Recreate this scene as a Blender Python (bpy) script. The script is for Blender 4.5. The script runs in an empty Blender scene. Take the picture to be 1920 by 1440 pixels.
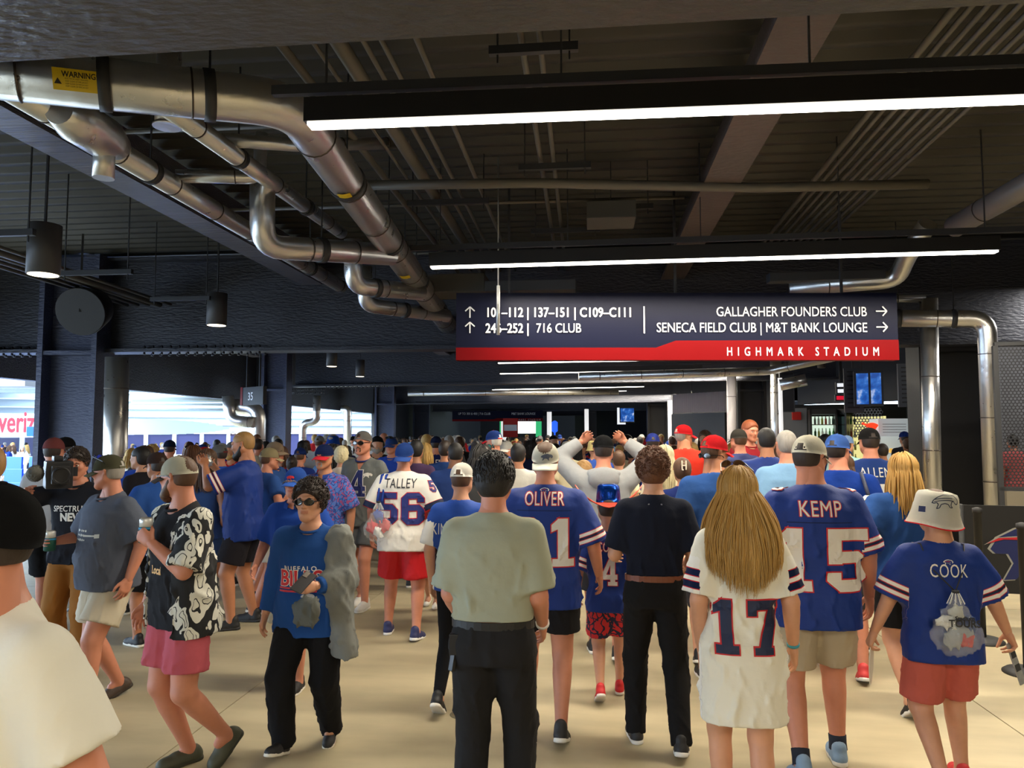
import bpy, bmesh, math, random
import numpy as np
from mathutils import Vector, Matrix
from mathutils.bvhtree import BVHTree
scene = bpy.context.scene
COL = scene.collection
# ---------------------------------------------------------------- camera, world, light, exposure
FPX, EYE = 1400.0, 1.83
YAW, PITCH = math.atan(150 / 1400), math.atan(95 / 1400)
cam_d = bpy.data.cameras.new('camera'); cam = bpy.data.objects.new('camera', cam_d); COL.objects.link(cam)
cam_d.sensor_width = 36; cam_d.lens = 36 * FPX / 1920; cam_d.clip_start = .05; cam_d.clip_end = 600
CR = Matrix.Rotation(YAW, 3, 'Z') @ Matrix.Rotation(math.pi / 2 + PITCH, 3, 'X')
CP = Vector((0, 0, EYE))
cam.matrix_world = Matrix.Translation(CP) @ CR.to_4x4()
scene.camera = cam
scene.view_settings.view_transform = 'Standard'; scene.view_settings.look = 'None'
scene.view_settings.gamma = 1; scene.view_settings.use_curve_mapping = False
scene.view_settings.exposure = 0.3
world = bpy.data.worlds.new('world'); scene.world = world; world.use_nodes = True
bg = world.node_tree.nodes['Background']
bg.inputs[0].default_value = (.62, .80, 1.0, 1); bg.inputs[1].default_value = 8.0
scene.cycles.max_bounces = 6; scene.cycles.diffuse_bounces = 3; scene.cycles.glossy_bounces = 3
scene.cycles.transmission_bounces = 4; scene.cycles.transparent_max_bounces = 12
scene.cycles.sample_clamp_indirect = 4.0; scene.cycles.caustics_reflective = False; scene.cycles.caustics_refractive = False
scene.cycles.use_denoising = True

def area(name, loc, rot, sx, sy, power, col):
    d = bpy.data.lights.new(name, 'AREA'); d.shape = 'RECTANGLE'; d.size = sx; d.size_y = sy; d.energy = power; d.color = col
    o = bpy.data.objects.new(name, d); COL.objects.link(o); o.location = loc; o.rotation_euler = rot
    return o
sd = bpy.data.lights.new('sun', 'SUN'); sd.energy = 3.0; sd.angle = .02; sd.color = (1, .96, .9)
sun = bpy.data.objects.new('sun', sd); COL.objects.link(sun); sun.rotation_euler = Vector((-.30, -.80, .62)).to_track_quat('Z', 'Y').to_euler()
WARM = (1, .90, .72)
STRIP_H = EYE + 1.9
# the long linear luminaires hung across the concourse: centre x, y along the hall, length
STRIPS = [(1.72, 5.35, 7.2), (2.55, 8.95, 7.2), (1.28, 19.6, 6.3), (1.3, 22.9, 6.3), (1.2, 30.3, 6.3), (1.2, 33.4, 6.3)]
STRIPS_BEHIND = [(1.5, -2.2, 7.2), (1.5, -5.6, 7.2)]
for (x, y, l) in STRIPS + STRIPS_BEHIND:
    area('strip_glow', (x, y, STRIP_H - .12), (0, 0, 0), l, .12, 250, WARM)

area('screen_wall_fill', (7.9, 12.6, 4.2), (0, 0, 0), 1.2, 1.2, 160, (1, .97, .92))  # unseen lamp added to brighten the wall behind the mesh screen
# ---------------------------------------------------------------- helpers
def W(px, py, Z):
    """world point seen at a photograph pixel, Z metres in front of the camera"""
    return CP + CR @ Vector(((px - 960) / FPX * Z, -(py - 720) / FPX * Z, -Z))
def G(px, Z):
    """ground point below column px at depth Z (taken on the horizon line)"""
    p = W(px, 815, Z); return Vector((p.x, p.y, 0))

_mats = {}
def mat(name, col, rough=.8, metal=0, bump=0, bscale=60, var=0, vscale=4, emit=0, alpha=1, spec=.5, sheen=0, dist=.004):
    key = (name, tuple(col), rough, metal, bump, emit, alpha)
    if key in _mats: return _mats[key]
    m = bpy.data.materials.new(name); m.use_nodes = True
    nt = m.node_tree; b = nt.nodes['Principled BSDF']
    c = (*col, 1)
    b.inputs['Base Color'].default_value = c; b.inputs['Roughness'].default_value = rough
    b.inputs['Metallic'].default_value = metal; b.inputs['Specular IOR Level'].default_value = spec
    if sheen: b.inputs['Sheen Weight'].default_value = sheen
    if emit: b.inputs['Emission Color'].default_value = c; b.inputs['Emission Strength'].default_value = emit
    if alpha < 1: b.inputs['Alpha'].default_value = alpha
    if bump or var:
        tc = nt.nodes.new('ShaderNodeTexCoord')
        if bump:
            n = nt.nodes.new('ShaderNodeTexNoise'); n.inputs['Scale'].default_value = bscale; n.inputs['Detail'].default_value = 4
            nt.links.new(tc.outputs['Object'], n.inputs['Vector'])
            bu = nt.nodes.new('ShaderNodeBump'); bu.inputs['Strength'].default_value = bump; bu.inputs['Distance'].default_value = dist
            nt.links.new(n.outputs[0], bu.inputs['Height']); nt.links.new(bu.outputs[0], b.inputs['Normal'])
        if var:
            n = nt.nodes.new('ShaderNodeTexNoise'); n.inputs['Scale'].default_value = vscale; n.inputs['Detail'].default_value = 3
            nt.links.new(tc.outputs['Object'], n.inputs['Vector'])
            mx = nt.nodes.new('ShaderNodeMix'); mx.data_type = 'RGBA'
            mx.inputs[6].default_value = tuple(max(0, v * (1 - var)) for v in col) + (1,)
            mx.inputs[7].default_value = tuple(min(1, v * (1 + var)) for v in col) + (1,)
            nt.links.new(n.outputs[0], mx.inputs[0]); nt.links.new(mx.outputs[2], b.inputs['Base Color'])
    _mats[key] = m
    return m
def sr(r, g, b):
    """display 0-255 to linear"""
    f = lambda c: (c / 255 / 12.92) if c / 255 <= .04045 else ((c / 255 + .055) / 1.055) ** 2.4
    return (f(r), f(g), f(b))

def mesh_np(name, V, Q, smooth=True, mi=None):
    """fast quad / tri mesh from numpy"""
    me = bpy.data.meshes.new(name)
    V = np.ascontiguousarray(V, dtype=np.float32); Q = np.ascontiguousarray(Q, dtype=np.int32)
    me.vertices.add(len(V)); me.vertices.foreach_set('co', V.ravel())
    k = Q.shape[1]
    me.loops.add(Q.size); me.loops.foreach_set('vertex_index', Q.ravel())
    me.polygons.add(len(Q)); me.polygons.foreach_set('loop_start', np.arange(0, Q.size, k, dtype=np.int32))
    me.update(calc_edges=True)
    if mi is not None: me.polygons.foreach_set('material_index', np.asarray(mi, dtype=np.int32))
    if smooth: me.polygons.foreach_set('use_smooth', np.ones(len(Q), dtype=bool))
    me.validate()
    return me
def link(name, me, m=None, parent=None, **props):
    o = bpy.data.objects.new(name, me); COL.objects.link(o)
    if m is not None:
        for x in (m if isinstance(m, (list, tuple)) else [m]): me.materials.append(x)
    if parent is not None: o.parent = parent
    for k, v in props.items(): o[k] = v
    return o
def root(name, label, cat, loc=(0, 0, 0), rz=0, group=None):
    o = bpy.data.objects.new(name, None); COL.objects.link(o); o.location = loc; o.rotation_euler = (0, 0, rz)
    o.empty_display_size = .1; o['label'] = label; o['category'] = cat
    if group: o['group'] = group
    return o
def tag(o, label, cat, group=None):
    o['label'] = label; o['category'] = cat
    if group: o['group'] = group
    return o

class MB:
    """collects simple solids into ONE mesh"""
    def __init__(s): s.bm = bmesh.new()
    def box(s, lo, hi, M=None):
        lo = Vector(lo); hi = Vector(hi); c = (lo + hi) / 2; d = hi - lo
        m4 = Matrix.Translation(c) @ Matrix.Diagonal((d.x, d.y, d.z, 1))
        if M is not None: m4 = M @ m4
        bmesh.ops.create_cube(s.bm, size=1, matrix=m4); return s
    def bar(s, a, b, w, h=None, up=(0, 0, 1)):
        a = Vector(a); b = Vector(b); d = b - a; L = d.length; y = d.normalized()
        x = y.cross(Vector(up))
        if x.length < 1e-4: x = y.cross(Vector((1, 0, 0)))
        x.normalize(); z = x.cross(y); h = w if h is None else h
        R = Matrix((x, y, z)).transposed().to_4x4()
        bmesh.ops.create_cube(s.bm, size=1, matrix=Matrix.Translation((a + b) / 2) @ R @ Matrix.Diagonal((w, L, h, 1))); return s
    def tube(s, pts, r, n=12, cap=True):
        pts = [Vector(p) for p in pts]; rs = r if isinstance(r, (list, tuple)) else [r] * len(pts)
        rings = []; prev = None
        for i, p in enumerate(pts):
            t = (pts[min(i + 1, len(pts) - 1)] - pts[max(i - 1, 0)]).normalized()
            if prev is None:
                a = t.cross(Vector((0, 0, 1)));
                if a.length < .01: a = t.cross(Vector((1, 0, 0)))
            else: a = prev - t * prev.dot(t)
            a.normalize(); prev = a; b = t.cross(a)
            rings.append([s.bm.verts.new(p + (a * math.cos(2 * math.pi * k / n) + b * math.sin(2 * math.pi * k / n)) * rs[i]) for k in range(n)])
        for i in range(len(rings) - 1):
            for k in range(n):
                f = s.bm.faces.new((rings[i][k], rings[i][(k + 1) % n], rings[i + 1][(k + 1) % n], rings[i + 1][k])); f.smooth = True
        if cap:
            s.bm.faces.new(rings[0][::-1]); s.bm.faces.new(rings[-1])
        return s
    def poly(s, pts, smooth=False):
        f = s.bm.faces.new([s.bm.verts.new(Vector(p)) for p in pts]); f.smooth = smooth; return s
    def prism(s, pts2, fn, t0, t1):
        """extrude a 2D outline: fn(u, v, t) -> point"""
        a = [s.bm.verts.new(fn(u, v, t0)) for u, v in pts2]; b = [s.bm.verts.new(fn(u, v, t1)) for u, v in pts2]
        n = len(a)
        for i in range(n): s.bm.faces.new((a[i], a[(i + 1) % n], b[(i + 1) % n], b[i]))
        s.bm.faces.new(a[::-1]); s.bm.faces.new(b); return s
    def lathe(s, prof, n=20, M=None):
        rings = []
        for (r, z) in prof:
            rings.append([s.bm.verts.new(Vector((r * math.cos(2 * math.pi * k / n), r * math.sin(2 * math.pi * k / n), z))) for k in range(n)])
        vs = [v for q in rings for v in q]
        for i in range(len(rings) - 1):
            for k in range(n):
                f = s.bm.faces.new((rings[i][k], rings[i][(k + 1) % n], rings[i + 1][(k + 1) % n], rings[i + 1][k])); f.smooth = True
        s.bm.faces.new(rings[0][::-1]); s.bm.faces.new(rings[-1])
        if M is not None: bmesh.ops.transform(s.bm, matrix=M, verts=vs)
        return s
    def build(s, name, m=None, parent=None, bevel=0, **props):
        if bevel: bmesh.ops.bevel(s.bm, geom=s.bm.edges[:], offset=bevel, segments=2, affect='EDGES', profile=.7)
        bmesh.ops.recalc_face_normals(s.bm, faces=s.bm.faces)
        me = bpy.data.meshes.new(name); s.bm.to_mesh(me); s.bm.free()
        return link(name, me, m, parent, **props)
def arc_pts(a, b, c, r, n=6):
    """round the corner at b of path a-b-c"""
    a, b, c = Vector(a), Vector(b), Vector(c)
    u = (a - b).normalized(); v = (c - b).normalized()
    p0, p2 = b + u * r, b + v * r
    return [(1 - t) ** 2 * p0 + 2 * t * (1 - t) * b + t * t * p2 for t in [i / n for i in range(n + 1)]]
# ================================================================ implicit surfaces -> smooth continuous meshes
def snet(F, lo, h):
    F = np.where(F == 0, 1e-6, F); S = F < 0
    c = S[:-1, :-1, :-1].astype(np.int8)
    for dx in (0, 1):
        for dy in (0, 1):
            for dz in (0, 1):
                if dx or dy or dz:
                    c = c + S[dx:F.shape[0] - 1 + dx, dy:F.shape[1] - 1 + dy, dz:F.shape[2] - 1 + dz]
    act = (c > 0) & (c < 8); ci = np.argwhere(act)
    idx = np.full(act.shape, -1, np.int64); idx[act] = np.arange(len(ci))
    offs = np.array([(i, j, k) for i in (0, 1) for j in (0, 1) for k in (0, 1)])
    vals = [F[ci[:, 0] + o[0], ci[:, 1] + o[1], ci[:, 2] + o[2]] for o in offs]
    acc = np.zeros((len(ci), 3)); n = np.zeros(len(ci))
    for a in range(8):
        for b in range(a + 1, 8):
            if np.abs(offs[a] - offs[b]).sum() != 1: continue
            va, vb = vals[a], vals[b]; m = (va < 0) != (vb < 0)
            t = np.where(m, va / np.where(m, va - vb, 1), 0)
            acc += np.where(m[:, None], offs[a] + t[:, None] * (offs[b] - offs[a]), 0); n += m
    V = (ci + acc / n[:, None]) * h + lo
    qs = []
    for ax in range(3):
        b, d = [(1, 2), (2, 0), (0, 1)][ax]
        sl0 = [slice(1, -1)] * 3; sl1 = [slice(1, -1)] * 3; sl0[ax] = slice(0, -1); sl1[ax] = slice(1, None)
        A = S[tuple(sl0)]; B = S[tuple(sl1)]
        e = np.argwhere(A != B)
        if not len(e): continue
        fl = A[e[:, 0], e[:, 1], e[:, 2]]
        o = np.array([1, 1, 1]); o[ax] = 0; e = e + o
        def cell(db, dd):
            q = e.copy(); q[:, b] -= db; q[:, d] -= dd; return idx[q[:, 0], q[:, 1], q[:, 2]]
        q = np.stack([cell(1, 1), cell(0, 1), cell(0, 0), cell(1, 0)], 1)
        q[~fl] = q[~fl][:, ::-1]; qs.append(q)
    Q = np.concatenate(qs); Q = Q[(Q >= 0).all(1)]
    return V, Q
def normals(V, Q):
    n = np.cross(V[Q[:, 2]] - V[Q[:, 0]], V[Q[:, 3]] - V[Q[:, 1]]); N = np.zeros_like(V)
    for k in range(4): np.add.at(N, Q[:, k], n)
    return N / np.maximum(np.linalg.norm(N, axis=1, keepdims=True), 1e-9)
class Field:
    def __init__(s, lo, hi, h):
        s.lo = np.array(lo, float); s.h = h; n = np.ceil((np.array(hi) - s.lo) / h).astype(int) + 1
        s.F = np.full(n, .2, np.float32)
        s.ax = [(s.lo[i] + np.arange(n[i]) * h).astype(np.float32) for i in range(3)]
    def _blk(s, lo, hi, pad):
        sl = []
        for i in range(3):
            a = int(max(0, math.floor((lo[i] - pad - s.lo[i]) / s.h))); b = int(min(len(s.ax[i]), math.ceil((hi[i] + pad - s.lo[i]) / s.h) + 1))
            if b <= a: return None
            sl.append(slice(a, b))
        X, Y, Z = np.meshgrid(s.ax[0][sl[0]], s.ax[1][sl[1]], s.ax[2][sl[2]], indexing='ij', sparse=True)
        return tuple(sl), X, Y, Z
    def put(s, fn, lo, hi, k=.0, pad=.04, sub=False):
        r = s._blk(lo, hi, pad + k)
        if r is None: return
        sl, X, Y, Z = r; d = fn(X, Y, Z).astype(np.float32); f = s.F[sl]
        if sub: d = -d; s.F[sl] = (np.maximum(f, d) + (np.maximum(k - np.abs(f - d), 0) ** 2 / (4 * k) if k else 0)); return
        s.F[sl] = np.minimum(f, d) - (np.maximum(k - np.abs(f - d), 0) ** 2 / (4 * k) if k else 0)
    def cone(s, a, b, rs, k=.0, ts=None, ell=None, sub=False, cut=None):
        a = np.array(a, float); b = np.array(b, float); d = b - a; L2 = max(float(d @ d), 1e-9); rs = list(rs)
        if ts is None: ts = np.linspace(0, 1, len(rs))
        def fn(X, Y, Z):
            x, y, z = X - a[0], Y - a[1], Z - a[2]
            t0 = (x * d[0] + y * d[1] + z * d[2]) / L2; t = np.clip(t0, 0, 1)
            vx, vy, vz = x - t * d[0], y - t * d[1], z - t * d[2]
            if ell is not None:
                e, sc = ell; q = (vx * e[0] + vy * e[1] + vz * e[2]) * (1 / sc - 1); vx, vy, vz = vx + e[0] * q, vy + e[1] * q, vz + e[2] * q
            r = np.sqrt(vx * vx + vy * vy + vz * vz) - np.interp(t, ts, rs)
            if cut is not None: r = np.maximum(r, (t0 - cut) * math.sqrt(L2))
            return r
        R = max(rs) * (max(1, ell[1]) if ell is not None else 1)
        s.put(fn, np.minimum(a, b) - R, np.maximum(a, b) + R, k, sub=sub)
    def ell(s, c, r, k=.0, R=None, sub=False):
        c = np.array(c, float); r = np.array(r, float)
        def fn(X, Y, Z):
            x, y, z = X - c[0], Y - c[1], Z - c[2]
            if R is not None: x, y, z = (R[0][0] * x + R[1][0] * y + R[2][0] * z), (R[0][1] * x + R[1][1] * y + R[2][1] * z), (R[0][2] * x + R[1][2] * y + R[2][2] * z)
            k0 = np.sqrt((x / r[0]) ** 2 + (y / r[1]) ** 2 + (z / r[2]) ** 2); k1 = np.sqrt((x / r[0] ** 2) ** 2 + (y / r[1] ** 2) ** 2 + (z / r[2] ** 2) ** 2)
            return k0 * (k0 - 1) / np.maximum(k1, 1e-6)
        m = max(r); s.put(fn, c - m, c + m, k, sub=sub)
    def torso(s, O, M, zs, w, f, b, z0, z1, k=.0, n=2.5):
        """stack of super-elliptic sections along a tilted spine; M columns: right, forward, up"""
        O = np.array(O, float); M = np.array(M, float); zs = np.array(zs)
        def fn(X, Y, Z):
            x, y, z = X - O[0], Y - O[1], Z - O[2]
            u = M[0][0] * x + M[1][0] * y + M[2][0] * z; v = M[0][1] * x + M[1][1] * y + M[2][1] * z; t = M[0][2] * x + M[1][2] * y + M[2][2] * z
            ww = np.interp(t, zs, w); dd = np.where(v > 0, np.interp(t, zs, f), np.interp(t, zs, b))
            m = (np.abs(u / ww) ** n + np.abs(v / dd) ** n) ** (1 / n)
            return np.maximum((m - 1) * np.minimum(ww, dd), np.maximum(t - z1, z0 - t))
        R = max(max(w), max(f), max(b)) + .02; top = O + M[:, 2] * z1; bot = O + M[:, 2] * z0
        s.put(fn, np.minimum(top, bot) - R, np.maximum(top, bot) + R, k)
    def halfspace(s, p, nrm):
        """keep only the side where (x-p).n < 0"""
        X, Y, Z = np.meshgrid(*s.ax, indexing='ij', sparse=True)
        s.F = np.maximum(s.F, (X - p[0]) * nrm[0] + (Y - p[1]) * nrm[1] + (Z - p[2]) * nrm[2])
    def mesh(s): 
        s.F[0] = s.F[-1] = .1; s.F[:, 0] = s.F[:, -1] = .1; s.F[:, :, 0] = s.F[:, :, -1] = .1
        return snet(s.F, s.lo, s.h)

def folds(V, N, amp, seed=0, scale=1.0, vert=True):
    """cloth folds: warped travelling ridges"""
    r = np.random.RandomState(seed); D = np.zeros(len(V))
    for i in range(5):
        a = r.uniform(0, 2 * math.pi); fq = r.uniform(22, 55) * scale
        k = np.array([math.cos(a) * fq, math.sin(a) * fq, r.uniform(-.6, .6) * fq * (.6 if vert else 1.3)])
        k2 = r.uniform(-14, 14, 3); ph = r.uniform(0, 6.3, 2)
        q = np.sin(V @ k + ph[0] + 1.8 * np.sin(V @ k2 + ph[1]))
        D += (1 - np.abs(q)) ** 2 * 1.3 - .55
    return V + N * (np.maximum(D, -1.0) * amp / 1.25)[:, None]

# ---------------------------------------------------------------- hands
_hand = {}
def hand_geo(kind, h):
    key = (kind, h)
    if key in _hand: return _hand[key]
    curl = {'relax': (16, 26, 18), 'grip': (55, 70, 40), 'hold': (38, 48, 30), 'pinch': (48, 40, 20), 'flat': (5, 8, 6)}[kind]
    F = Field((-.12, -.10, -.20), (.06, .10, .05), h)
    F.cone((0, 0, .04), (0, 0, -.02), (.024, .025), ell=((1, 0, 0), .8))
    F.cone((0, .012, -.015), (0, .030, -.085), (.020, .0155), .02, ell=((1, 0, 0), .8))
    F.cone((0, -.004, -.015), (0, .008, -.09), (.020, .0155), .02, ell=((1, 0, 0), .8))
    F.cone((0, -.014, -.015), (0, -.014, -.088), (.019, .015), .02, ell=((1, 0, 0), .8))
    F.cone((0, -.018, -.02), (0, -.033, -.078), (.017, .013), .02, ell=((1, 0, 0), .8))
    for y, z, L, sp in ((.031, -.086, .078, .12), (.010, -.092, .086, .03), (-.012, -.09, .08, -.05), (-.033, -.08, .062, -.16)):
        p = np.array((0., y, z)); a = 0
        for j, fr in enumerate((.45, .31, .24)):
            a += math.radians(curl[j] * (1 + .12 * (y < 0)))
            q = p + np.array((-math.sin(a), sp * .5 * math.cos(a), -math.cos(a))) * L * fr
            F.cone(p, q, ((.0098, .0088), (.0088, .0080), (.0080, .0068))[j], .002); p = q
    tx = {'relax': -.35, 'grip': -1.2, 'hold': -.9, 'pinch': -1.3, 'flat': -.1}[kind]
    p = np.array((-.006, .02, -.02)); q = p + np.array((tx * .022, .030, -.032)); F.cone(p, q, (.017, .0125), .015)
    d = np.array((tx * .55, .35 if kind in ('relax', 'flat') else .05, -.8)); d /= np.linalg.norm(d); p, q = q, q + d * .032; F.cone(p, q, (.0122, .0105), .002)
    d = np.array((tx * .9, -.1, -.8)); d /= np.linalg.norm(d); F.cone(q, q + d * .026, (.0108, .0085), .002)
    _hand[key] = F.mesh(); return _hand[key]
# ---------------------------------------------------------------- heads
_head = {}
def head_geo(sex, h):
    """facing +Y, origin between crown and chin. returns V, Q, material index (0 skin 1 lips 2 eye white 3 iris 4 brow)"""
    key = (sex, h)
    if key in _head: return _head[key]
    fem = sex == 'f'
    F = Field((-.11, -.14, -.20), (.11, .15, .15), h)
    F.ell((0, -.016, .030), (.076, .099, .090)); jw = .056 if fem else .062
    F.ell((0, .022, -.030), (jw + .006, .070, .082), .03)
    for sx in (-1, 1):
        F.cone((sx * jw, -.012, -.045), (sx * .018, .070, -.096), (.018, .018), .03)
        F.ell((sx * .040, .062, -.018), (.022, .022, .02), .02)
        F.cone((sx * .012, .088, .026), (sx * .046, .072, .024), (.009 if fem else .012, .008), .015)
    F.cone((0, .068, -.098), (0, .066, -.104), (.018, .018), .02)
    for sx in (-1, 1): F.ell((sx * .031, .098, .004), (.0165, .016, .0105), .012, sub=True)
    F.cone((0, .084, .018), (0, .107, -.024), (.0075, .0105), .010)
    F.cone((-.010, .096, -.029), (.010, .096, -.029), (.0085, .0085), .006)
    F.ell((0, .078, -.056), (.028, .020, .018), .012)
    F.cone((-.019, .086, -.0535), (.019, .086, -.0535), (.0045, .0045), .004); F.cone((0, .090, -.0535), (0, .0901, -.0535), (.006, .006), .006)
    F.cone((-.016, .086, -.0625), (.016, .086, -.0625), (.0055, .0055), .004); F.cone((0, .0895, -.063), (0, .0896, -.063), (.0065, .0065), .006)
    if h < .008: F.cone((-.022, .0965, -.058), (.022, .0965, -.058), (.003, .003), .002, sub=True)
    for sx in (-1, 1):
        F.cone((sx * .073, -.012, -.022), (sx * .083, -.024, .018), (.009, .013), .006, ell=((0.95, 0, .3), .55))
        F.ell((sx * .082, -.012, .006), (.006, .008, .013), .004, sub=True)
    F.cone((0, -.030, -.05), (0, -.042, -.17), (.054 if not fem else .046, .056 if not fem else .048), .03)
    V, Q = F.mesh(); ce = V[Q].mean(1)
    mi = ((np.abs(ce[:, 0]) < .024) & (ce[:, 1] > .082) & (ce[:, 2] < -.0495) & (ce[:, 2] > -.0690)).astype(int)
    parts = [(V, Q, mi)]
    def sph(c, r, m, n=10, cut=None):
        th = np.linspace(0, math.pi, n + 1); ph = np.linspace(0, 2 * math.pi, n * 2, endpoint=False)
        v = np.array([(r[0] * math.sin(t) * math.cos(p), r[1] * math.cos(t), r[2] * math.sin(t) * math.sin(p)) for t in th for p in ph]) + c
        m2 = n * 2; q = np.array([(i * m2 + j, (i + 1) * m2 + j, (i + 1) * m2 + (j + 1) % m2, i * m2 + (j + 1) % m2) for i in range(n) for j in range(m2)])
        parts.append((v, q, np.full(len(q), m)))
    if h < .012:
        n = 8 if h < .008 else 5
        for sx in (-1, 1):
            sph((sx * .031, .0765, .003), (.0125, .0125, .0105), 2, n)
            sph((sx * .031, .0858, .003), (.0066, .0038, .0066), 3, n)
            # lids and brow
            F2 = Field((-.07, .04, -.03), (.07, .13, .06), min(h, .005))
            F2.cone((sx * .014, .0925, .0235), (sx * .030, .0915, .0275), (.0036, .0044)); F2.cone((sx * .030, .0915, .0275), (sx * .050, .0785, .0225), (.0044, .0024))
            v, q = F2.mesh(); parts.append((v, q, np.full(len(q), 4)))
            F2 = Field((-.07, .04, -.03), (.07, .13, .06), min(h, .005))
            F2.cone((sx * .019, .0858, .0085), (sx * .032, .0892, .0108), (.0034, .0038)); F2.cone((sx * .032, .0892, .0108), (sx * .045, .0795, .0065), (.0038, .0030))
            F2.cone((sx * .019, .0845, -.003), (sx * .032, .0865, -.0075), (.0022, .0026)); F2.cone((sx * .032, .0865, -.0075), (sx * .045, .0780, -.002), (.0026, .0022))
            v, q = F2.mesh(); parts.append((v, q, np.full(len(q), 0)))
    Vs, Qs, Ms, o = [], [], [], 0
    for v, q, m in parts: Vs.append(v); Qs.append(q + o); Ms.append(m); o += len(v)
    _head[key] = (np.concatenate(Vs), np.concatenate(Qs), np.concatenate(Ms)); return _head[key]

def tubes(P, r, sides=3):
    """P (N,S,3) paths -> tapered little tubes"""
    N, S, _ = P.shape; T = np.gradient(P, axis=1); T /= np.maximum(np.linalg.norm(T, axis=2, keepdims=True), 1e-9)
    ref = np.zeros_like(T); ref[..., 0] = .3; ref[..., 1] = 1; ref[..., 2] = .1
    A = np.cross(T, ref); A /= np.maximum(np.linalg.norm(A, axis=2, keepdims=True), 1e-9); B = np.cross(T, A)
    r = np.asarray(r); r = r[None, :, None] if r.ndim == 1 else r[:, :, None]
    V = np.stack([P + r * (A * math.cos(2 * math.pi * k / sides) + B * math.sin(2 * math.pi * k / sides)) for k in range(sides)], 2)
    base = (np.arange(N)[:, None, None] * S + np.arange(S - 1)[None, :, None]) * sides; k = np.arange(sides)[None, None, :]; k2 = (k + 1) % sides
    Q = np.stack([base + k, base + k2, base + sides + k2, base + sides + k], -1).reshape(-1, 4)
    return V.reshape(-1, 3), Q
def hair_base(th, c=.023, low=-.075, h=.006, curl=0, seed=1, front=None, temples=.0):
    F = Field((-.13, -.16, -.14), (.13, .14, .17), h)
    F.ell((0, -.018, .032), (.077 + th * .8, .100 + th, .091 + th)); F.ell((0, -.045, -.015), (.060 + th * .9, .056 + th, .066 + th * .5), .03)
    X, Y, Z = np.meshgrid(*F.ax, indexing='ij', sparse=True)
    F.F = np.maximum(F.F, Y * .8 - Z * .6 - c - .02 * np.maximum(0, np.abs(X) / .07 - .5) * temples)
    F.F = np.maximum(F.F, low - Z + .25 * np.maximum(np.abs(X) - .04, 0))
    F.F = np.maximum(F.F, np.where((np.abs(X) > .066) & (Z < .022) & (Y > -.034) , .01, -1))
    if curl:
        r = np.random.RandomState(seed)
        n = np.zeros(F.F.shape)
        for i in range(7):
            k = r.normal(0, 1, 3); k *= 210 / np.linalg.norm(k); n = n + np.sin(X * k[0] + Y * k[1] + Z * k[2] + r.uniform(0, 6))
        F.F = F.F + n * curl / 4
    return F.mesh()
def scalp_pts(n, seed, c=.023, low=-.07, th=0.0):
    r = np.random.RandomState(seed); out = []
    while len(out) < n:
        d = r.normal(0, 1, 3); d /= np.linalg.norm(d)
        p = np.array((0, -.018, .032)) + d * np.array((.077 + th, .100 + th, .091 + th))
        if p[1] * .8 - p[2] * .6 < c and p[2] > low: out.append((p, d))
    return out
_hair = {}
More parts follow.
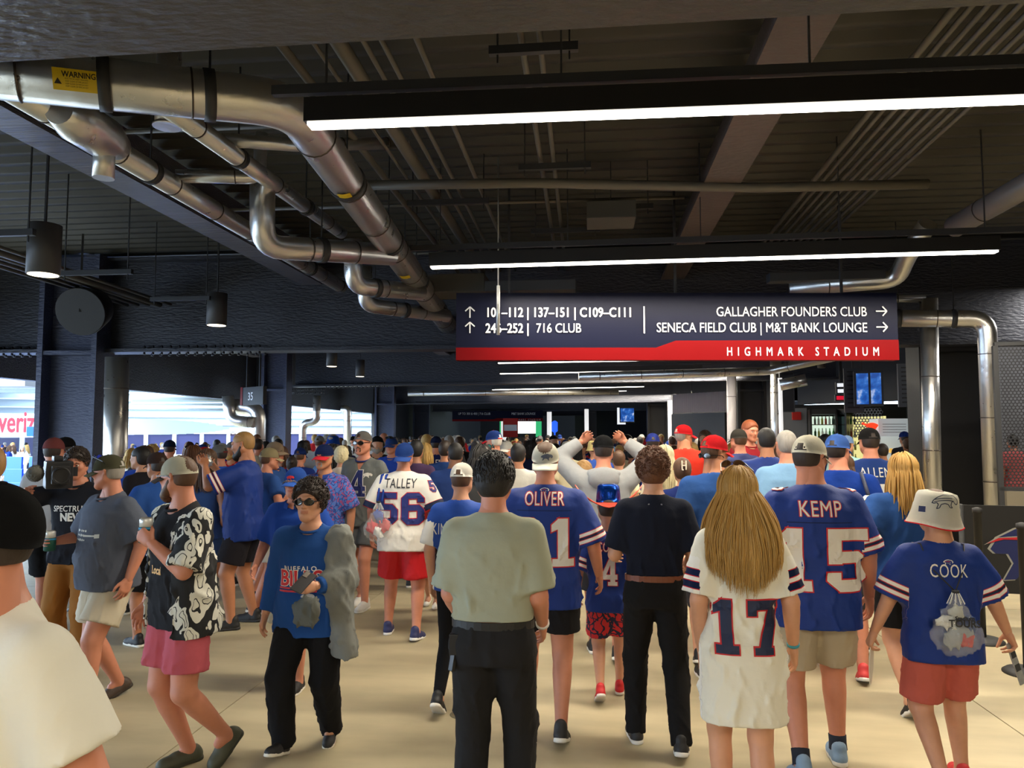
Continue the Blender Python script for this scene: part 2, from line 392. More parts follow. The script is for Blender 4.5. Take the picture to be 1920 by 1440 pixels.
def hair_geo(kind, near):
    key = (kind, near)
    if key in _hair: return _hair[key]
    r = np.random.RandomState(7); h = .006 if near else .0105
    if kind == 'buzz': V, Q = hair_base(.003, h=.0070 if near else .010, low=-.055)
    elif kind == 'undercap': V, Q = hair_base(.003, h=.0070 if near else .010, low=-.048)
    elif kind == 'fringe':   # short hair visible only round the back and sides
        V, Q = hair_base(.008, h=min(h, .0065)); 
    elif kind in ('short', 'thick'):
        th = .012 if kind == 'short' else .020
        V, Q = hair_base(th, h=h, low=-.078, curl=.0008 if near else 0)
        if near:
            sp = scalp_pts(700, 3, th=th * .75, low=-.062); P = []
            for p, d in sp:
                t = np.array((r.normal(0, .25), -.55 + r.normal(0, .2), -.75 + (p[2] > .09) * .5)); t -= d * (t @ d) ; t /= np.linalg.norm(t)
                L = r.uniform(.022, .038); s = np.linspace(0, 1, 5)[:, None]
                P.append(p + t * L * s + d * (.006 * np.sin(s * 3.0) + .001))
            v, q = tubes(np.array(P), np.array((.0036, .0042, .0038, .0026, .0006))); Q = np.concatenate([Q, q + len(V)]); V = np.concatenate([V, v])
    elif kind in ('curly', 'curlylight'):
        V, Q = hair_base(.024, h=h, low=-.082, c=.03)
        if near:
            P = []
            for p, d in scalp_pts(620, 5, th=.024, low=-.07, c=.036):
                a = r.normal(0, 1, 3); a -= d * (a @ d); a /= np.linalg.norm(a); b = np.cross(d, a); R = r.uniform(.006, .011); ph = r.uniform(0, 6.3); s = np.linspace(0, 1, 12)
                w = ph + s * r.uniform(6, 10); ax = (d * .5 + a * .6) * r.uniform(.008, .018)
                P.append(p + np.outer(np.cos(w), b) * R + np.outer(np.sin(w), d) * R * .8 + np.outer(s, ax))
            v, q = tubes(np.array(P), np.linspace(.0034, .0016, 12)); Q = np.concatenate([Q, q + len(V)]); V = np.concatenate([V, v])
        else:
            V, Q = hair_base(.024, h=.0095, low=-.082, c=.03, curl=.006)
    elif kind == 'bun':
        V, Q = hair_base(.010, h=h)
        F = Field((-.06, -.2, -.04), (.06, -.06, .14), h); F.ell((0, -.125, .05), (.036, .032, .036)); v, q = F.mesh(); Q = np.concatenate([Q, q + len(V)]); V = np.concatenate([V, v])
    elif kind == 'pony':
        V, Q = hair_base(.010, h=h); P = []
        for i in range(90 if near else 40):
            s = np.linspace(0, 1, 9)[:, None]; o = r.normal(0, .012, 3)
            P.append(np.array((0, -.115, .045)) + o * (1 - .2 * s) + np.hstack([o[0] * 1.2 * s, -.035 * np.sin(s * 2.2), -.27 * s * r.uniform(.8, 1.05)]))
        v, q = tubes(np.array(P), np.linspace(.006, .002, 9)); Q = np.concatenate([Q, q + len(V)]); V = np.concatenate([V, v])
    else:  # long curtains of hair: 'long', 'mid', 'hero'
        L0 = {'long': .30, 'mid': .16, 'hero': .44, 'bob': .09}[kind]
        V, Q = hair_base(.013, c=.03, h=h, low=-.10)
        n = {'hero': 1500, 'long': 520, 'mid': 420, 'bob': 320}[kind]
        if not near: n = n // 4
        S = 14; P = []
        cc = np.array((0, -.018, .032)); rad = np.array((.087, .113, .103))
        for i in range(n):
            az = r.uniform(-2.25, 2.25)       # 0 = straight back
            el0 = r.uniform(.15, 1.45)
            L = L0 * r.uniform(.80, 1.04); pts = []
            jit = r.normal(0, .0035); fan = np.clip(math.sin(az) * .75 + r.normal(0, .22), -1, 1); out = r.uniform(0, .018); wv = r.uniform(0, 6.3); spread = r.uniform(.7, 1.15)
            for s in np.linspace(0, 1, S):
                if s < .42:
                    el = el0 * (1 - s / .42) - .25 * (s / .42)
                    p = cc + (rad + jit + out * .4) * np.array((math.sin(az) * math.cos(el), -math.cos(az) * math.cos(el), math.sin(el))); e = p
                else:
                    u = min(1.0, (s - .42) / .58)
                    hero = kind == 'hero'; wide = (.135 if hero else .05) * fan
                    dx = wide * (1 - (1 - u) ** 1.7) * (1 - .25 * u * u) + .005 * math.sin(u * 9 + wv) * u
                    by = (-.075 if hero else -.035) * (1 - (1 - u) ** 2) if math.cos(az) > -.1 else .02 * u
                    p = e + np.array((dx - e[0] * .12 * u, by - out * .6, -(L * (1 - (.28 * abs(fan) if hero else 0)) + .06) * u))
                    if math.cos(az) < .25: p[1] = max(p[1], -.02) if math.cos(az) < -.3 else p[1]
                pts.append(p)
            P.append(pts)
        rr = np.full(S, .0046 if near else .009); rr[-3:] = (.0036, .0024, .0008) if near else (.007, .005, .002)
        if kind == 'hero': rr = rr * .82
        v, q = tubes(np.array(P), rr); Q = np.concatenate([Q, q + len(V)]); V = np.concatenate([V, v])
    _hair[key] = (V, Q); return V, Q
def beard_geo(kind):
    key = ('beard', kind)
    if key in _hair: return _hair[key]
    F = Field((-.10, -.04, -.17), (.10, .13, .03), .0055)
    for sx in (-1, 1):
        F.cone((sx * .068, -.002, -.018), (sx * .058, .02, -.065), (.010, .015), .012); F.cone((sx * .058, .02, -.065), (sx * .018, .074, -.103), (.015, .019), .015)
        F.cone((sx * .026, .082, -.066), (sx * .019, .078, -.1), (.008, .010), .01)
        F.cone((0, .0935, -.0435), (sx * .025, .086, -.052), (.0065, .006), .005); F.cone((sx * .025, .086, -.052), (sx * .027, .08, -.075), (.006, .007), .006)
    F.cone((0, .078, -.098), (0, .074, -.112 if kind == 'full' else -.104), (.018, .018 if kind == 'full' else .012), .015)
    if kind == 'full':
        for sx in (-1, 1):
            F.cone((sx * .066, .002, -.030), (sx * .050, .034, -.085), (.014, .022), .015); F.cone((sx * .050, .034, -.085), (sx * .012, .076, -.108), (.022, .026), .02)
        F.cone((0, .074, -.098), (0, .066, -.128), (.026, .022), .02)
    if kind == 'goatee':
        F = Field((-.10, -.04, -.17), (.10, .13, .03), .005)
        for sx in (-1, 1):
            F.cone((0, .0945, -.0435), (sx * .023, .088, -.051), (.006, .0055), .004); F.cone((sx * .023, .088, -.051), (sx * .022, .083, -.08), (.0055, .008), .006)
        F.cone((-.015, .080, -.088), (.015, .080, -.088), (.010, .010), .01); F.cone((0, .078, -.098), (0, .075, -.106), (.014, .011), .01)
    _hair[key] = F.mesh(); return _hair[key]
# ================================================================ person builder
SKIN = {'fair': sr(204, 148, 116), 'pink': sr(198, 130, 102), 'tan': sr(180, 120, 86), 'olive': sr(160, 108, 78), 'brown': sr(120, 78, 55), 'dark': sr(82, 52, 38)}
HAIRC = {'black': sr(24, 20, 19), 'dark': sr(46, 34, 27), 'brown': sr(84, 56, 36), 'auburn': sr(96, 58, 34), 'dblond': sr(150, 112, 62), 'blond': sr(196, 158, 92), 'gold': sr(188, 146, 78), 'pale': sr(222, 208, 166), 'grey': sr(150, 144, 136), 'white': sr(214, 208, 196), 'redd': sr(140, 74, 40)}
ROYAL = sr(13, 48, 126); NAVY = sr(16, 28, 62); RED = sr(198, 26, 34); WHITE = sr(236, 232, 222); BLACK = sr(20, 20, 23)
def skin_mat(k):
    c = SKIN[k]; key = ('skin', k)
    if key not in _mats:
        m = mat('skin_' + k, c, .52, bump=.12, bscale=180, var=.10, vscale=22, dist=.001); b = m.node_tree.nodes['Principled BSDF']
        b.inputs['Subsurface Weight'].default_value = .0; _mats[key] = m
    return _mats[key]
def hair_mat(k):
    key = ('hair', k)
    if key not in _mats:
        m = mat('hair_' + k, HAIRC[k], .58, bump=.5, bscale=130, var=.35, vscale=45, dist=.004)
        for n in m.node_tree.nodes:      # stretch the noise down the strands
            if n.type == 'TEX_NOISE':
                mp = m.node_tree.nodes.new('ShaderNodeMapping'); mp.inputs['Scale'].default_value = (1, 1, .12)
                l = n.inputs['Vector'].links[0]; m.node_tree.links.new(l.from_socket, mp.inputs[0]); m.node_tree.links.new(mp.outputs[0], n.inputs['Vector'])
        _mats[key] = m
    return _mats[key]
def cloth(c, kind='cotton', stripes=None):
    key = ('cloth', tuple(c), kind, str(stripes))
    if key in _mats: return _mats[key]
    m = mat('cloth_' + kind, c, {'cotton': .9, 'mesh': .62, 'shiny': .38, 'denim': .85}[kind], bump=.22, bscale=14, var=.07, vscale=9, spec=.35 if kind != 'cotton' else .2, sheen=.0, dist=.02)
    if stripes or kind == 'mesh':
        m = m.copy(); nt = m.node_tree; b = nt.nodes['Principled BSDF']
    if stripes:
        at = nt.nodes.new('ShaderNodeAttribute'); at.attribute_name = 'sl'
        mu = nt.nodes.new('ShaderNodeMath'); mu.operation = 'MULTIPLY'; mu.inputs[1].default_value = 4.0; nt.links.new(at.outputs['Fac'], mu.inputs[0])
        cr = nt.nodes.new('ShaderNodeValToRGB'); cr.color_ramp.interpolation = 'CONSTANT'; e = cr.color_ramp.elements
        e[0].position = 0; e[0].color = (*stripes[0][1], 1); e[1].position = .99; e[1].color = (*c, 1)
        for p, q in stripes[1:]:
            x = e.new(p * 4.0); x.color = (*q, 1)
        nt.links.new(mu.outputs[0], cr.inputs[0]); nt.links.new(cr.outputs[0], b.inputs['Base Color'])
    _mats[key] = m; return m
def STR(base, a, edge, gap, n=2, h0=.022, w=.018):
    L = [(0, base)]; x = h0
    for i in range(n):
        L += [(x, edge), (x + .004, a), (x + .004 + w, edge), (x + .008 + w, gap if i < n - 1 else base)]; x += .008 + w + .014
    return L
def leafprint(name, bgc, fg, scale=10):
    m = bpy.data.materials.new(name); m.use_nodes = True; nt = m.node_tree; b = nt.nodes['Principled BSDF']; b.inputs['Roughness'].default_value = .8
    tc = nt.nodes.new('ShaderNodeTexCoord'); no = nt.nodes.new('ShaderNodeTexNoise'); no.inputs['Scale'].default_value = 7; nt.links.new(tc.outputs['Object'], no.inputs['Vector'])
    va = nt.nodes.new('ShaderNodeVectorMath'); va.operation = 'MULTIPLY_ADD'; va.inputs[1].default_value = (.16,) * 3; nt.links.new(no.outputs['Color'], va.inputs[0]); nt.links.new(tc.outputs['Object'], va.inputs[2]); last = None
    for i, (ax, ay, thr, sc, st) in enumerate(((.6, .5, .38, 1, .40), (-.8, .7, .36, 1.15, .38), (.1, -1.0, .34, 1.3, .36), (0, 0, .10, 1.0, .10))):
        mp = nt.nodes.new('ShaderNodeMapping'); mp.inputs['Rotation'].default_value = (ax, ay, ax * .7); mp.inputs['Location'].default_value = (i * 3.7, i * 1.3, i * 2.1); mp.inputs['Scale'].default_value = (1, 1, st); nt.links.new(va.outputs[0], mp.inputs[0])
        vo = nt.nodes.new('ShaderNodeTexVoronoi'); vo.inputs['Scale'].default_value = scale * sc; vo.inputs['Randomness'].default_value = .8; nt.links.new(mp.outputs[0], vo.inputs['Vector'])
        g = nt.nodes.new('ShaderNodeMath'); g.operation = 'LESS_THAN'; g.inputs[1].default_value = thr; nt.links.new(vo.outputs['Distance'], g.inputs[0])
        if last is None: last = g
        else:
            mm = nt.nodes.new('ShaderNodeMath'); mm.operation = 'MAXIMUM'; nt.links.new(last.outputs[0], mm.inputs[0]); nt.links.new(g.outputs[0], mm.inputs[1]); last = mm
        v2 = nt.nodes.new('ShaderNodeMath'); v2.operation = 'COMPARE'; v2.inputs[1].default_value = thr * .55; v2.inputs[2].default_value = .018; nt.links.new(vo.outputs['Distance'], v2.inputs[0])
        sb = nt.nodes.new('ShaderNodeMath'); sb.operation = 'SUBTRACT'; sb.use_clamp = True; nt.links.new(last.outputs[0], sb.inputs[0]); nt.links.new(v2.outputs[0], sb.inputs[1]); last = sb
    mx = nt.nodes.new('ShaderNodeMix'); mx.data_type = 'RGBA'; mx.inputs[6].default_value = (*bgc, 1); mx.inputs[7].default_value = (*fg, 1); nt.links.new(last.outputs[0], mx.inputs[0]); nt.links.new(mx.outputs[2], b.inputs['Base Color']); return m
def pattern(name, bgc, fgs, scale=16, thr=.1, warp=.05, stretch=(1, 1, .55)):
    """leafy all-over print: warped, stretched cells on a ground colour"""
    m = bpy.data.materials.new(name); m.use_nodes = True; nt = m.node_tree; b = nt.nodes['Principled BSDF']; b.inputs['Roughness'].default_value = .8
    tc = nt.nodes.new('ShaderNodeTexCoord'); no = nt.nodes.new('ShaderNodeTexNoise'); no.inputs['Scale'].default_value = 9
    nt.links.new(tc.outputs['Object'], no.inputs['Vector'])
    va = nt.nodes.new('ShaderNodeVectorMath'); va.operation = 'MULTIPLY_ADD'; va.inputs[1].default_value = (warp * 4,) * 3
    nt.links.new(no.outputs['Color'], va.inputs[0]); nt.links.new(tc.outputs['Object'], va.inputs[2])
    mp = nt.nodes.new('ShaderNodeMapping'); mp.inputs['Scale'].default_value = stretch; nt.links.new(va.outputs[0], mp.inputs[0])
    prev = None
    for i, fg in enumerate(fgs):
        vo = nt.nodes.new('ShaderNodeTexVoronoi'); vo.feature = 'DISTANCE_TO_EDGE'; vo.inputs['Scale'].default_value = scale * (1 + .35 * i)
        nt.links.new(mp.outputs[0], vo.inputs['Vector'])
        g = nt.nodes.new('ShaderNodeMath'); g.operation = 'GREATER_THAN'; g.inputs[1].default_value = thr * (1 + .9 * i); nt.links.new(vo.outputs[0], g.inputs[0])
        mx = nt.nodes.new('ShaderNodeMix'); mx.data_type = 'RGBA'; nt.links.new(g.outputs[0], mx.inputs[0]); mx.inputs[7].default_value = (*fg, 1)
        if prev is None: mx.inputs[6].default_value = (*bgc, 1)
        else: nt.links.new(prev.outputs[2], mx.inputs[6])
        prev = mx
    nt.links.new(prev.outputs[2], b.inputs['Base Color']); return m

# ---------------------------------------------------------------- flat print: glyph outlines laid on cloth
DIG = {  # convex strokes on a 4 x 6 grid
 '0': [[(0, 1), (1, 0), (1.25, 0), (1.25, 6), (1, 6), (0, 5)], [(2.75, 0), (3, 0), (4, 1), (4, 5), (3, 6), (2.75, 6)], [(1.2, 0), (2.8, 0), (2.8, 1.1), (1.2, 1.1)], [(1.2, 4.9), (2.8, 4.9), (2.8, 6), (1.2, 6)]],
 '1': [[(1.4, 0), (2.7, 0), (2.7, 6), (1.4, 6)], [(.7, 0), (3.4, 0), (3.4, .95), (.7, .95)], [(.6, 4.3), (1.5, 4.7), (1.5, 6), (.6, 5.2)]],
 '2': [[(0, 0), (4, 0), (4, 1.1), (0, 1.1)], [(0, 1), (1.4, 1), (4, 3.2), (4, 4), (2.9, 4)], [(2.75, 3.6), (4, 3.6), (4, 5), (3, 6), (2.75, 6)], [(.3, 4.9), (2.8, 4.9), (2.8, 6), (1, 6), (.1, 5.2)], [(0, 3.9), (1.2, 3.9), (1.2, 5.5), (0, 5.2)]],
 '4': [[(2.2, 0), (3.4, 0), (3.4, 6), (2.2, 6)], [(0, 1.3), (4, 1.3), (4, 2.35), (0, 2.35)], [(0, 2.3), (1.15, 2.3), (3.0, 6), (2.1, 6)], [(1.6, 0), (4, 0), (4, .8), (1.6, .8)]],
 '5': [[(.2, 4.9), (3.8, 4.9), (3.8, 6), (.2, 6)], [(.2, 2.6), (1.4, 2.6), (1.4, 5), (.2, 5)], [(1.3, 2.7), (3, 2.7), (3, 3.8), (1.3, 3.8)], [(2.75, 0), (3, 0), (4, 1), (4, 2.8), (3, 3.8), (2.75, 3.8)], [(1, 0), (2.8, 0), (2.8, 1.1), (1, 1.1)], [(0, 1), (1.05, 0), (1.25, 0), (1.25, 1.8), (0, 1.8)]],
 '6': [[(0, 1), (1, 0), (1.25, 0), (1.25, 6), (1, 6), (0, 5)], [(2.75, 0), (3, 0), (4, 1), (4, 2.7), (3, 3.7), (2.75, 3.7)], [(1.2, 0), (2.8, 0), (2.8, 1.1), (1.2, 1.1)], [(1.2, 2.6), (2.8, 2.6), (2.8, 3.7), (1.2, 3.7)], [(1.2, 4.9), (3, 4.9), (3.0, 6), (1.2, 6)], [(2.75, 4.2), (4, 4.2), (4, 5), (3, 6), (2.75, 6)]],
 '7': [[(.2, 4.9), (4, 4.9), (4, 6), (.2, 6)], [(1.0, 0), (2.4, 0), (4, 5), (2.6, 5)], [(0, 4.2), (1.1, 4.2), (1.1, 6), (0, 6)], [(.6, 0), (2.9, 0), (2.9, .8), (.6, .8)]],
 '9': [[(2.75, 0), (3, 0), (4, 1), (4, 5), (3, 6), (2.75, 6)], [(0, 3.3), (1, 2.3), (1.25, 2.3), (1.25, 6), (1, 6), (0, 5)], [(1.2, 2.3), (2.8, 2.3), (2.8, 3.4), (1.2, 3.4)], [(1.2, 4.9), (2.8, 4.9), (2.8, 6), (1.2, 6)], [(1.2, 0), (2.8, 0), (2.8, 1.1), (1.2, 1.1)], [(0, 1), (1, 0), (1.25, 0), (1.25, 1.8), (0, 1.8)]]}
def grow(poly, e):
    if e == 0: return poly
    out = []; n = len(poly)
    for i in range(n):
        p0, p, p1 = Vector(poly[i - 1]), Vector(poly[i]), Vector(poly[(i + 1) % n])
        a = (p - p0).normalized(); b = (p1 - p).normalized()
        na, nb = Vector((a.y, -a.x)), Vector((b.y, -b.x)); m = (na + nb)
        m = m / max(m.length_squared / 2, .35); out.append(tuple(p + m * e))
    return out
def number2d(txt, hgt, e=0, gap=.7, wid=1.0):
    """list of convex outlines, centred on x, bottom at 0"""
    u = hgt / 6; tw = (len(txt) * 4 + (len(txt) - 1) * gap); out = []
    for i, ch in enumerate(txt):
        for p in DIG[ch]:
            q = [((x + i * (4 + gap) - tw / 2) * u * wid, y * u) for x, y in p]; out.append(grow(q, e))
    return out
_fontcache = {}
def text_mesh(txt, size, bold=.0, sx=1.0, align='CENTER', spacing=1.0, ext=0):
    c = bpy.data.curves.new('t', 'FONT'); c.body = txt; c.size = size; c.align_x = align; c.space_character = spacing; c.resolution_u = 3; c.extrude = ext
    o = bpy.data.objects.new('t', c); me = o.to_mesh().copy() if False else None
    dg = bpy.context.evaluated_depsgraph_get() if False else None
    me = bpy.data.meshes.new_from_object(o)
    bpy.data.objects.remove(o); bpy.data.curves.remove(c)
    if sx != 1: me.transform(Matrix.Diagonal((sx, 1, 1, 1)))
    if bold > 0:      # thicken the strokes by laying shifted copies together
        bm = bmesh.new(); n = 4 if bold < .003 else 8
        for i in range(n):
            a = 2 * math.pi * (i + .5) / n; m2 = me.copy(); m2.transform(Matrix.Translation((bold * math.cos(a), bold * math.sin(a), .00006 * i))); bm.from_mesh(m2); bpy.data.meshes.remove(m2)
        bm.to_mesh(me); bm.free()
    return me
def decal(name, shapes, target, m, z, x=0, side='back', lift=.004, step=.016, parent=None, rot=0, bvh=None, dirv=None):
    """shapes: list of convex 2D outlines, or a mesh in XY; wraps it on the target cloth. returns the child object"""
    bm = bmesh.new()
    if isinstance(shapes, list):
        groups = []
        for i, p in enumerate(shapes):
            bm.faces.new([bm.verts.new((u, v, i * .00025)) for u, v in p])
    else: bm.from_mesh(shapes)
    if rot: bmesh.ops.rotate(bm, verts=bm.verts, cent=(0, 0, 0), matrix=Matrix.Rotation(rot, 3, 'Z'))
    if bm.verts:
        xs = [v.co.x for v in bm.verts]; ys = [v.co.y for v in bm.verts]
        for ax, lo, hi in ((0, min(xs), max(xs)), (1, min(ys), max(ys))):
            t = math.ceil(lo / step) * step
            while t < hi:
                co = (t, 0, 0) if ax == 0 else (0, t, 0); no = (1, 0, 0) if ax == 0 else (0, 1, 0)
                bmesh.ops.bisect_plane(bm, geom=bm.verts[:] + bm.edges[:] + bm.faces[:], plane_co=co, plane_no=no); t += step
    if dirv is None: dirv = {'back': Vector((0, 1, 0)), 'front': Vector((0, -1, 0)), 'right': Vector((-1, 0, 0)), 'left': Vector((1, 0, 0))}[side]
    else: dirv = Vector(dirv).normalized()
    rt = dirv.cross(Vector((0, 0, 1))).normalized(); up = rt.cross(dirv)
    ctr = rt * x + Vector((0, 0, z)) if not isinstance(z, Vector) else z
    for v in bm.verts:
        p = ctr + rt * v.co.x + up * v.co.y; o = p - dirv * 1.0
        if isinstance(z, Vector): o = p - dirv * .25
        hit = bvh.ray_cast(o, dirv, 1.3)
        q = hit[0] if hit[0] is not None else p
        v.co = q - dirv * (lift + v.co.z)
    bmesh.ops.triangulate(bm, faces=bm.faces)
    me = bpy.data.meshes.new(name); bm.to_mesh(me); bm.free()
    return link(name, me, m, parent)
# the charging buffalo mark, as a filled outline with a red streak (facing right)
BUF = [(-5, .2), (-4.4, 1.2), (-3, 2.0), (-1.2, 2.6), (.6, 2.9), (2.2, 2.4), (3.4, 2.3), (4.6, 1.6), (5.2, .6), (4.9, -.4), (4.2, -.9), (3.4, -.6), (2.8, .2), (2.0, -.4), (1.6, -1.6), (2.2, -2.4), (1.2, -2.5), (.5, -1.3), (-.8, -.9), (-2.2, -1.1), (-3.0, -2.4), (-4.0, -2.5), (-3.2, -1.0), (-3.6, -.2), (-4.6, -.2)]
BUFRED = [(-4.9, .1), (-3.6, .9), (-.8, .9), (2.2, .4), (2.6, .8), (1.0, 1.4), (-1.6, 1.5), (-4.0, 1.1)]
def buf_shapes(s, flip=1, e=0.0):
    """star-triangulate the outline so that every piece is convex"""
    bm = bmesh.new(); f = bm.faces.new([bm.verts.new((x * s * flip * (1 + e), y * s * (1 + e), 0)) for x, y in BUF])
    bmesh.ops.triangulate(bm, faces=[f]); me = bpy.data.meshes.new('buffalo'); bm.to_mesh(me); bm.free(); return me
def red_shapes(s, flip=1): return [[(x * s * flip, y * s) for x, y in BUFRED]]

# ---------------------------------------------------------------- shoes
_shoe = {}
def shoe_geo(kind='sneaker'):
    if kind in _shoe: return _shoe[kind]
    h = .0065
    F = Field((-.07, -.11, -.10), (.07, .21, .07), h)     # origin = ankle, sole at -.08
    F.cone((0, -.045, -.045), (0, .135, -.058), (.036, .036), ts=(0, 1)); F.cone((0, .03, -.05), (.004, .150, -.060), (.042, .034), .02); F.ell((.003, .10, -.055), (.043, .075, .032), .02)
    F.cone((0, -.03, .012 if kind != 'slip' else -.02), (0, -.025, -.04), (.036, .040), .02); F.cone((0, -.02, .0 if kind != 'slip' else -.03), (0, .07, -.035), (.032, .034), .02)
    F.halfspace((0, 0, -.062), (0, 0, -1))
    if kind == 'clog': pass
    up = F.mesh()
    F = Field((-.07, -.11, -.10), (.07, .21, .0), h)
    F.cone((0, -.045, -.07), (.002, .15, -.07), (.040, .042, .036)); F.cone((.002, .06, -.07), (.003, .13, -.07), (.044, .044), .02)
    F.halfspace((0, 0, -.08), (0, 0, -1)); F.halfspace((0, 0, -.052), (0, 0, 1))
    so = F.mesh(); _shoe[kind] = (mesh_np('shoe', *up), mesh_np('sole', *so)); return _shoe[kind]
LACES = []
def laces_mesh():
    if not LACES:
        m = MB()
        for i in range(5): y = .045 + i * .018; z = .0 - i * .009; m.bar((-.018, y, z - .006), (.018, y + .004, z - .006), .005, .004)
        o = m.build('laces'); LACES.append(o.data); bpy.data.objects.remove(o)
    return LACES[0]

# ---------------------------------------------------------------- hats and eyewear
def hat(kind, col, T, parent, brim=None, mark=None, back=False, seed=0, label=None, hcol2=None, low=.0):
    """built in head space then moved by matrix T (which carries the head scale)"""
    brim = col if brim is None else brim
    B = Matrix.Rotation(math.pi, 4, 'Z') if back else Matrix.Identity(4)
    TT = T @ Matrix.Translation((0, -.012, .022 - low)) @ Matrix.Rotation(math.radians(-5 if not back else 13), 4, 'X')
    A, Bv, Hh = .0880, .1110, .110
    bm = bmesh.new(); nU, nV = 30, 10; rows = []
    if kind == 'cap':
        for j in range(nV + 1):
            v = j / nV * math.pi / 2; rr = math.cos(v) ** .86 if j < nV else 0.0
            rows.append([bm.verts.new((A * rr * math.sin(2 * math.pi * i / nU) * 1.0, Bv * rr * math.cos(2 * math.pi * i / nU), Hh * math.sin(v) ** .92 * (1 + .08 * math.cos(2 * math.pi * i / nU) * math.cos(v) * 0))) for i in range(nU)] if rr > 0 else [bm.verts.new((0, 0, Hh))])
        for j in range(nV - 1):
            for i in range(nU):
                a0 = 2 * math.pi * (i + .5) / nU
                if mark != 'closed' and j < 3 and abs(a0 - math.pi) < .34 - .07 * j: continue     # the strap opening at the back
                bm.faces.new((rows[j][i], rows[j][(i + 1) % nU], rows[j + 1][(i + 1) % nU], rows[j + 1][i]))
        for i in range(nU): bm.faces.new((rows[nV - 1][i], rows[nV - 1][(i + 1) % nU], rows[nV][0]))
        for v in list(bm.verts):
            if not v.link_faces: bm.verts.remove(v)
        bmesh.ops.solidify(bm, geom=bm.faces[:], thickness=-.003)
        for f in bm.faces: f.smooth = True
        bmesh.ops.transform(bm, matrix=TT @ B, verts=bm.verts)
        me = bpy.data.meshes.new('cap'); bm.to_mesh(me); bm.free()
        cap = link('cap', me, cloth(col), parent)
        if label: cap['label'] = label
        bm = bmesh.new(); g = []
        for i in range(15):
            u = (i / 14 - .5) * 2; row = []
            for j in range(6):
                t = j / 5; x = u * A * (.93 - .04 * t); y0 = Bv * math.sqrt(max(0, 1 - (u * .93) ** 2)) * .99
                y = y0 * (1 - t) + t * (Bv + .072 * (1 - abs(u) ** 2.6)) ; z = .004 - .020 * u * u - .018 * t * (1 + .3 * t)
                row.append(bm.verts.new((x, max(y, y0), z)))
            g.append(row)
        for i in range(14):
            for j in range(5): bm.faces.new((g[i][j], g[i + 1][j], g[i + 1][j + 1], g[i][j + 1]))
        bmesh.ops.remove_doubles(bm, verts=bm.verts, dist=.0004)
        bmesh.ops.solidify(bm, geom=bm.faces[:], thickness=.004)
        for f in bm.faces: f.smooth = True
        bmesh.ops.transform(bm, matrix=TT @ B, verts=bm.verts)
        me = bpy.data.meshes.new('brim'); bm.to_mesh(me); bm.free(); b = link('brim', me, cloth(brim), cap)
        if brim != col: b['label'] = 'contrasting brim'
        mb = MB(); mb.lathe([(.001, .004), (.007, .003), (.008, 0), (.001, -.001)], 10, TT @ Matrix.Translation((0, 0, Hh))); mb.build('button', cloth(brim), cap)
        if mark != 'closed':
            mb = MB(); pts = [TT @ B @ Vector((A * 1.01 * math.sin(a), Bv * 1.01 * math.cos(a), .006)) for a in np.linspace(math.pi - .45, math.pi + .45, 9)]
            for p, q in zip(pts[:-1], pts[1:]): mb.bar(p, q, .003, .013)
            mb.build('strap', cloth(brim), cap)
        return cap, TT @ B
    if kind in ('bucket', 'sunhat', 'cowboy'):
        if kind == 'bucket': prof = [(.120, -.062), (.112, -.045), (.100, -.012), (.096, .012), (.093, .02), (.088, .052), (.080, .066), (.055, .072), (.02, .074)]
        elif kind == 'sunhat': prof = [(.165, -.012), (.150, -.004), (.115, .002), (.097, .008), (.094, .03), (.090, .06), (.078, .082), (.04, .09), (.012, .092)]
        else: prof = [(.092, .0), (.090, .03), (.086, .07), (.080, .105), (.066, .118), (.03, .108), (.01, .104)]
        n = 36; rr = [[bm.verts.new((r * .97 * math.sin(2 * math.pi * k / n), r * 1.12 * math.cos(2 * math.pi * k / n), z + (.004 * math.sin(3 * 2 * math.pi * k / n + seed) if j < 2 else 0))) for k in range(n)] for j, (r, z) in enumerate(prof)]
        for j in range(len(prof) - 1):
            for k in range(n): bm.faces.new((rr[j][k], rr[j][(k + 1) % n], rr[j + 1][(k + 1) % n], rr[j + 1][k]))
        bm.faces.new(rr[-1]); bmesh.ops.solidify(bm, geom=bm.faces[:], thickness=-.003)
        for f in bm.faces: f.smooth = True
        bmesh.ops.transform(bm, matrix=TT, verts=bm.verts)
        me = bpy.data.meshes.new('hat'); bm.to_mesh(me); bm.free()
        o = link({'bucket': 'bucket_hat', 'sunhat': 'sun_hat', 'cowboy': 'cowboy_hat'}[kind], me, hcol2 or cloth(col), parent)
        if kind == 'bucket':
            mb = MB(); pts = [TT @ Vector((.120 * .97 * math.sin(a), .120 * 1.12 * math.cos(a), -.062 + .004 * math.sin(3 * a + seed))) for a in np.linspace(0, 2 * math.pi, 37)]
            mb.tube(pts, .0035, 6); mb.build('edging', cloth(brim), o)
        if kind == 'cowboy':
            bm = bmesh.new(); g = []
            for k in range(n + 1):
                a = 2 * math.pi * k / n; row = []
                for j in range(6):
                    t = j / 5; r = .088 + .075 * t; x = r * (1 + .45 * t) * math.sin(a); y = r * 1.18 * math.cos(a)
                    row.append(bm.verts.new((x, y, 0.0 + .115 * t * t * abs(math.sin(a)) ** 1.6 - .03 * t * abs(math.cos(a)))))
                g.append(row)
            for k in range(n):
                for j in range(5): bm.faces.new((g[k][j], g[k + 1][j], g[k + 1][j + 1], g[k][j + 1]))
            bmesh.ops.remove_doubles(bm, verts=bm.verts, dist=.0005); bmesh.ops.solidify(bm, geom=bm.faces[:], thickness=.004)
            for f in bm.faces: f.smooth = True
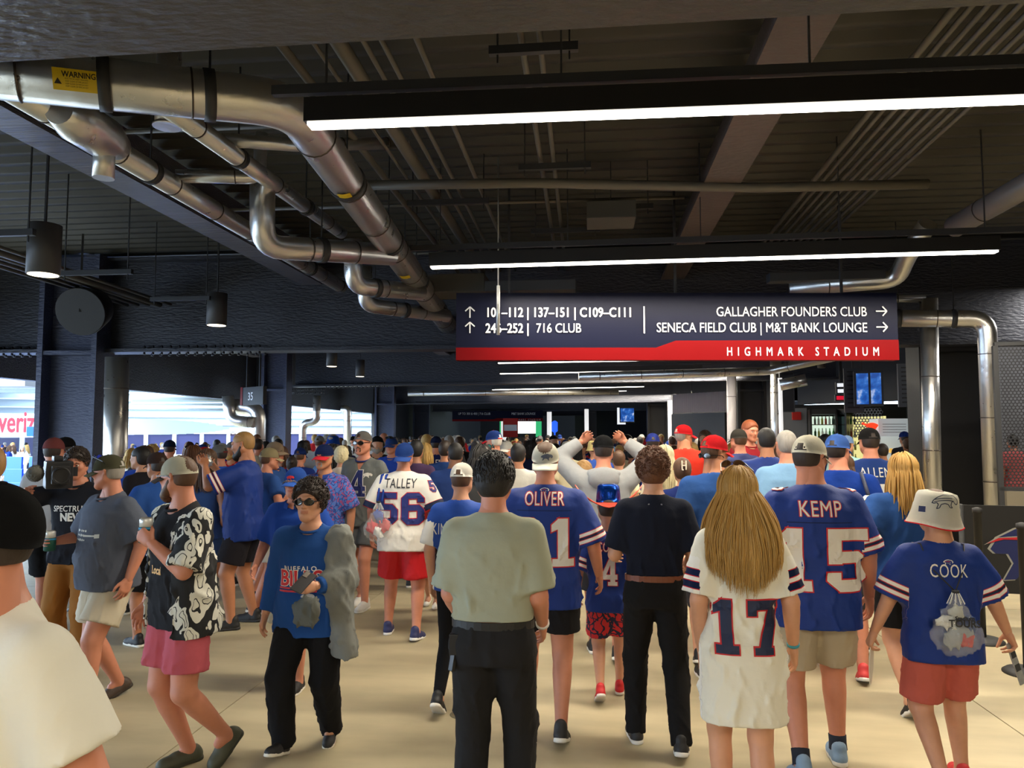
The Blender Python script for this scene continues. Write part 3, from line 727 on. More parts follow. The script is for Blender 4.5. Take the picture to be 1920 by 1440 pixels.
            bmesh.ops.transform(bm, matrix=TT, verts=bm.verts); me = bpy.data.meshes.new('brim'); bm.to_mesh(me); bm.free(); link('brim', me, brim if not isinstance(brim, tuple) else cloth(brim, 'shiny'), o)
        return o, TT
GLASSM = mat('lens_black', sr(10, 10, 12), .08, spec=.9)
def glasses(T, parent, top=False, clear=False, col=sr(15, 14, 14), lens=None, tilt=0, backneck=False):
    """spectacles / sunglasses in head space; top = pushed up onto hat or hair"""
    M = T @ (Matrix.Translation((0, -.008, .075)) @ Matrix.Rotation(math.radians(24), 4, 'X') if top else Matrix.Identity(4))
    if backneck: M = T @ Matrix.Rotation(math.pi, 4, 'Z') @ Matrix.Translation((0, .012, -.03))
    fm = mat('spectacle_frame', col, .3); mb = MB(); w = .034
    def loop(cx, flat=.0):
        return [M @ Vector((cx + .027 * math.cos(a) * (1 - .1 * math.sin(a)), .108 - .010 * abs((cx + .027 * math.cos(a)) / .06) ** 2 * 1.8, .004 + .0185 * math.sin(a))) for a in np.linspace(0, 2 * math.pi, 15)]
    for sx in (-1, 1):
        mb.tube(loop(sx * w), .0022 if clear else .0032, 5, cap=False)
        mb.bar(M @ Vector((sx * .062, .098, .008)), M @ Vector((sx * .083, .000, .010)), .003, .005); mb.bar(M @ Vector((sx * .083, .0, .010)), M @ Vector((sx * .080, -.025, -.004)), .003, .004)
    mb.bar(M @ Vector((-.008, .108, .009)), M @ Vector((.008, .108, .009)), .004, .004)
    f = mb.build('sunglasses' if not clear else 'eyeglasses', fm, parent)
    if not clear:
        mb = MB()
        for sx in (-1, 1): mb.poly(loop(sx * w)[:-1], False)
        mb.build('lens', lens or GLASSM, f)
    return f

# ---------------------------------------------------------------- the figure itself
def ik(a, b, l1, l2, pole):
    a, b = np.array(a, float), np.array(b, float); d = b - a; D = np.linalg.norm(d)
    D2 = min(D, (l1 + l2) * .999); d = d / D; b = a + d * D2
    x = (l1 * l1 - l2 * l2 + D2 * D2) / (2 * D2); hh = math.sqrt(max(0, l1 * l1 - x * x))
    p = np.array(pole, float); p = p - d * (p @ d); p /= np.linalg.norm(p)
    return a + d * x + p * hh, b
WALK = dict(L=(-.09, .22, .085, 12, 3), R=(.09, -.26, .13, -38, 3))
WALK2 = dict(L=(-.09, -.24, .12, -34, 3), R=(.09, .22, .085, 10, 3))
STEP = dict(L=(-.09, .12, .08, 0, 4), R=(.09, -.14, .095, -16, 4))
STEP2 = dict(L=(-.09, -.14, .095, -16, 4), R=(.09, .12, .08, 0, 4))
STAND = dict(L=(-.12, .03, .08, 0, 12), R=(.12, -.03, .08, 0, 12))
HANG = (.10, .02, -.97, 'relax')
def person(px, Z, H=1.78, face=0, label='person', sex='m', g=1.0, belly=0.0, sw=1.0, hs=None, feet=STEP, L=HANG, R=HANG, lean=2, head=(0, 0, 0),
           skin='fair', hair=('short', 'dark'), beard=None, eyes=False, top=None, bottom=None, shoes=(BLACK, WHITE), socks=None, h=.013, seed=0, group=None, loc=None, poleL=None, poleR=None, handh=None):
    P = Z if isinstance(Z, Vector) else (G(px, Z) if loc is None else Vector(loc))
    rt = root('person', label, 'person', (P.x, P.y, 0), math.radians(face), group)
    hs = H / 1.8 * (.97 if sex == 'f' else 1) if hs is None else hs
    s = (H - .30 * hs) / 1.5; fem = sex == 'f'; sw = sw * (.90 if fem else 1)
    a = math.radians(lean); up = np.array((0, math.sin(a), math.cos(a))); fw = np.array((0, math.cos(a), -math.sin(a))); rtv = np.array((1., 0, 0))
    M3 = np.stack([rtv, fw, up], 1)
    drop = max(abs(feet['L'][1]), abs(feet['R'][1])) ** 2 * .35
    O = np.array((0, 0, (.95 - drop) * s)); loc2 = lambda x, y, z: O + M3 @ np.array((x, y, z - .95)) * s
    # joints
    hipw = .092 * (1.02 if fem else 1) * g ** .5; hip = {'L': O + np.array((-hipw, 0, -.02)) * s, 'R': O + np.array((hipw, 0, -.02)) * s}
    ank, knee = {}, {}
    for k in 'LR':
        f = feet[k]; ank[k] = np.array((f[0] * s * max(1, g ** .5), f[1] * s, f[2] * (s if s > .8 else .9)))
        knee[k], ank[k] = ik(hip[k], ank[k], .44 * s, .43 * s, (f[4] / 60 * (-1 if k == 'L' else 1), 1, 0))
    shj = {'L': loc2(-.178 * sw * g ** .35, -.01, 1.435), 'R': loc2(.178 * sw * g ** .35, -.01, 1.435)}
    la, lf = .285 * s, .255 * s; elb, wri = {}, {}; AL = la + lf
    arm = dict(L=L, R=R); pole = dict(L=poleL, R=poleR)
    for k in 'LR':
        sx = -1 if k == 'L' else 1; t = arm[k]; tgt = shj[k] + np.array((sx * t[0], t[1], t[2])) * AL
        pl = pole[k] or (.5, -1, -.25); elb[k], wri[k] = ik(shj[k], tgt, la, lf, (sx * pl[0], pl[1], pl[2]))
    headC = loc2(0, .0, 1.5) + np.array((0, (.012 + .05 * math.sin(a)) * s, 0)) + np.array((0, 0, .18 * hs)); headC[1] += .012
    neck0 = loc2(0, -.022, 1.46); 
    # torso profile (units of s)
    zs = np.array((.80, .88, .95, 1.02, 1.10, 1.20, 1.30, 1.40, 1.455, 1.49, 1.52)) - .95
    if fem:
        w = np.array((.12, .165, .178, .165, .142, .135, .145, .150, .120, .075, .05)); f = np.array((.08, .095, .10, .10, .092, .092, .118, .10, .072, .052, .04)); b = np.array((.09, .118, .122, .098, .078, .08, .09, .092, .082, .062, .05))
    else:
        w = np.array((.12, .160, .168, .163, .156, .160, .172, .178, .145, .085, .055)); f = np.array((.08, .098, .104, .104, .102, .106, .116, .104, .076, .055, .042)); b = np.array((.09, .110, .116, .098, .084, .090, .104, .104, .090, .066, .052))
    gw = np.interp(zs + .95, (1.35, 1.5), (g, 1 + (g - 1) * .3)); w = w * gw * np.interp(zs + .95, (1.25, 1.42), (1, sw ** .7)); f = f * gw; b = b * (gw ** .7)
    bel = np.exp(-((zs + .95 - 1.08) / .14) ** 2) * belly; f = f + bel; w = w + bel * .45; b = b + bel * .1
    box = .42 * s * max(1, g); hi = H + .05
    allp = np.stack([wri['L'], wri['R'], elb['L'], elb['R'], ank['L'], ank['R'], knee['L'], knee['R'], shj['L'], shj['R'], O]); lo3 = allp.min(0) - .2; hi3 = allp.max(0) + .2
    lo3[2] = 0; hi3[2] = max(loc2(0, 0, 1.6)[2] + .1, allp[:, 2].max() + .12)
    F = Field(lo3, hi3, h)
    F.torso(O, M3, zs * s, w * s, f * s, b * s, -.06 * s, .57 * s)
    gm = g ** .6
    for k in 'LR':
        sx = -1 if k == 'L' else 1
        F.cone(hip[k], knee[k], np.array((.090, .083, .062)) * s * gm, .04, (0, .4, 1)); F.cone(knee[k], ank[k] + (0, 0, 0), np.array((.057, .058, .040, .036)) * s * gm, .02, (0, .3, .8, 1))
        fd = np.array((math.sin(math.radians(feet[k][4])) * sx, math.cos(math.radians(feet[k][4])), 0)); F.cone(ank[k] + np.array((0, 0, -.02)), ank[k] + fd * .05 - np.array((0, 0, .03)), (.033, .03), .02)
        F.cone(shj[k], elb[k], np.array((.056, .051, .041)) * s * gm, .03, (0, .35, 1)); F.cone(elb[k], wri[k], np.array((.041, .042, .033, .026)) * s * (gm ** .7), .015, (0, .25, .7, 1))
        F.cone(shj[k] + up * .010 * s - rtv * sx * .03 * s, neck0 + up * .028 * s, (.046 * s, .056 * s * gm), .035)
    nr = (.056 if not fem else .046) * hs * gm ** .7
    F.cone(neck0, headC + np.array((0, -.030, -.07)) * hs, (nr * 1.12, nr), .03)
    V, Q = F.mesh(); Vs, Qs, Ms = [V], [Q], [np.zeros(len(Q), int)]; o = len(V)
    # head and hands
    near = h <= .0136
    hh = handh or (.006 if h < .0125 else .0085 if near else .012)
    Th = Matrix.Translation(headC) @ Matrix.Rotation(math.radians(head[0]), 4, 'Z') @ Matrix.Rotation(math.radians(head[1]), 4, 'X') @ Matrix.Rotation(math.radians(head[2]), 4, 'Y') @ Matrix.Scale(hs, 4)
    Tn = np.array(Th); v, q, m = head_geo(sex, (.005 if near else .0065) if eyes else (.0085 if near else (.0115 if h < .024 else .019)))
    Vs.append(v @ Tn[:3, :3].T + Tn[:3, 3]); Qs.append(q + o); Ms.append(m); o += len(v)
    frames = {}
    for k in 'LR':
        kind = arm[k][3]; v, q = hand_geo(kind, hh); sx = -1 if k == 'L' else 1
        z = (elb[k] - wri[k]); z /= np.linalg.norm(z)
        if len(arm[k]) > 5: zz = -np.array((sx * arm[k][5][0], arm[k][5][1], arm[k][5][2])); z = zz / np.linalg.norm(zz)
        th = arm[k][4] if len(arm[k]) > 4 else ((0, 1, 0) if abs(z[2]) > .6 else (0, 0, 1)); th = np.array((sx * th[0], th[1], th[2]), float)
        y = th - z * (th @ z); y /= np.linalg.norm(y); x = np.cross(y, z); R3 = np.stack([x, y, z], 1)
        vv = v * ((-1, 1, 1) if k == 'L' else (1, 1, 1)) * (s * (.93 if not fem else .88) * (1.0 if s > .85 else 1.06)); Vs.append(vv @ R3.T + wri[k]); qq = (q[:, ::-1] if k == 'L' else q) + o; Qs.append(qq); Ms.append(np.zeros(len(q), int)); o += len(v)
        frames[k] = (wri[k], R3, s)
    me = mesh_np('body', np.concatenate(Vs), np.concatenate(Qs), mi=np.concatenate(Ms))
    hc = hair[1] if hair else 'dark'
    sm = skin_mat(skin); lip = mat('lips_' + skin, tuple(np.array(SKIN[skin]) * (.86, .66, .64)), .45)
    body = link('body', me, [sm, lip, mat('eye_white', sr(225, 220, 212), .25), mat('iris', sr(44, 30, 22), .2), hair_mat('dark' if hc in ('pale', 'white', 'blond', 'gold') else hc)], rt)
    d = dict(root=rt, O=O, M=M3, s=s, hs=hs, T=Th, wri=wri, elb=elb, shj=shj, frames=frames, body=body, ank=ank, knee=knee, hip=hip, g=g, loc=loc2)
    if hair and hair[0]:
        v, q = hair_geo(hair[0], near); link('hair', mesh_np('hair', v @ Tn[:3, :3].T + Tn[:3, 3], q), hair_mat(hair[1]), rt)
    if beard:
        v, q = beard_geo(beard[0]); link('beard', mesh_np('beard', v @ Tn[:3, :3].T + Tn[:3, 3], q), hair_mat(beard[1]), rt)
    # ------------------------------------------------------------ bottoms
    if bottom:
        kind = bottom.get('kind', 'shorts'); ln = bottom.get('len', .62); loose = bottom.get('loose', 1.0); m = bottom.get('m') or cloth(bottom['c'], bottom.get('t', 'cotton'))
        F = Field(np.minimum(lo3, allp.min(0) - .15), (hi3[0], hi3[1], 1.1 * s), h)
        waist = bottom.get('waist', 1.035)
        F.torso(O, M3, zs * s, w * s + .010, f * s + .009, b * s + .010, -.10 * s, (waist - .95) * s)
        for k in 'LR':
            if kind == 'pants':
                F.cone(hip[k] + (0, 0, -.0), knee[k], np.array((.098, .096, .080)) * s * gm * loose, .035, (0, .4, 1))
                e = ank[k] + np.array((0, -.01, -.025)); F.cone(knee[k], e, np.array((.080, .076, .066, .066)) * s * gm * loose, .02, (0, .4, .85, 1), cut=1.0)
            elif kind == 'leggings':
                F.cone(hip[k], knee[k], np.array((.094, .088, .067)) * s * gm, .035, (0, .4, 1)); F.cone(knee[k], ank[k], np.array((.062, .062, .043)) * s * gm, .02, (0, .3, 1), cut=.97)
            else:
                d1 = knee[k] - hip[k]; e = hip[k] + d1 * ln / .62 * .93
                F.cone(hip[k], e, np.array((.100, .106, .110)) * s * gm * loose * np.array((1, 1, bottom.get('flare', 1.0))), .03, (0, .5, 1), cut=1.0)
        if top and top.get('hem', .86) < .97:
            hz = (top.get('hem', .86) + .05) * s; F.F = np.where(F.ax[2][None, None, :] > hz, np.maximum(F.F, F.ax[2][None, None, :] - hz), F.F)
        V, Q = F.mesh(); N = normals(V, Q); N[:, 2] *= .15; V = folds(V, N, .006 if kind != 'leggings' else .002, seed + 11, .9)
        nm = {'pants': 'trousers', 'leggings': 'leggings', 'shorts': 'shorts'}[kind]
        bo = link(nm, mesh_np(nm, V, Q), m, rt)
        d['bottom'] = bo
        if bottom.get('belt'):
            pts = [loc2((np.interp(waist - .955, zs, w) + .017) * math.sin(t), (np.interp(waist - .955, zs, f if math.cos(t) > 0 else b) + .017) * math.cos(t), waist - .012) for t in np.linspace(0, 2 * math.pi, 33)]
            mb = MB()
            for p, q in zip(pts[:-1], pts[1:]): mb.bar(p, q, .006, .034)
            mb.build('belt', mat('belt_leather', bottom['belt'], .45), bo)
    # ------------------------------------------------------------ tops
    if top:
        hem = top.get('hem', .86); off = top.get('loose', .014); slv = top.get('sleeve', .72); m = top.get('m') or cloth(top['c'], top.get('t', 'cotton'), top.get('stripes'))
        F = Field(lo3 - (0.03, .03, 0), hi3, h)
        W2, F2, B2 = w + off, f + off * .8, b + off
        zz = list(zs + .95)
        if hem < .97:   # hangs from the widest place
            zz = np.array([hem - .08, hem] + [q for q in zz if q > hem + .03]); ww = lambda A: np.interp(zz - .95, zs, A)
            W2 = ww(w) + off; F2 = ww(f) + off * .8; B2 = ww(b) + off
            drape = top.get('drape', .92)
            lowz = zz < 1.02; gl = bottom.get('loose', 1.0) * gm if bottom else gm
            W2[lowz] = np.maximum(W2[lowz], hipw + .108 * gl + .012); F2[lowz] = np.maximum(F2[lowz], .112 * gl + .014); B2[lowz] = np.maximum(B2[lowz], max(.115 * gl + .016, b.max() + .03))
            for A in (W2, F2, B2):
                mx = 0
                for i in range(len(zz) - 1, -1, -1):
                    if zz[i] < 1.36: mx = max(mx * (1 - (1 - drape) * .12), A[i]); A[i] = max(A[i], mx * (1 if zz[i] < 1.2 else .98))
        else: zz = np.array(zz)
        F.torso(O, M3, (zz - .95) * s, W2 * s, F2 * s, B2 * s, (hem - .95) * s, .565 * s)
        slr = top.get('slr', 1.0)
        for k in 'LR':
            sx = -1 if k == 'L' else 1
            if slv <= 1:
                e = shj[k] + (elb[k] - shj[k]) * slv
                if slv > .2: F.cone(shj[k], e, np.array((.068, .070, .076)) * s * gm * np.array((1, slr, slr)) , .035, (0, .5, 1), cut=1.0)
            else:
                F.cone(shj[k], elb[k], np.array((.068, .062, .056)) * s * gm * slr, .035, (0, .5, 1))
                F.cone(elb[k], elb[k] + (wri[k] - elb[k]) * min(1, slv - 1), np.array((.056, .052, .040)) * s * gm * slr, .02, (0, .5, 1), cut=1.0)
            F.cone(shj[k] + up * .012 * s - rtv * sx * .03 * s, neck0 + up * .024 * s, (.057 * s, .068 * s * gm), .035)
        # scoop the neckline so that skin shows to the collar
        nc = headC + np.array((0, -.02, -.10)) * hs
        F.cone(loc2(0, .018, 1.520), nc, (nr * 1.20, nr * 1.25), .012, sub=True)
        if top.get('vneck') or top.get('open'): F.cone(loc2(0, .10, 1.42 if top.get('vneck') else 1.40), loc2(0, .03, 1.54), (.012, .06), .01, sub=True)
        if top.get('tank'):
            for sx in (-1, 1): F.cone(loc2(sx * .20, 0, 1.30), loc2(sx * .19, 0, 1.56), (.05, .065), .01, sub=True)
        V, Q = F.mesh(); N = normals(V, Q); N[:, 2] *= .2
        amp = top.get('fold', .008); wgt = np.clip((1.50 * s - V[:, 2]) / .35, .25, 1)[:, None]
        V = V + (folds(V, N, amp, seed, 1.0) - V) * wgt
        nm = top.get('name', 'shirt'); me = mesh_np(nm, V, Q)
        if top.get('stripes'):
            sl = np.full(len(V), 1.0)
            for k in 'LR':
                sx = -1 if k == 'L' else 1; A, B3 = shj[k], elb[k]; e = A + (B3 - A) * slv; dd = e - A; LL = np.linalg.norm(dd); t = (V - A) @ dd / LL; r = np.linalg.norm((V - A) - np.outer(t, dd / LL), axis=1)
                inn = (t > LL * .28) & (r < .098 * s * gm * slr) & ((V[:, 0] * sx) > (W2[4] * s + (abs(A[0]) - W2[4] * s) * .2 if sw else 0)) ; inn &= (V[:, 0] * sx) > .12 * s
                sl[inn] = (LL - t[inn])
            at = me.attributes.new('sl', 'FLOAT', 'POINT'); at.data.foreach_set('value', sl.astype(np.float32))
        sh = link(nm, me, m, rt); d['shirt'] = sh
        d['bvh'] = BVHTree.FromPolygons(V.tolist(), Q.tolist())
        col = top.get('collar', tuple(top['c']) if 'c' in top else None)
        if col:
            cc, ck = col if isinstance(col, tuple) and isinstance(col[1], str) else (col, 'crew')
            bc, cz = np.array(loc2(0, .004, 1.508)), .028
            n = 29; aa = np.linspace(0, 2 * math.pi, n); pts = []
            R1 = nr * 1.22
            if ck == 'crew':
                pts = [bc + M3 @ np.array((R1 * math.sin(t) * 1.08, R1 * math.cos(t) * 1.02 + .006, -.020 * s * math.cos(t) + .006)) for t in aa]
                v, q = tubes(np.array([pts]), np.full(n, .0085), 6); link('collar', mesh_np('collar', v, q), cloth(cc), sh)
            else:
                mb = MB(); rows = []
                for j, (dr, dz) in enumerate(((0.0, .034), (.012, .030), (.024, -.008), (.020, -.010), (.006, .0))):
                    rows.append([mb.bm.verts.new(bc + M3 @ np.array(((R1 + dr) * math.sin(t), (R1 + dr) * math.cos(t) * 1.02 + .006, dz * s - .03 * s * (.5 + .5 * math.cos(t))))) for t in np.linspace(.30, 2 * math.pi - .30, n)])
                for j in range(4):
                    for i in range(n - 1): mb.bm.faces.new((rows[j][i], rows[j][i + 1], rows[j + 1][i + 1], rows[j + 1][i])).smooth = True
                mb.build('collar', cloth(cc), sh)
    # ------------------------------------------------------------ shoes
    if shoes:
        su, ss = shoes[0], shoes[1]; kind = shoes[2] if len(shoes) > 2 else 'sneaker'; up_me, so_me = shoe_geo('slip' if kind == 'slip' else 'sneaker')
        for k in 'LR':
            f = feet[k]; sx = -1 if k == 'L' else 1
            mw = Matrix.Translation(ank[k]) @ Matrix.Rotation(math.radians(-f[4] * sx), 4, 'Z') @ Matrix.Rotation(math.radians(f[3]), 4, 'X') @ Matrix.Diagonal((sx * s * (1 if not fem else .92), s * (1 if not fem else .92), s, 1))
            um = su if isinstance(su, bpy.types.Material) else mat('shoe_fabric', su, .6, bump=.2, bscale=90)
            def own(nm, me_, mm, pa):
                if not me_.materials: me_.materials.append(None)
                o_ = link(nm, me_, None, pa); o_.material_slots[0].link = 'OBJECT'; o_.material_slots[0].material = mm; return o_
            sho = own('shoe', up_me, um, rt); sho.matrix_local = mw
            own('sole', so_me, mat('sole_rubber', ss, .6), sho)
            if near and kind == 'sneaker': own('laces', laces_mesh(), mat('sole_rubber', ss, .6), sho)
        if socks:
            for k in 'LR':
                a0 = ank[k]; dd = (knee[k] - a0); dd /= np.linalg.norm(dd); v, q = tubes(np.array([[a0 - dd * .01, a0 + dd * .03, a0 + dd * .07, a0 + dd * (.075)]]), np.array((.044, .042, .043, .03)) * s * gm, 12); link('sock', mesh_np('sock', v, q), cloth(socks), rt)
    return d

def jersey_back(d, name, num, c=WHITE, edge=RED, nz=1.40, numz=1.08, nh=.27, fs=.108, sx=.62, wid=.95, seam=None, logo=None, side='back', x=0, bold=.0):
    sh, bvh, s = d['shirt'], d['bvh'], d['s']; mc = mat('print_ink', c, .6); me_ = mat('print_edge', edge, .6) if edge else None
    if name:
        if me_: decal('player_name_edge', text_mesh(name, fs * s, bold + .0042, sx, spacing=1.08), sh, me_, nz * s, x, side, .0035, parent=sh, bvh=bvh)
        decal('player_name', text_mesh(name, fs * s, bold, sx, spacing=1.08), sh, mc, nz * s, x, side, .0055, parent=sh, bvh=bvh)
    if num:
        if me_: decal('jersey_number_edge', number2d(num, nh * s, .007 * s, wid=wid), sh, me_, numz * s, x, side, .0035, parent=sh, bvh=bvh)
        decal('jersey_number', number2d(num, nh * s, 0, wid=wid), sh, mc, numz * s, x, side, .0065, parent=sh, bvh=bvh)
    if seam: decal('yoke_seam', [[(-.17 * s, 0), (.17 * s, 0), (.17 * s, .004), (-.17 * s, .004)]], sh, mat('seam', seam, .9), (nz - .035) * s, x, side, .003, parent=sh, bvh=bvh)
    if logo:
        decal('team_mark', buf_shapes(.0052 * s, 1, .12), sh, mat('print_ink', WHITE, .6), (nz + .09) * s, x, side, .0035, .02, parent=sh, bvh=bvh)
        decal('team_mark_fill', buf_shapes(.0045 * s, 1), sh, mat('print_blue', sr(24, 52, 130), .6), (nz + .09) * s, x, side, .005, .02, parent=sh, bvh=bvh)
        decal('team_mark_streak', red_shapes(.0045 * s, 1), sh, mat('print_edge', RED, .6), (nz + .09) * s, x, side, .0065, .02, parent=sh, bvh=bvh)
# ================================================================ setting
def PZ(px, py, z):
    d = CR @ Vector(((px - 960) / FPX, -(py - 720) / FPX, -1)); return CP + d * ((z - EYE) / d.z)
def steel_mat(name, c, rough=.55, b=.5, sc=(9, 60)):
    m = mat(name, c, rough, bump=b, bscale=28, var=.18, vscale=2, dist=.02); nt = m.node_tree
    for n in nt.nodes:
        if n.type == 'TEX_NOISE' and n.inputs['Scale'].default_value == 28:
            mp = nt.nodes.new('ShaderNodeMapping'); mp.inputs['Scale'].default_value = (.35, 1, 1.2); l = n.inputs['Vector'].links[0]
            nt.links.new(l.from_socket, mp.inputs[0]); nt.links.new(mp.outputs[0], n.inputs['Vector'])
    return m
FIREPROOF = steel_mat('fireproofed_steel', sr(52, 54, 64), .48, .9)
COLM = steel_mat('column_coating', sr(66, 72, 98), .5, .9)
BLACKM = mat('black_paint', sr(40, 40, 42), .6, bump=.15, bscale=30)
DECKM = mat('deck_paint', sr(66, 64, 58), .6, var=.2, vscale=1.5)
GREYP = mat('grey_conduit', sr(104, 100, 92), .45)
DARKP = mat('dark_strut', sr(52, 53, 56), .5)
def alu():
    m = bpy.data.materials.new('aluminium_jacket'); m.use_nodes = True; nt = m.node_tree; b = nt.nodes['Principled BSDF']
    b.inputs['Metallic'].default_value = .92; b.inputs['Base Color'].default_value = (.80, .78, .75, 1); b.inputs['Roughness'].default_value = .27
    tc = nt.nodes.new('ShaderNodeTexCoord'); n = nt.nodes.new('ShaderNodeTexNoise'); n.inputs['Scale'].default_value = 6; n.inputs['Detail'].default_value = 5
    nt.links.new(tc.outputs['Object'], n.inputs['Vector']); bu = nt.nodes.new('ShaderNodeBump'); bu.inputs['Strength'].default_value = .35; bu.inputs['Distance'].default_value = .02
    nt.links.new(n.outputs[0], bu.inputs['Height']); nt.links.new(bu.outputs[0], b.inputs['Normal'])
    mr = nt.nodes.new('ShaderNodeMapRange'); mr.inputs[3].default_value = .2; mr.inputs[4].default_value = .42; nt.links.new(n.outputs[0], mr.inputs[0]); nt.links.new(mr.outputs[0], b.inputs['Roughness'])
    return m
ALU = alu()
def concrete():
    m = bpy.data.materials.new('polished_concrete'); m.use_nodes = True; nt = m.node_tree; b = nt.nodes['Principled BSDF']
    tc = nt.nodes.new('ShaderNodeTexCoord')
    def noise(sc, det=5, st=(1, 1, 1)):
        mp = nt.nodes.new('ShaderNodeMapping'); mp.inputs['Scale'].default_value = st; nt.links.new(tc.outputs['Object'], mp.inputs[0])
        n = nt.nodes.new('ShaderNodeTexNoise'); n.inputs['Scale'].default_value = sc; n.inputs['Detail'].default_value = det; nt.links.new(mp.outputs[0], n.inputs['Vector']); return n
    n1, n2, n3 = noise(.7, 6), noise(3.0, 6, (.4, 1.6, 1)), noise(40, 2)
    r = nt.nodes.new('ShaderNodeValToRGB'); r.color_ramp.elements[0].position = .32; r.color_ramp.elements[1].position = .68
    r.color_ramp.elements[0].color = (*sr(158, 146, 118), 1); r.color_ramp.elements[1].color = (*sr(196, 182, 148), 1); nt.links.new(n1.outputs[0], r.inputs[0])
    mx = nt.nodes.new('ShaderNodeMix'); mx.data_type = 'RGBA'; mx.blend_type = 'MULTIPLY'; mx.inputs[0].default_value = .55; nt.links.new(r.outputs[0], mx.inputs[6])
    r2 = nt.nodes.new('ShaderNodeValToRGB'); r2.color_ramp.elements[0].position = .35; r2.color_ramp.elements[0].color = (.70, .69, .67, 1); r2.color_ramp.elements[1].position = .6; nt.links.new(n2.outputs[0], r2.inputs[0])
    nt.links.new(r2.outputs[0], mx.inputs[7]); nt.links.new(mx.outputs[2], b.inputs['Base Color'])
    mr = nt.nodes.new('ShaderNodeMapRange'); mr.inputs[3].default_value = .38; mr.inputs[4].default_value = .62; nt.links.new(n2.outputs[0], mr.inputs[0]); nt.links.new(mr.outputs[0], b.inputs['Roughness'])
    bu = nt.nodes.new('ShaderNodeBump'); bu.inputs['Strength'].default_value = .08; nt.links.new(n3.outputs[0], bu.inputs['Height']); nt.links.new(bu.outputs[0], b.inputs['Normal'])
    return m
CONC = concrete()
# floor slabs with sawn joints (recessed gaps between the slabs)
mb = MB(); mb.box((-12.5, -12, -.30), (16, 90, -.012)); floor = mb.build('floor', mat('joint_dark', sr(110, 102, 84), .9), kind='structure')
xs = [-12.5, -7.4, -2.45, 2.6, 7.6, 11.6, 16]; ys = [-12, -6.2, -1.3, 3.6, 8.5, 13.4, 18.3, 24, 30, 38, 48, 60, 90]
for i in range(len(xs) - 1):
    for j in range(len(ys) - 1):
        mb = MB(); g = .004; mb.box((xs[i] + g, ys[j] + g, -.10), (xs[i + 1] - g, ys[j + 1] - g, 0)); mb.build('slab', CONC, floor)
# round drain cover in the floor
c = PZ(868, 1340, 0); mb = MB(); mb.lathe([(.085, .0), (.085, .004), (.075, .005), (.01, .005)], 24, Matrix.Translation((c.x, c.y, 0))); dr = mb.build('floor_drain', mat('drain_metal', sr(140, 130, 104), .4, .6)); tag(dr, 'small round metal drain cover set in the concrete floor', 'drain')
# corrugated deck
def deck(x0, x1, y0, y1, z, pitch=.30, dep=.075):
    ys = []; y = y0
    while y < y1: ys += [(y, z), (y + .04, z + dep), (y + pitch / 2, z + dep), (y + pitch / 2 + .04, z)]; y += pitch
    n = len(ys); V = [(x, a, b) for x in (x0, x1) for a, b in ys]; Q = [(i, i + 1, n + i + 1, n + i) for i in range(n - 1)]
    return mesh_np('ceiling', V, Q, smooth=False)
dk = link('ceiling', deck(-12.5, 16, -12, 70, 5.05), DECKM, kind='structure')
mb = MB(); mb.box((-12.5, -12, 5.14), (16, 90, 5.5)); mb.build('slab', DECKM, dk)
# girders across the hall
def girder(a, b, zb=3.27, zt=4.95, wd=.42, label=''):
    a = Vector((a[0], a[1], 0)); b = Vector((b[0], b[1], 0)); d = (b - a).normalized(); n = Vector((-d.y, d.x, 0))
    mb = MB()
    for z0, z1, w in ((zb, zb + .06, wd), (zt - .06, zt, wd)): mb.bar(a + Vector((0, 0, (z0 + z1) / 2)), b + Vector((0, 0, (z0 + z1) / 2)), w, z1 - z0)
    mb.bar(a + Vector((0, 0, (zb + zt) / 2)), b + Vector((0, 0, (zb + zt) / 2)), .05, zt - zb - .1)
    g = mb.build('beam', FIREPROOF, kind='structure')
    L = (b - a).length; k = int(L / 2.1)
    mb = MB()
    for i in range(1, k): p = a + d * (L * i / k); mb.bar(p + Vector((0, 0, zb + .05)), p + Vector((0, 0, zt - .05)), .03, wd * .9, up=tuple(d))
    mb.build('stiffener', FIREPROOF, g, kind='stuff')
    mb = MB()
    for i in range(int(2.3 / .16)):
        for z in (zb + .075, zb - .012):
            for off in (-.12, .12):
                p = a + d * (1.2 + i * .16) + n * off; mb.lathe([(.022, 0), (.022, .03), (.012, .045)], 6, Matrix.Translation((p.x, p.y, z - (.03 if z < zb else 0))))
    mb.build('bolt', mat('bolt_steel', sr(58, 58, 64), .35, .7), g, kind='stuff'); return g
mb = MB(); mb.box((-12.5, .9, 3.27), (16, 2.575, 3.35)); mb.box((-12.5, 1.6, 3.35), (16, 1.7, 5.0)); mb.build('beam', steel_mat('near_beam_coating', sr(78, 76, 74), .42, 1.0), kind='structure')
girder((-9.0, 12.35), (13, 12.95)); girder((-10.1, 24.6), (13, 22.2), zb=3.45); girder((-9.5, 35.0), (13, 32.6)); girder((-9.9, 46), (12, 44)); girder((-9.9, 58), (12, 55)); girder((-12.4, -8.2), (16, -8.2))
girder((-12.4, 12.3), (-9.2, 12.3)); girder((-12.4, 24.6), (-10.2, 24.6))
# long secondary beams
for x, y0, y1 in ((-4.83, -8, 12.4), (1.36, -8, 12.6), (7.6, -8, 12.7), (-4.8, 12.8, 24), (.9, 12.9, 23.2), (6.4, 13, 23), (-5.2, 24.6, 34.5), (.2, 24, 33.6), (-11.2, -8, 24)):
    mb = MB(); mb.box((x - .19, y0, 4.43), (x + .19, y1, 4.47)); mb.box((x - .02, y0, 4.47), (x + .02, y1, 5.02)); mb.build('beam', steel_mat('beam_primer', sr(92, 80, 76), .5, .5) if x == 1.36 else steel_mat('edge_beam_coating', sr(104, 104, 118), .36, 1.0), kind='structure')
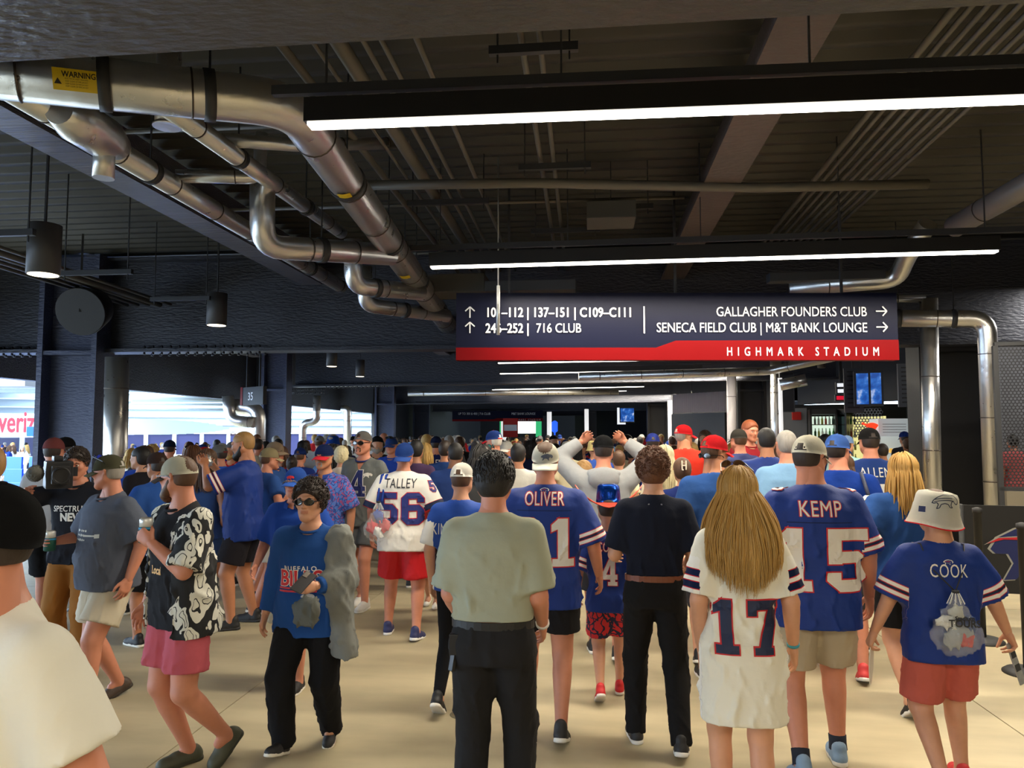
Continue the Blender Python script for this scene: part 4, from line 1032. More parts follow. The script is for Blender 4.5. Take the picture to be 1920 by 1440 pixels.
# columns: wide-flange sections
def column(p, ang=0, w=1.02, dpt=.6, z1=4.95, m=COLM):
    mb = MB(); mb.box((-w / 2, -dpt / 2, 0), (-w / 2 + .09, dpt / 2, z1)); mb.box((w / 2 - .09, -dpt / 2, 0), (w / 2, dpt / 2, z1)); mb.box((-w / 2 + .09, -.04, 0), (w / 2 - .09, .04, z1))
    mb.box((-w / 2 + .09, -dpt / 2 + .02, 3.2), (w / 2 - .09, -.04, 3.27)); mb.box((-w / 2 - .02, -dpt / 2 - .02, 0), (w / 2 + .02, dpt / 2 + .02, .04))
    o = mb.build('column', m, kind='structure'); o.location = (p[0], p[1], 0); o.rotation_euler[2] = ang; return o
c1 = W(138, 815, 13.0); column(c1, .1); c2 = W(517, 815, 23.7); column(c2, .1, .8); c3 = W(722, 815, 34.8); column(c3, .1, .9); column(W(790, 815, 47), .1)
DARKC = mat('column_dark', sr(30, 30, 34), .5, bump=.3, bscale=30)
column(W(1782, 815, 12.4), -.05, 1.1, m=DARKC); column(W(1408, 815, 23.9), 0, .9, m=DARKC); column(W(1232, 815, 34.8), 0, .9, m=DARKC); column(W(1108, 815, 46), 0, .7, m=DARKC)
# ---------------------------------------------------------------- jacketed pipes
def jpipe(name, label, pts, D, band=1.05, hang=True, group=None, cat='pipe', first=.5, hangers=(), m=None, bm_=True):
    """pts: world points; corners get elbows"""
    path = [pts[0]]
    for i in range(1, len(pts) - 1):
        r = min(D * .85, (pts[i] - pts[i - 1]).length * .45, (pts[i + 1] - pts[i]).length * .45); path += arc_pts(pts[i - 1], pts[i], pts[i + 1], r)
    path.append(pts[-1]); mb = MB(); mb.tube(path, D / 2, 20); o = mb.build(name, m or ALU); tag(o, label, cat, group)
    acc = 0; nxt = first; S = MB(); cnt = 0
    for i in range(1, len(pts)):
        a, b = pts[i - 1], pts[i]; L = (b - a).length; d = (b - a) / L; t = first
        while t < L - .1:
            if D * 1.3 < t < L - D * 1.3 or (i == 1 and t < L - D * 1.3) or (i == len(pts) - 1 and t > D * 1.3):
                p = a + d * t; S.tube([p - d * .006, p + d * .006], D / 2 + .006, 20); cnt += 1
            t += band
    if cnt and bm_: S.build('jacket_seam', mat('seam_band', sr(92, 84, 78), .35, .8), o, kind='stuff')
    else: S.bm.free()
    for (i, t, top) in hangers:
        a, b = pts[i], pts[i + 1]; p = a.lerp(b, t); d = (b - a).normalized(); hb = MB(); hb.tube([p - d * .035, p + d * .035], D / 2 + .012, 20)
        hb.bar(p + Vector((0, 0, D / 2)), Vector((p.x, p.y, top)), .012); hb.build('hanger', DARKP, o)
    return o
def Ws(*t): return [W(*a) for a in t]
jpipe('insulated_duct', 'wide silver duct crossing overhead with the yellow warning sticker, then running off down the hall', [W(-160, 118, 4.25), W(548, 196, 5.15), W(838, 608, 12.7)], .315, .95, hangers=((0, .455, 5.0), (0, .745, 5.0), (1, .18, 5.0), (1, .40, 5.0), (1, .62, 5.0), (1, .84, 5.0)))
jpipe('insulated_duct', 'elbow of silver duct turning back out of sight at the upper left corner', [W(-120, 150, 4.5), W(-60, 118, 4.6), W(60, 90, 5.6)], .30, 3)
jpipe('insulated_pipe', 'long silver pipe running just inside the edge beam, fat valve jacket on it', [W(-20, 140, 4.6), W(640, 538, 11.6)], .19, .8, hangers=((0, .25, 5), (0, .55, 5), (0, .8, 5)))
a, b = W(110, 205, 5.0), W(222, 276, 5.7); mb = MB(); mb.tube([a, a.lerp(b, .25), a.lerp(b, .75), b], [.10, .155, .155, .10], 20); mb.tube([a.lerp(b, .75), a.lerp(b, .75) + Vector((0, 0, -.30))], .075, 16); o = mb.build('valve_jacket', ALU); tag(o, 'bulging silver jacket around the valve on the long silver pipe', 'valve cover')
jpipe('insulated_pipe', 'slim silver pipe between the wide duct and the long edge pipe', [W(300, 190, 5.2), W(640, 436, 9.2)], .155, .75, hangers=((0, .3, 5), (0, .7, 5)))
mb = MB(); p = W(314, 205, 5.5); mb.tube([p + Vector((0, 0, .5)), p - Vector((0, 0, .12))], .085, 18); mb.tube([p - Vector((0, 0, .12)), p - Vector((0, 0, .135))], .10, 18); o = mb.build('valve_stub', ALU); tag(o, 'short capped silver stub hanging beside the slim pipe', 'pipe')
jpipe('insulated_pipe', 'short level silver pipe joining the slim pipe to the wide duct', Ws((415, 262, 6.2), (560, 272, 6.5), (760, 268, 7.6)), .115, .6)
jpipe('insulated_pipe', 'short level silver pipe from the edge pipe to an upright elbow', Ws((330, 330, 6.7), (486, 333, 6.9), (490, 250, 6.9)), .12, .6)
jpipe('insulated_pipe', 'drooping silver elbow pipe, nearest of the three below the duct', [W(492, 330, 7.1), W(492, 462, 7.2), W(735, 478, 8.3)], .235, .55, hangers=((1, .42, 5),))
jpipe('insulated_pipe', 'drooping silver elbow pipe, middle of the three below the duct', [W(662, 450, 8.9), W(662, 536, 8.9), W(790, 548, 9.8)], .215, .6, hangers=((1, .3, 5),))
jpipe('insulated_pipe', 'drooping silver elbow pipe, lowest of the three below the duct', [W(684, 500, 10.1), W(684, 572, 10.1), W(838, 592, 11.4)], .20, .6, hangers=((1, .45, 5),))
jpipe('insulated_pipe', 'silver standpipe beside the big left column', [W(220, 670, 12.0), Vector((W(220, 815, 12).x, W(220, 815, 12).y, 0))], .36, 1.1)
# pipes to the right
jpipe('insulated_pipe', 'silver upright pipe in front of the dark right column, yellow label on it', [Vector((W(1743, 815, 11.2).x, W(1743, 815, 11.2).y, 0)), W(1741, 560, 11.2)], .245, 1.1)
q = W(1858, 815, 10.6)
jpipe('insulated_pipe', 'silver pipe that runs level behind the sign then drops upright by the mesh screen', [W(1560, 596, 11.4), W(1850, 598, 10.6), Vector((q.x, q.y, 0))], .25, .9, hangers=((0, .45, 5), (0, .8, 5)))
jpipe('insulated_pipe', 'thin silver pipe above the level pipe right of the sign', Ws((1560, 560, 11.6), (1735, 560, 11.2)), .12, .7)
jpipe('insulated_pipe', 'painted grey pipe slanting in from the right edge above the second light', [W(1790, 425, 8.6), W(1990, 310, 7.0)], .25, .9, m=mat('painted_pipe', sr(120, 114, 112), .4))
jpipe('insulated_pipe', 'silver elbow hanging over the right end of the sign', Ws((1480, 540, 10.3), (1682, 524, 9.9), (1700, 480, 9.6), (1740, 420, 9.2)), .23, .7)
jpipe('insulated_pipe', 'silver pipe below the sign that bends up towards the right', [W(1085, 706, 18), W(1440, 696, 18.0), W(1700, 640, 16.2)], .20, 1.0)
jpipe('insulated_pipe', 'stubby silver pipe end below the slanting pipe', [W(1463, 722, 17.2), W(1512, 712, 17)], .26, 3)
jpipe('insulated_pipe', 'white lit standpipe left of the food counter', [Vector((W(1454, 815, 19).x, W(1454, 815, 19).y, 0)), W(1454, 660, 19)], .27, 1.2)
jpipe('insulated_pipe', 'pale standpipe left of the black column', [Vector((W(1371, 815, 21).x, W(1371, 815, 21).y, 0)), W(1371, 690, 21)], .26, 1.2, m=mat('pale_pipe', sr(190, 184, 186), .4))
jpipe('insulated_pipe', 'far silver pipe crossing under the girders', [W(765, 738, 24), W(1160, 735, 24)], .16, 2)
jpipe('insulated_pipe', 'silver riser with a swan neck by the second left column', [Vector((W(484, 815, 20.5).x, W(484, 815, 20.5).y, 0)), W(484, 764, 20.5), W(430, 762, 20.5)], .42, 1.2)
jpipe('insulated_pipe', 'crooked silver pipe hanging left of the riser', [W(427, 742, 20.2), W(432, 788, 20.2), W(476, 792, 20.2)], .30, 1)
jpipe('insulated_pipe', 'silver pipe stepping down between the two far left columns', [W(594, 742, 26), W(594, 790, 26), W(568, 794, 26), Vector((W(568, 815, 26).x, W(568, 815, 26).y, 0))], .26, 1.2)
jpipe('insulated_pipe', 'silver pipe dropping beside the third left column', [W(640, 768, 33), W(652, 768, 33), Vector((W(652, 815, 33).x, W(652, 815, 33).y, 0))], .36, 1.2)
for px, Z, r in ((1257, 30, .09), (1100, 40, .11), (1030, 45, .14), (945, 50, .2), (1465, 18, .05)):  # standpipes; the lamp reflections on them are painted in as emission
    q = W(px, 815, Z); mb = MB(); mb.tube([Vector((q.x, q.y, 0)), Vector((q.x, q.y, 3.2))], r, 12); o = mb.build('bright_standpipe', mat('painted_reflection', sr(236, 234, 232), .5, emit=.75)); tag(o, 'slender standpipe with painted-on glow far down the hall, %s' % {1257: 'beside the right column', 1100: 'by the far doorway', 1030: 'next to the blue lamp', 945: 'left of the far screen', 1465: 'touching the food counter'}[px], 'light')
# yellow pipe labels, wrapped round the pipe
LABY = mat('label_yellow', sr(226, 196, 30), .5)
def pipe_label(p, d, D, w, ang0, ang1, label, lines=True):
    d = Vector(d).normalized(); a = (CP - p); a = (a - d * a.dot(d)).normalized(); b = d.cross(a); R = D / 2 + .007
    def q(t, s, e=0): return p + d * s + (a * math.cos(t) + b * math.sin(t)) * (R + e)
    mb = MB(); n = 8; ts = np.linspace(ang0, ang1, n + 1)
    for i in range(n): mb.poly((q(ts[i], -w / 2), q(ts[i + 1], -w / 2), q(ts[i + 1], w / 2), q(ts[i], w / 2)), True)
    o = mb.build('pipe_label', LABY); tag(o, label, 'label')
    if lines:
        mb = MB()
        for k in range(5):
            t0 = ang0 + (ang1 - ang0) * (.15 + .16 * k); mb.poly((q(t0, -w * .38, .002), q(t0 + (ang1 - ang0) * .07, -w * .38, .002), q(t0 + (ang1 - ang0) * .07, w * .38, .002), q(t0, w * .38, .002)))
        mb.build('lettering', mat('label_ink', sr(30, 26, 16), .7), o)
    return o, q
pipe_label(W(1745, 742, 11.2) , (0, 0, 1), .245, .42, -.1, .8, 'yellow pipe label on the upright pipe in front of the column'); pipe_label(W(1860, 742, 10.6), (0, 0, 1), .25, .40, -.5, .4, 'yellow pipe label on the upright pipe by the mesh screen')
pipe_label(W(1457, 765, 19), (0, 0, 1), .27, .35, .2, 1.0, 'yellow pipe label on the standpipe left of the food counter', False)
A, B = W(548, 196, 5.15), W(838, 608, 12.7)
pipe_label(A.lerp(B, .17), B - A, .315, .10, .2, .9, 'small yellow label on the wide duct past the bend', False); pipe_label(A.lerp(B, .52), B - A, .315, .12, .2, .9, 'small yellow label further along the wide duct', False)
A, B = W(-160, 118, 4.25), W(548, 196, 5.15); dd = (B - A).normalized(); pc = W(148, 146, 4.64)
o, q = pipe_label(A + dd * (pc - A).dot(dd), dd, .315, .25, -.40, .38, 'yellow WARNING sticker with black print on the wide silver duct', False)
def on_label(me, name, s0, t0, m):
    for v in me.vertices: v.co = q(t0 - v.co.y / .164, s0 + v.co.x, .002)
    link(name, me, m, o)
INK = mat('label_ink', sr(30, 26, 16), .7)
sg = -1 if q(.3, 0).z > q(-.3, 0).z else 1
def on_label(me, name, s0, t0, m):
    for v in me.vertices: v.co = q(sg * (-t0 - v.co.y / .164), s0 + v.co.x, .002)
    link(name, me, m, o)
on_label(text_mesh('WARNING!', .046, .0010, .80), 'lettering', .018, .10, INK)
for k in range(4): on_label(text_mesh('ELECTRICAL HEAT TRACING' if k == 0 else 'KEEP CLEAR OF PIPE JACKET', .011, 0, .85), 'lettering', .0, .02 - .085 * k, INK)
mb = MB(); mb.poly([(-.02, 0, 0), (.02, 0, 0), (0, .034, 0)]); t = mb.build('warning_triangle', INK, o)
for v in t.data.vertices: v.co = q(sg * (.16 - v.co.y / .164), -.098 + v.co.x, .002)
# hanging linear lights
LEDM = mat('led_diffuser', (1, .93, .80), .5, emit=9)
for (a, b, lab) in (((-1.74, 4.33), (4.3, 4.45), 'nearest long strip light'), ((-1.83, 8.26), (4.22, 8.16), 'second long strip light, above the hanging sign'), ((-2.49, 19.66), (3.64, 19.19), 'third strip light, just below the hanging sign'), ((-2.87, 23.14), (3.25, 22.43), 'fourth strip light, below the third'), ((-4.21, 31.41), (2.07, 29.95), 'fifth strip light far down the hall'), ((-4.74, 34.27), (1.51, 32.81), 'farthest strip light down the hall')):
    A, B = Vector((*a, STRIP_H)), Vector((*b, STRIP_H)); r = root('linear_light', lab + ', slim black housing with a glowing underside', 'light', (0, 0, 0)); d = (B - A).normalized(); U = Vector((0, 0, 1))
    mb = MB(); mb.bar(A + U * .085, B + U * .085, .11, .15); mb.build('housing', mat('housing_black', sr(28, 27, 27), .5), r)
    mb = MB(); mb.bar(A + d * .02, B - d * .02, .085, .02); mb.build('diffuser', LEDM, r)
    mb = MB(); mb.bar(A + U * .23 - d * .22, B + U * .23 + d * .25, .045, .06); mb.build('strut', DARKP, r)
    for t in np.linspace(.02, .98, 5):
        mb = MB(); p = A.lerp(B, t); mb.bar(p + U * .2, Vector((p.x, p.y, 5.04)), .012); mb.build('rod', DARKP, r)
ORD = ['first','second','third','fourth','fifth','sixth','seventh','eighth','ninth']
# conduits along the ceiling
def cpipe(x, D, y0=2.7, y1=12.4, z=4.6, label='', x1=None, bend=None):
    pts = [Vector((x, y0, z)), Vector((x if x1 is None else x1, y1, z))]
    mb = MB(); mb.tube(pts, D / 2, 10); o = mb.build('conduit', GREYP); tag(o, label, 'conduit', 'grey conduits running along the ceiling'); return o
for i, (x, D) in enumerate(((-2.16, .07), (-1.92, .035), (-1.74, .12), (-1.56, .04), (-1.43, .04), (-1.18, .045), (-.45, .05), (-.32, .045))):
    cpipe(x, D, x1=x - .1, label='%s grey ceiling conduit, %s to the right of the wide silver duct' % ('thick' if D > .06 else 'thin', ORD[i]))
for i in range(9): cpipe(2.42 + i * .105, .042 if i else .06, x1=2.6 + i * .105, z=4.72, label='grey conduit in the tight bundle, %s counting from the red-brown beam' % ORD[i])
for i in range(5): cpipe(-6.9 - i * .2, .05 + .05 * (i == 1), y0=2.7, y1=12.2, z=4.1, x1=-7.3 - i * .2, label='grey conduit over the open left side, %s counting from the edge beam' % ORD[i])
def trapeze(p, L, lab, top=5.11):
    r = root('trapeze_hanger', lab, 'hanger', tuple(p)); mb = MB(); mb.box((-L / 2, -.025, -.03), (L / 2, .025, .03)); mb.build('strut', DARKP, r)
    for sx in (-1, 1):
        mb = MB(); mb.box((sx * (L / 2 - .06) - .006, -.006, -.09), (sx * (L / 2 - .06) + .006, .006, top - p.z)); mb.build('rod', DARKP, r)
for px, py, L, lab in ((1000, 92, .62, 'short strut hanger nearest the foreground beam'), (1040, 312, .72, 'short strut hanger over the pair of thin conduits'), (840, 379, .95, 'strut hanger carrying the conduit group'), (1060, 432, .9, 'strut hanger further over the pair of conduits'), (1180, 388, .55, 'short strut hanger by the flat box')):
    trapeze(PZ(px, py, 4.5), L, lab + ', dark steel')
for px, py, L, Z, lab in ((180, 511, .95, 9.2, 'strut hanger beside the nearest can light'), (-20, 438, .9, 6.9, 'strut hanger cut by the left edge'), (338, 560, .95, 11.3, 'strut hanger beside the second can light')):
    trapeze(W(px, py, Z), L, lab + ', dark steel')
for i in range(4):
    y = 3.9 + i * 2.4; mb = MB(); mb.tube([Vector((-4.6, y, 4.62)), Vector((1.1, y + .1, 4.62))], .022, 8); o = mb.build('conduit', GREYP); tag(o, 'slim grey conduit crossing under the deck, %s from the foreground beam' % ORD[i], 'conduit', 'cross conduits under the deck')
mb = MB(); mb.tube([PZ(650, 348, 4.4), PZ(1000, 343, 4.4), PZ(1420, 352, 4.4), PZ(1740, 345, 4.4)], .05, 10); o = mb.build('conduit', GREYP); tag(o, 'thicker grey pipe crossing the ceiling behind the conduit bundle', 'conduit')
mb = MB(); p = PZ(1145, 388, 4.5); mb.box((p.x - .28, p.y - .25, 4.3), (p.x + .28, p.y + .25, 4.5)); o = mb.build('junction_box', mat('box_grey', sr(84, 82, 76), .5), bevel=.01); tag(o, 'flat grey box fixed under the deck beside the red-brown beam', 'box')
mb = MB(); p = PZ(855, 528, 4.0); mb.box((p.x - .5, p.y - .3, 3.8), (p.x + .45, p.y + .3, 4.05)); o = mb.build('fan_coil', mat('box_grey', sr(84, 82, 76), .5), bevel=.01); tag(o, 'long grey metal box hung above the left end of the sign', 'box')
mb = MB(); p = PZ(1010, 545, 3.75); mb.box((p.x - .7, p.y - .2, 3.72), (p.x + .5, p.y + .2, 3.86)); o = mb.build('cable_tray', DARKP, bevel=.01); tag(o, 'dark cable tray hung over the sign', 'tray')
mb = MB(); a, b = W(1440, 522, 10), W(1655, 516, 9.9); mb.bar(a, b, .2, .12); o = mb.build('cable_tray', DARKP, bevel=.01); tag(o, 'dark steel channel over the right half of the sign', 'tray')
# can downlights on the left
for px, py, Z, D, lab in ((81, 515, 7.4, .30, 'large grey can light, nearest on the left'), (406, 610, 11.6, .30, 'grey can light, second on the left'), (305, 712, 22, .26, 'small far can light seen under the left girder'), (622, 687, 19.5, .28, 'small can light with a warm glow under the first girder'), (675, 706, 22.5, .27, 'small can light right of the warm one')):
    p = W(px, py, Z); r = root('can_light', lab, 'light', tuple(p)); mb = MB(); mb.lathe([(D / 2, 0), (D / 2, .50), (D / 2 - .02, .505), (.02, .505)], 28); mb.build('housing', mat('can_grey', sr(78, 78, 80), .5), r)
    mb = MB(); mb.lathe([(D / 2 - .015, -.004), (D / 2 - .015, -.001)], 28); mb.build('diffuser', mat('can_lens', (1, .84, .58), .5, emit=5), r)
    mb = MB(); mb.box((-.01, -.01, .5), (.01, .01, 5.05 - p.z)); mb.build('stem', DARKP, r)
mb = MB(); mb.lathe([(.13, 0), (.13, .03), (.02, .03)], 20); r = mb.build('can_light', mat('can_lens', (1, .84, .58), .5, emit=5)); r.location = W(1886, 627, 13); tag(r, 'flat glowing disc light at the right edge above the mesh screen', 'light')
mb = MB(); mb.box((-11.75, -12, 2.95), (-11.5, 76, 5.1)); mb.build('beam', FIREPROOF, kind='structure')
# loudspeaker under the left girder
p = W(150, 585, 11.3); r = root('loudspeaker', 'black loudspeaker horn tilted under the left girder', 'speaker', tuple(p), .6); mb = MB(); mb.lathe([(.36, 0), (.37, .05), (.30, .45), (.2, .6), (.02, .62)], 28, Matrix.Rotation(math.radians(-70), 4, 'X') @ Matrix.Rotation(.4, 4, 'Y')); mb.build('cabinet', mat('speaker_black', sr(22, 22, 26), .55), r)
mb = MB(); mb.bar((0, 0, 0), (0, 0, 1.2), .03); mb.build('bracket', DARKP, r)
# ================================================================ the hanging sign
def sign_board(A, B, z0, h, lab, texts, big=True, red=True):
    """A,B bottom corners (plan) of the face towards the camera"""
    A, B = Vector((A[0], A[1], z0)), Vector((B[0], B[1], z0)); u = (B - A).normalized(); L = (B - A).length; ang = math.atan2(u.y, u.x)
    r = root('hanging_sign', lab, 'sign', tuple(A), ang)
    mb = MB(); mb.box((0, 0, 0), (L, .14, h)); mb.build('panel', mat('sign_navy', sr(12, 16, 40), .45, spec=.15), r)
    mb = MB(); k = h / .86
    out = [(0, -.004), (L, -.004), (L, .255 * k), (L * .497, .245 * k), (L * .452, .155 * k), (0, .155 * k)]
    mb.prism(out, lambda a, b, t: Vector((a, t, b)), -.012, .145); mb.build('red_band', mat('sign_red', sr(112, 1, 6), .5, spec=.12), r)
    for t in (.12, .5, .88):
        mb = MB(); mb.box((L * t - .015, .05, h), (L * t + .015, .08, 5.05 - z0)); mb.build('hanger', DARKP, r)
    for (txt, x, z, size, al, bold, sp, sx) in texts:
        me = text_mesh(txt, size, bold, sx, al, sp); me.transform(Matrix.Translation((x, -.016, z)) @ Matrix.Rotation(math.pi / 2, 4, 'X')); link('lettering', me, mat('sign_white', sr(226, 226, 228), .5), r)
    return r
A0, B0 = W(855, 678, 9.5), W(1685, 663, 9.5); UL = ((B0 - A0).xy).length; z0 = 2.78; ku = UL / 830
U = lambda px: (px - 855) * ku
def V_(py, px): return (678 - (px - 855) * 15 / 830 - py) / 1400 * 9.5
T = []
for (t, x, y, s, al, b, sp, sx) in (('101–112 | 137–151 | C109–C111', 910, 596, .17, 'LEFT', .0038, 1.02, .80), ('246–252 |', 910, 626, .17, 'LEFT', .0038, 1.02, .80), ('716 CLUB', 1005, 624, .17, 'LEFT', .0012, 1.0, .80),
    ('GALLAGHER FOUNDERS CLUB', 1627, 582, .175, 'RIGHT', .0010, 1.0, .80), ('SENECA FIELD CLUB | M&T BANK LOUNGE', 1627, 612, .175, 'RIGHT', .0010, 1.0, .80), ('HIGHMARK STADIUM', 1648, 656, .155, 'RIGHT', .0016, 2.10, .70)):
    T.append((t, U(x), V_(y, x), s, al, b, sp, sx))
sgn = sign_board(A0.xy, B0.xy, z0, .86, 'big navy and red overhead direction sign with arrows', T)
mb = MB(); mb.box((U(1207), -.02, V_(622, 1207)), (U(1209.5), -.014, V_(571, 1207))); mb.build('divider', mat('sign_white', sr(226, 226, 228), .5), sgn)
def arrow(cx, cz, ang):
    mb = MB(); M = Matrix.Translation((cx, -.017, cz)) @ Matrix.Rotation(ang, 4, 'Y')
    for a, b in (((-.07, 0), (.07, 0)), ((.07, 0), (.015, .06)), ((.07, 0), (.015, -.06))): mb.bar(M @ Vector((a[0], 0, a[1])), M @ Vector((b[0], 0, b[1])), .016, .003, up=(0, 1, 0))
    mb.build('arrow', mat('sign_white', sr(226, 226, 228), .5), sgn)
for px, py, a in ((881, 588, -math.pi / 2), (881, 617, -math.pi / 2), (1654, 572, 0), (1654, 602, 0)): arrow(U(px), V_(py, px), a)
p = W(934, 628, 8.6); mb = MB(); mb.tube([p, Vector((p.x, p.y, 3.55))], .019, 10); mb.tube([Vector((p.x, p.y, 3.55)), Vector((p.x, p.y, 5.13))], .008, 8); o = mb.build('drop_rod', mat('galvanised', sr(210, 210, 205), .35, .3)); tag(o, 'bare white drop rod hanging in front of the sign digits', 'rod')
A1, B1 = W(848, 791, 44), W(1018, 787, 44)
sign_board(A1.xy, B1.xy, 2.62, .62, 'farther dark and red overhead sign above the crowd', [('UP TO 300 & 400 | 716 CLUB', .35, .38, .19, 'LEFT', .001, 1, .8), ('M&T BANK LOUNGE', 4.9, .38, .19, 'RIGHT', .001, 1, .8), ('HIGHMARK STADIUM', 5.2, .04, .14, 'RIGHT', .001, 1.8, .8)])
A1, B1 = W(655, 805, 60), W(785, 803, 60)
sign_board(A1.xy, B1.xy, 2.3, .6, 'farthest dark sign with a red band, left of the other far sign', [])
# small red blade sign on the left
p = W(458, 760, 19); r = root('blade_sign', 'small black blade sign with a red edge and section numbers by the second column', 'sign', tuple(p), -.6); mb = MB(); mb.box((0, -.05, 0), (.95, .05, .45)); mb.build('panel', BLACKM, r)
mb = MB(); mb.box((-.10, -.06, -.0), (0, .06, .46)); mb.build('edge', mat('sign_red', sr(112, 1, 6), .5, spec=.12), r)
me = text_mesh('35', .28, .003, .9, 'LEFT'); me.transform(Matrix.Translation((.25, -.055, .12)) @ Matrix.Rotation(math.pi / 2, 4, 'X')); link('lettering', me, mat('sign_white', sr(226, 226, 228), .5), r)
for x in (.1, .7): mb = MB(); mb.box((x - .015, -.015, .45), (x + .015, .015, 5.08 - p.z)); mb.build('hanger', DARKP, r)

# ================================================================ right side: walls, food counter, mesh screen, barrier
DK = mat('wall_dark', sr(34, 34, 38), .6, bump=.2, bscale=12, var=.1)
GW = mat('panel_grey', sr(72, 74, 80), .6)
def quadwall(name, px0, Z0, px1, Z1, z0, z1, m, th=.15, **kw):
    a, b = W(px0, 815, Z0), W(px1, 815, Z1); mb = MB(); mb.bar(Vector((a.x, a.y, (z0 + z1) / 2)), Vector((b.x, b.y, (z0 + z1) / 2)), th, z1 - z0); return mb.build(name, m, **kw)
quadwall('wall_right', 1500, 23, 1760, 19.5, 2.75, 5.1, DK, kind='structure')           # bulkhead over the counter
quadwall('wall_back', 1465, 24.5, 1700, 23.5, 0, 2.8, DK, kind='structure')
quadwall('wall_side', 1745, 12.9, 2300, 12.9, 0, 5.1, DK, kind='structure') if False else None
mb = MB(); mb.box((7.9, -12, 0), (8.05, 4.4, 5.1)); mb.build('wall_right', DK, kind='structure')
mb = MB(); mb.box((15.8, -12, 0), (16, 40, 5.1)); mb.build('wall_right', DK, kind='structure')
mb = MB(); mb.box((-12.5, -12.2, 0), (16, -12, 5.1)); mb.build('wall_back', mat('rear_wall', sr(120, 116, 108), .8), kind='structure')
mb = MB(); mb.box((-12.5, 76, 0), (16, 76.2, 5.1)); mb.build('wall_far', DK, kind='structure')
quadwall('wall_left', 1250, 46, 1080, 58, 0, 5.1, DK, kind='structure'); quadwall('wall_far', 1262, 33, 1470, 27, 0, 5.1, DK, kind='structure')
quadwall('wall_panel', 1467, 22.5, 1514, 22.2, 0, 2.62, GW, kind='structure')
# red alarm box
p = W(1493, 780, 22.23); mb = MB(); mb.box((p.x - .13, p.y - .06, p.z - .12), (p.x + .13, p.y, p.z + .12)); o = mb.build('alarm_box', mat('alarm_red', sr(170, 30, 28), .5), bevel=.015); tag(o, 'small red fire alarm box on the grey panel', 'alarm')
# lit cooler cabinets with bottles
GL = mat('cooler_light', sr(206, 226, 206), .6, emit=.9); rr = random.Random(4)
for px0, px1, lab in ((1516, 1566, 'lit glass drinks cooler left of the counter'), (1576, 1598, 'narrow darker glass cooler beside the lit one')):
    a, b = W(px0, 815, 21.5), W(px1, 815, 21.3); a.z = b.z = 0; r = root('drinks_cooler', lab, 'cooler', (a.x, a.y, 0), math.atan2(b.y - a.y, b.x - a.x)); L = (b - a).length
    mb = MB(); mb.box((0, .0, 0), (L, .06, 2.55)); mb.box((0, -.55, 0), (.05, .0, 2.55)); mb.box((L - .05, -.55, 0), (L, 0, 2.55)); mb.box((0, -.55, 2.4), (L, 0, 2.55)); mb.box((0, -.55, 0), (L, 0, .15)); mb.build('cabinet', mat('cooler_black', sr(30, 32, 34), .4), r)
    mb = MB(); mb.box((.05, -.03, .2), (L - .05, -.01, 2.35)); mb.build('light_panel', GL if px0 == 1516 else mat('cooler_dim', sr(70, 90, 88), .6, emit=.25), r)
    for k in range(6): mb = MB(); mb.box((.05, -.5, .3 + k * .36), (L - .05, -.04, .32 + k * .36)); mb.build('shelf', GREYP, r)
    for k in range(1, 6):
        for j in range(int(L / .10)):
            ci = rr.randrange(5); c = [sr(200, 200, 90), sr(60, 140, 70), sr(210, 220, 215), sr(50, 70, 60), sr(160, 60, 40)][ci]; sh_ = ['bottom', 'second', 'middle', 'fourth', 'top'][k - 1]
            mb = MB(); M = Matrix.Translation(a + (b - a).normalized() * (.1 + j * .095) + Vector((.0, -.30, .32 + k * .36))); mb.lathe([(.03, 0), (.032, .14), (.013, .19), (.013, .25)], 8, M); o = mb.build('bottle', mat('bottle_%d' % int(c[0] * 99), c, .3)); tag(o, '%s bottle on the %s shelf of the %s' % (['yellow', 'green', 'clear', 'dark green', 'red brown'][ci], sh_, 'lit drinks cooler' if px0 == 1516 else 'darker narrow cooler'), 'bottle', 'bottles in the drinks coolers')
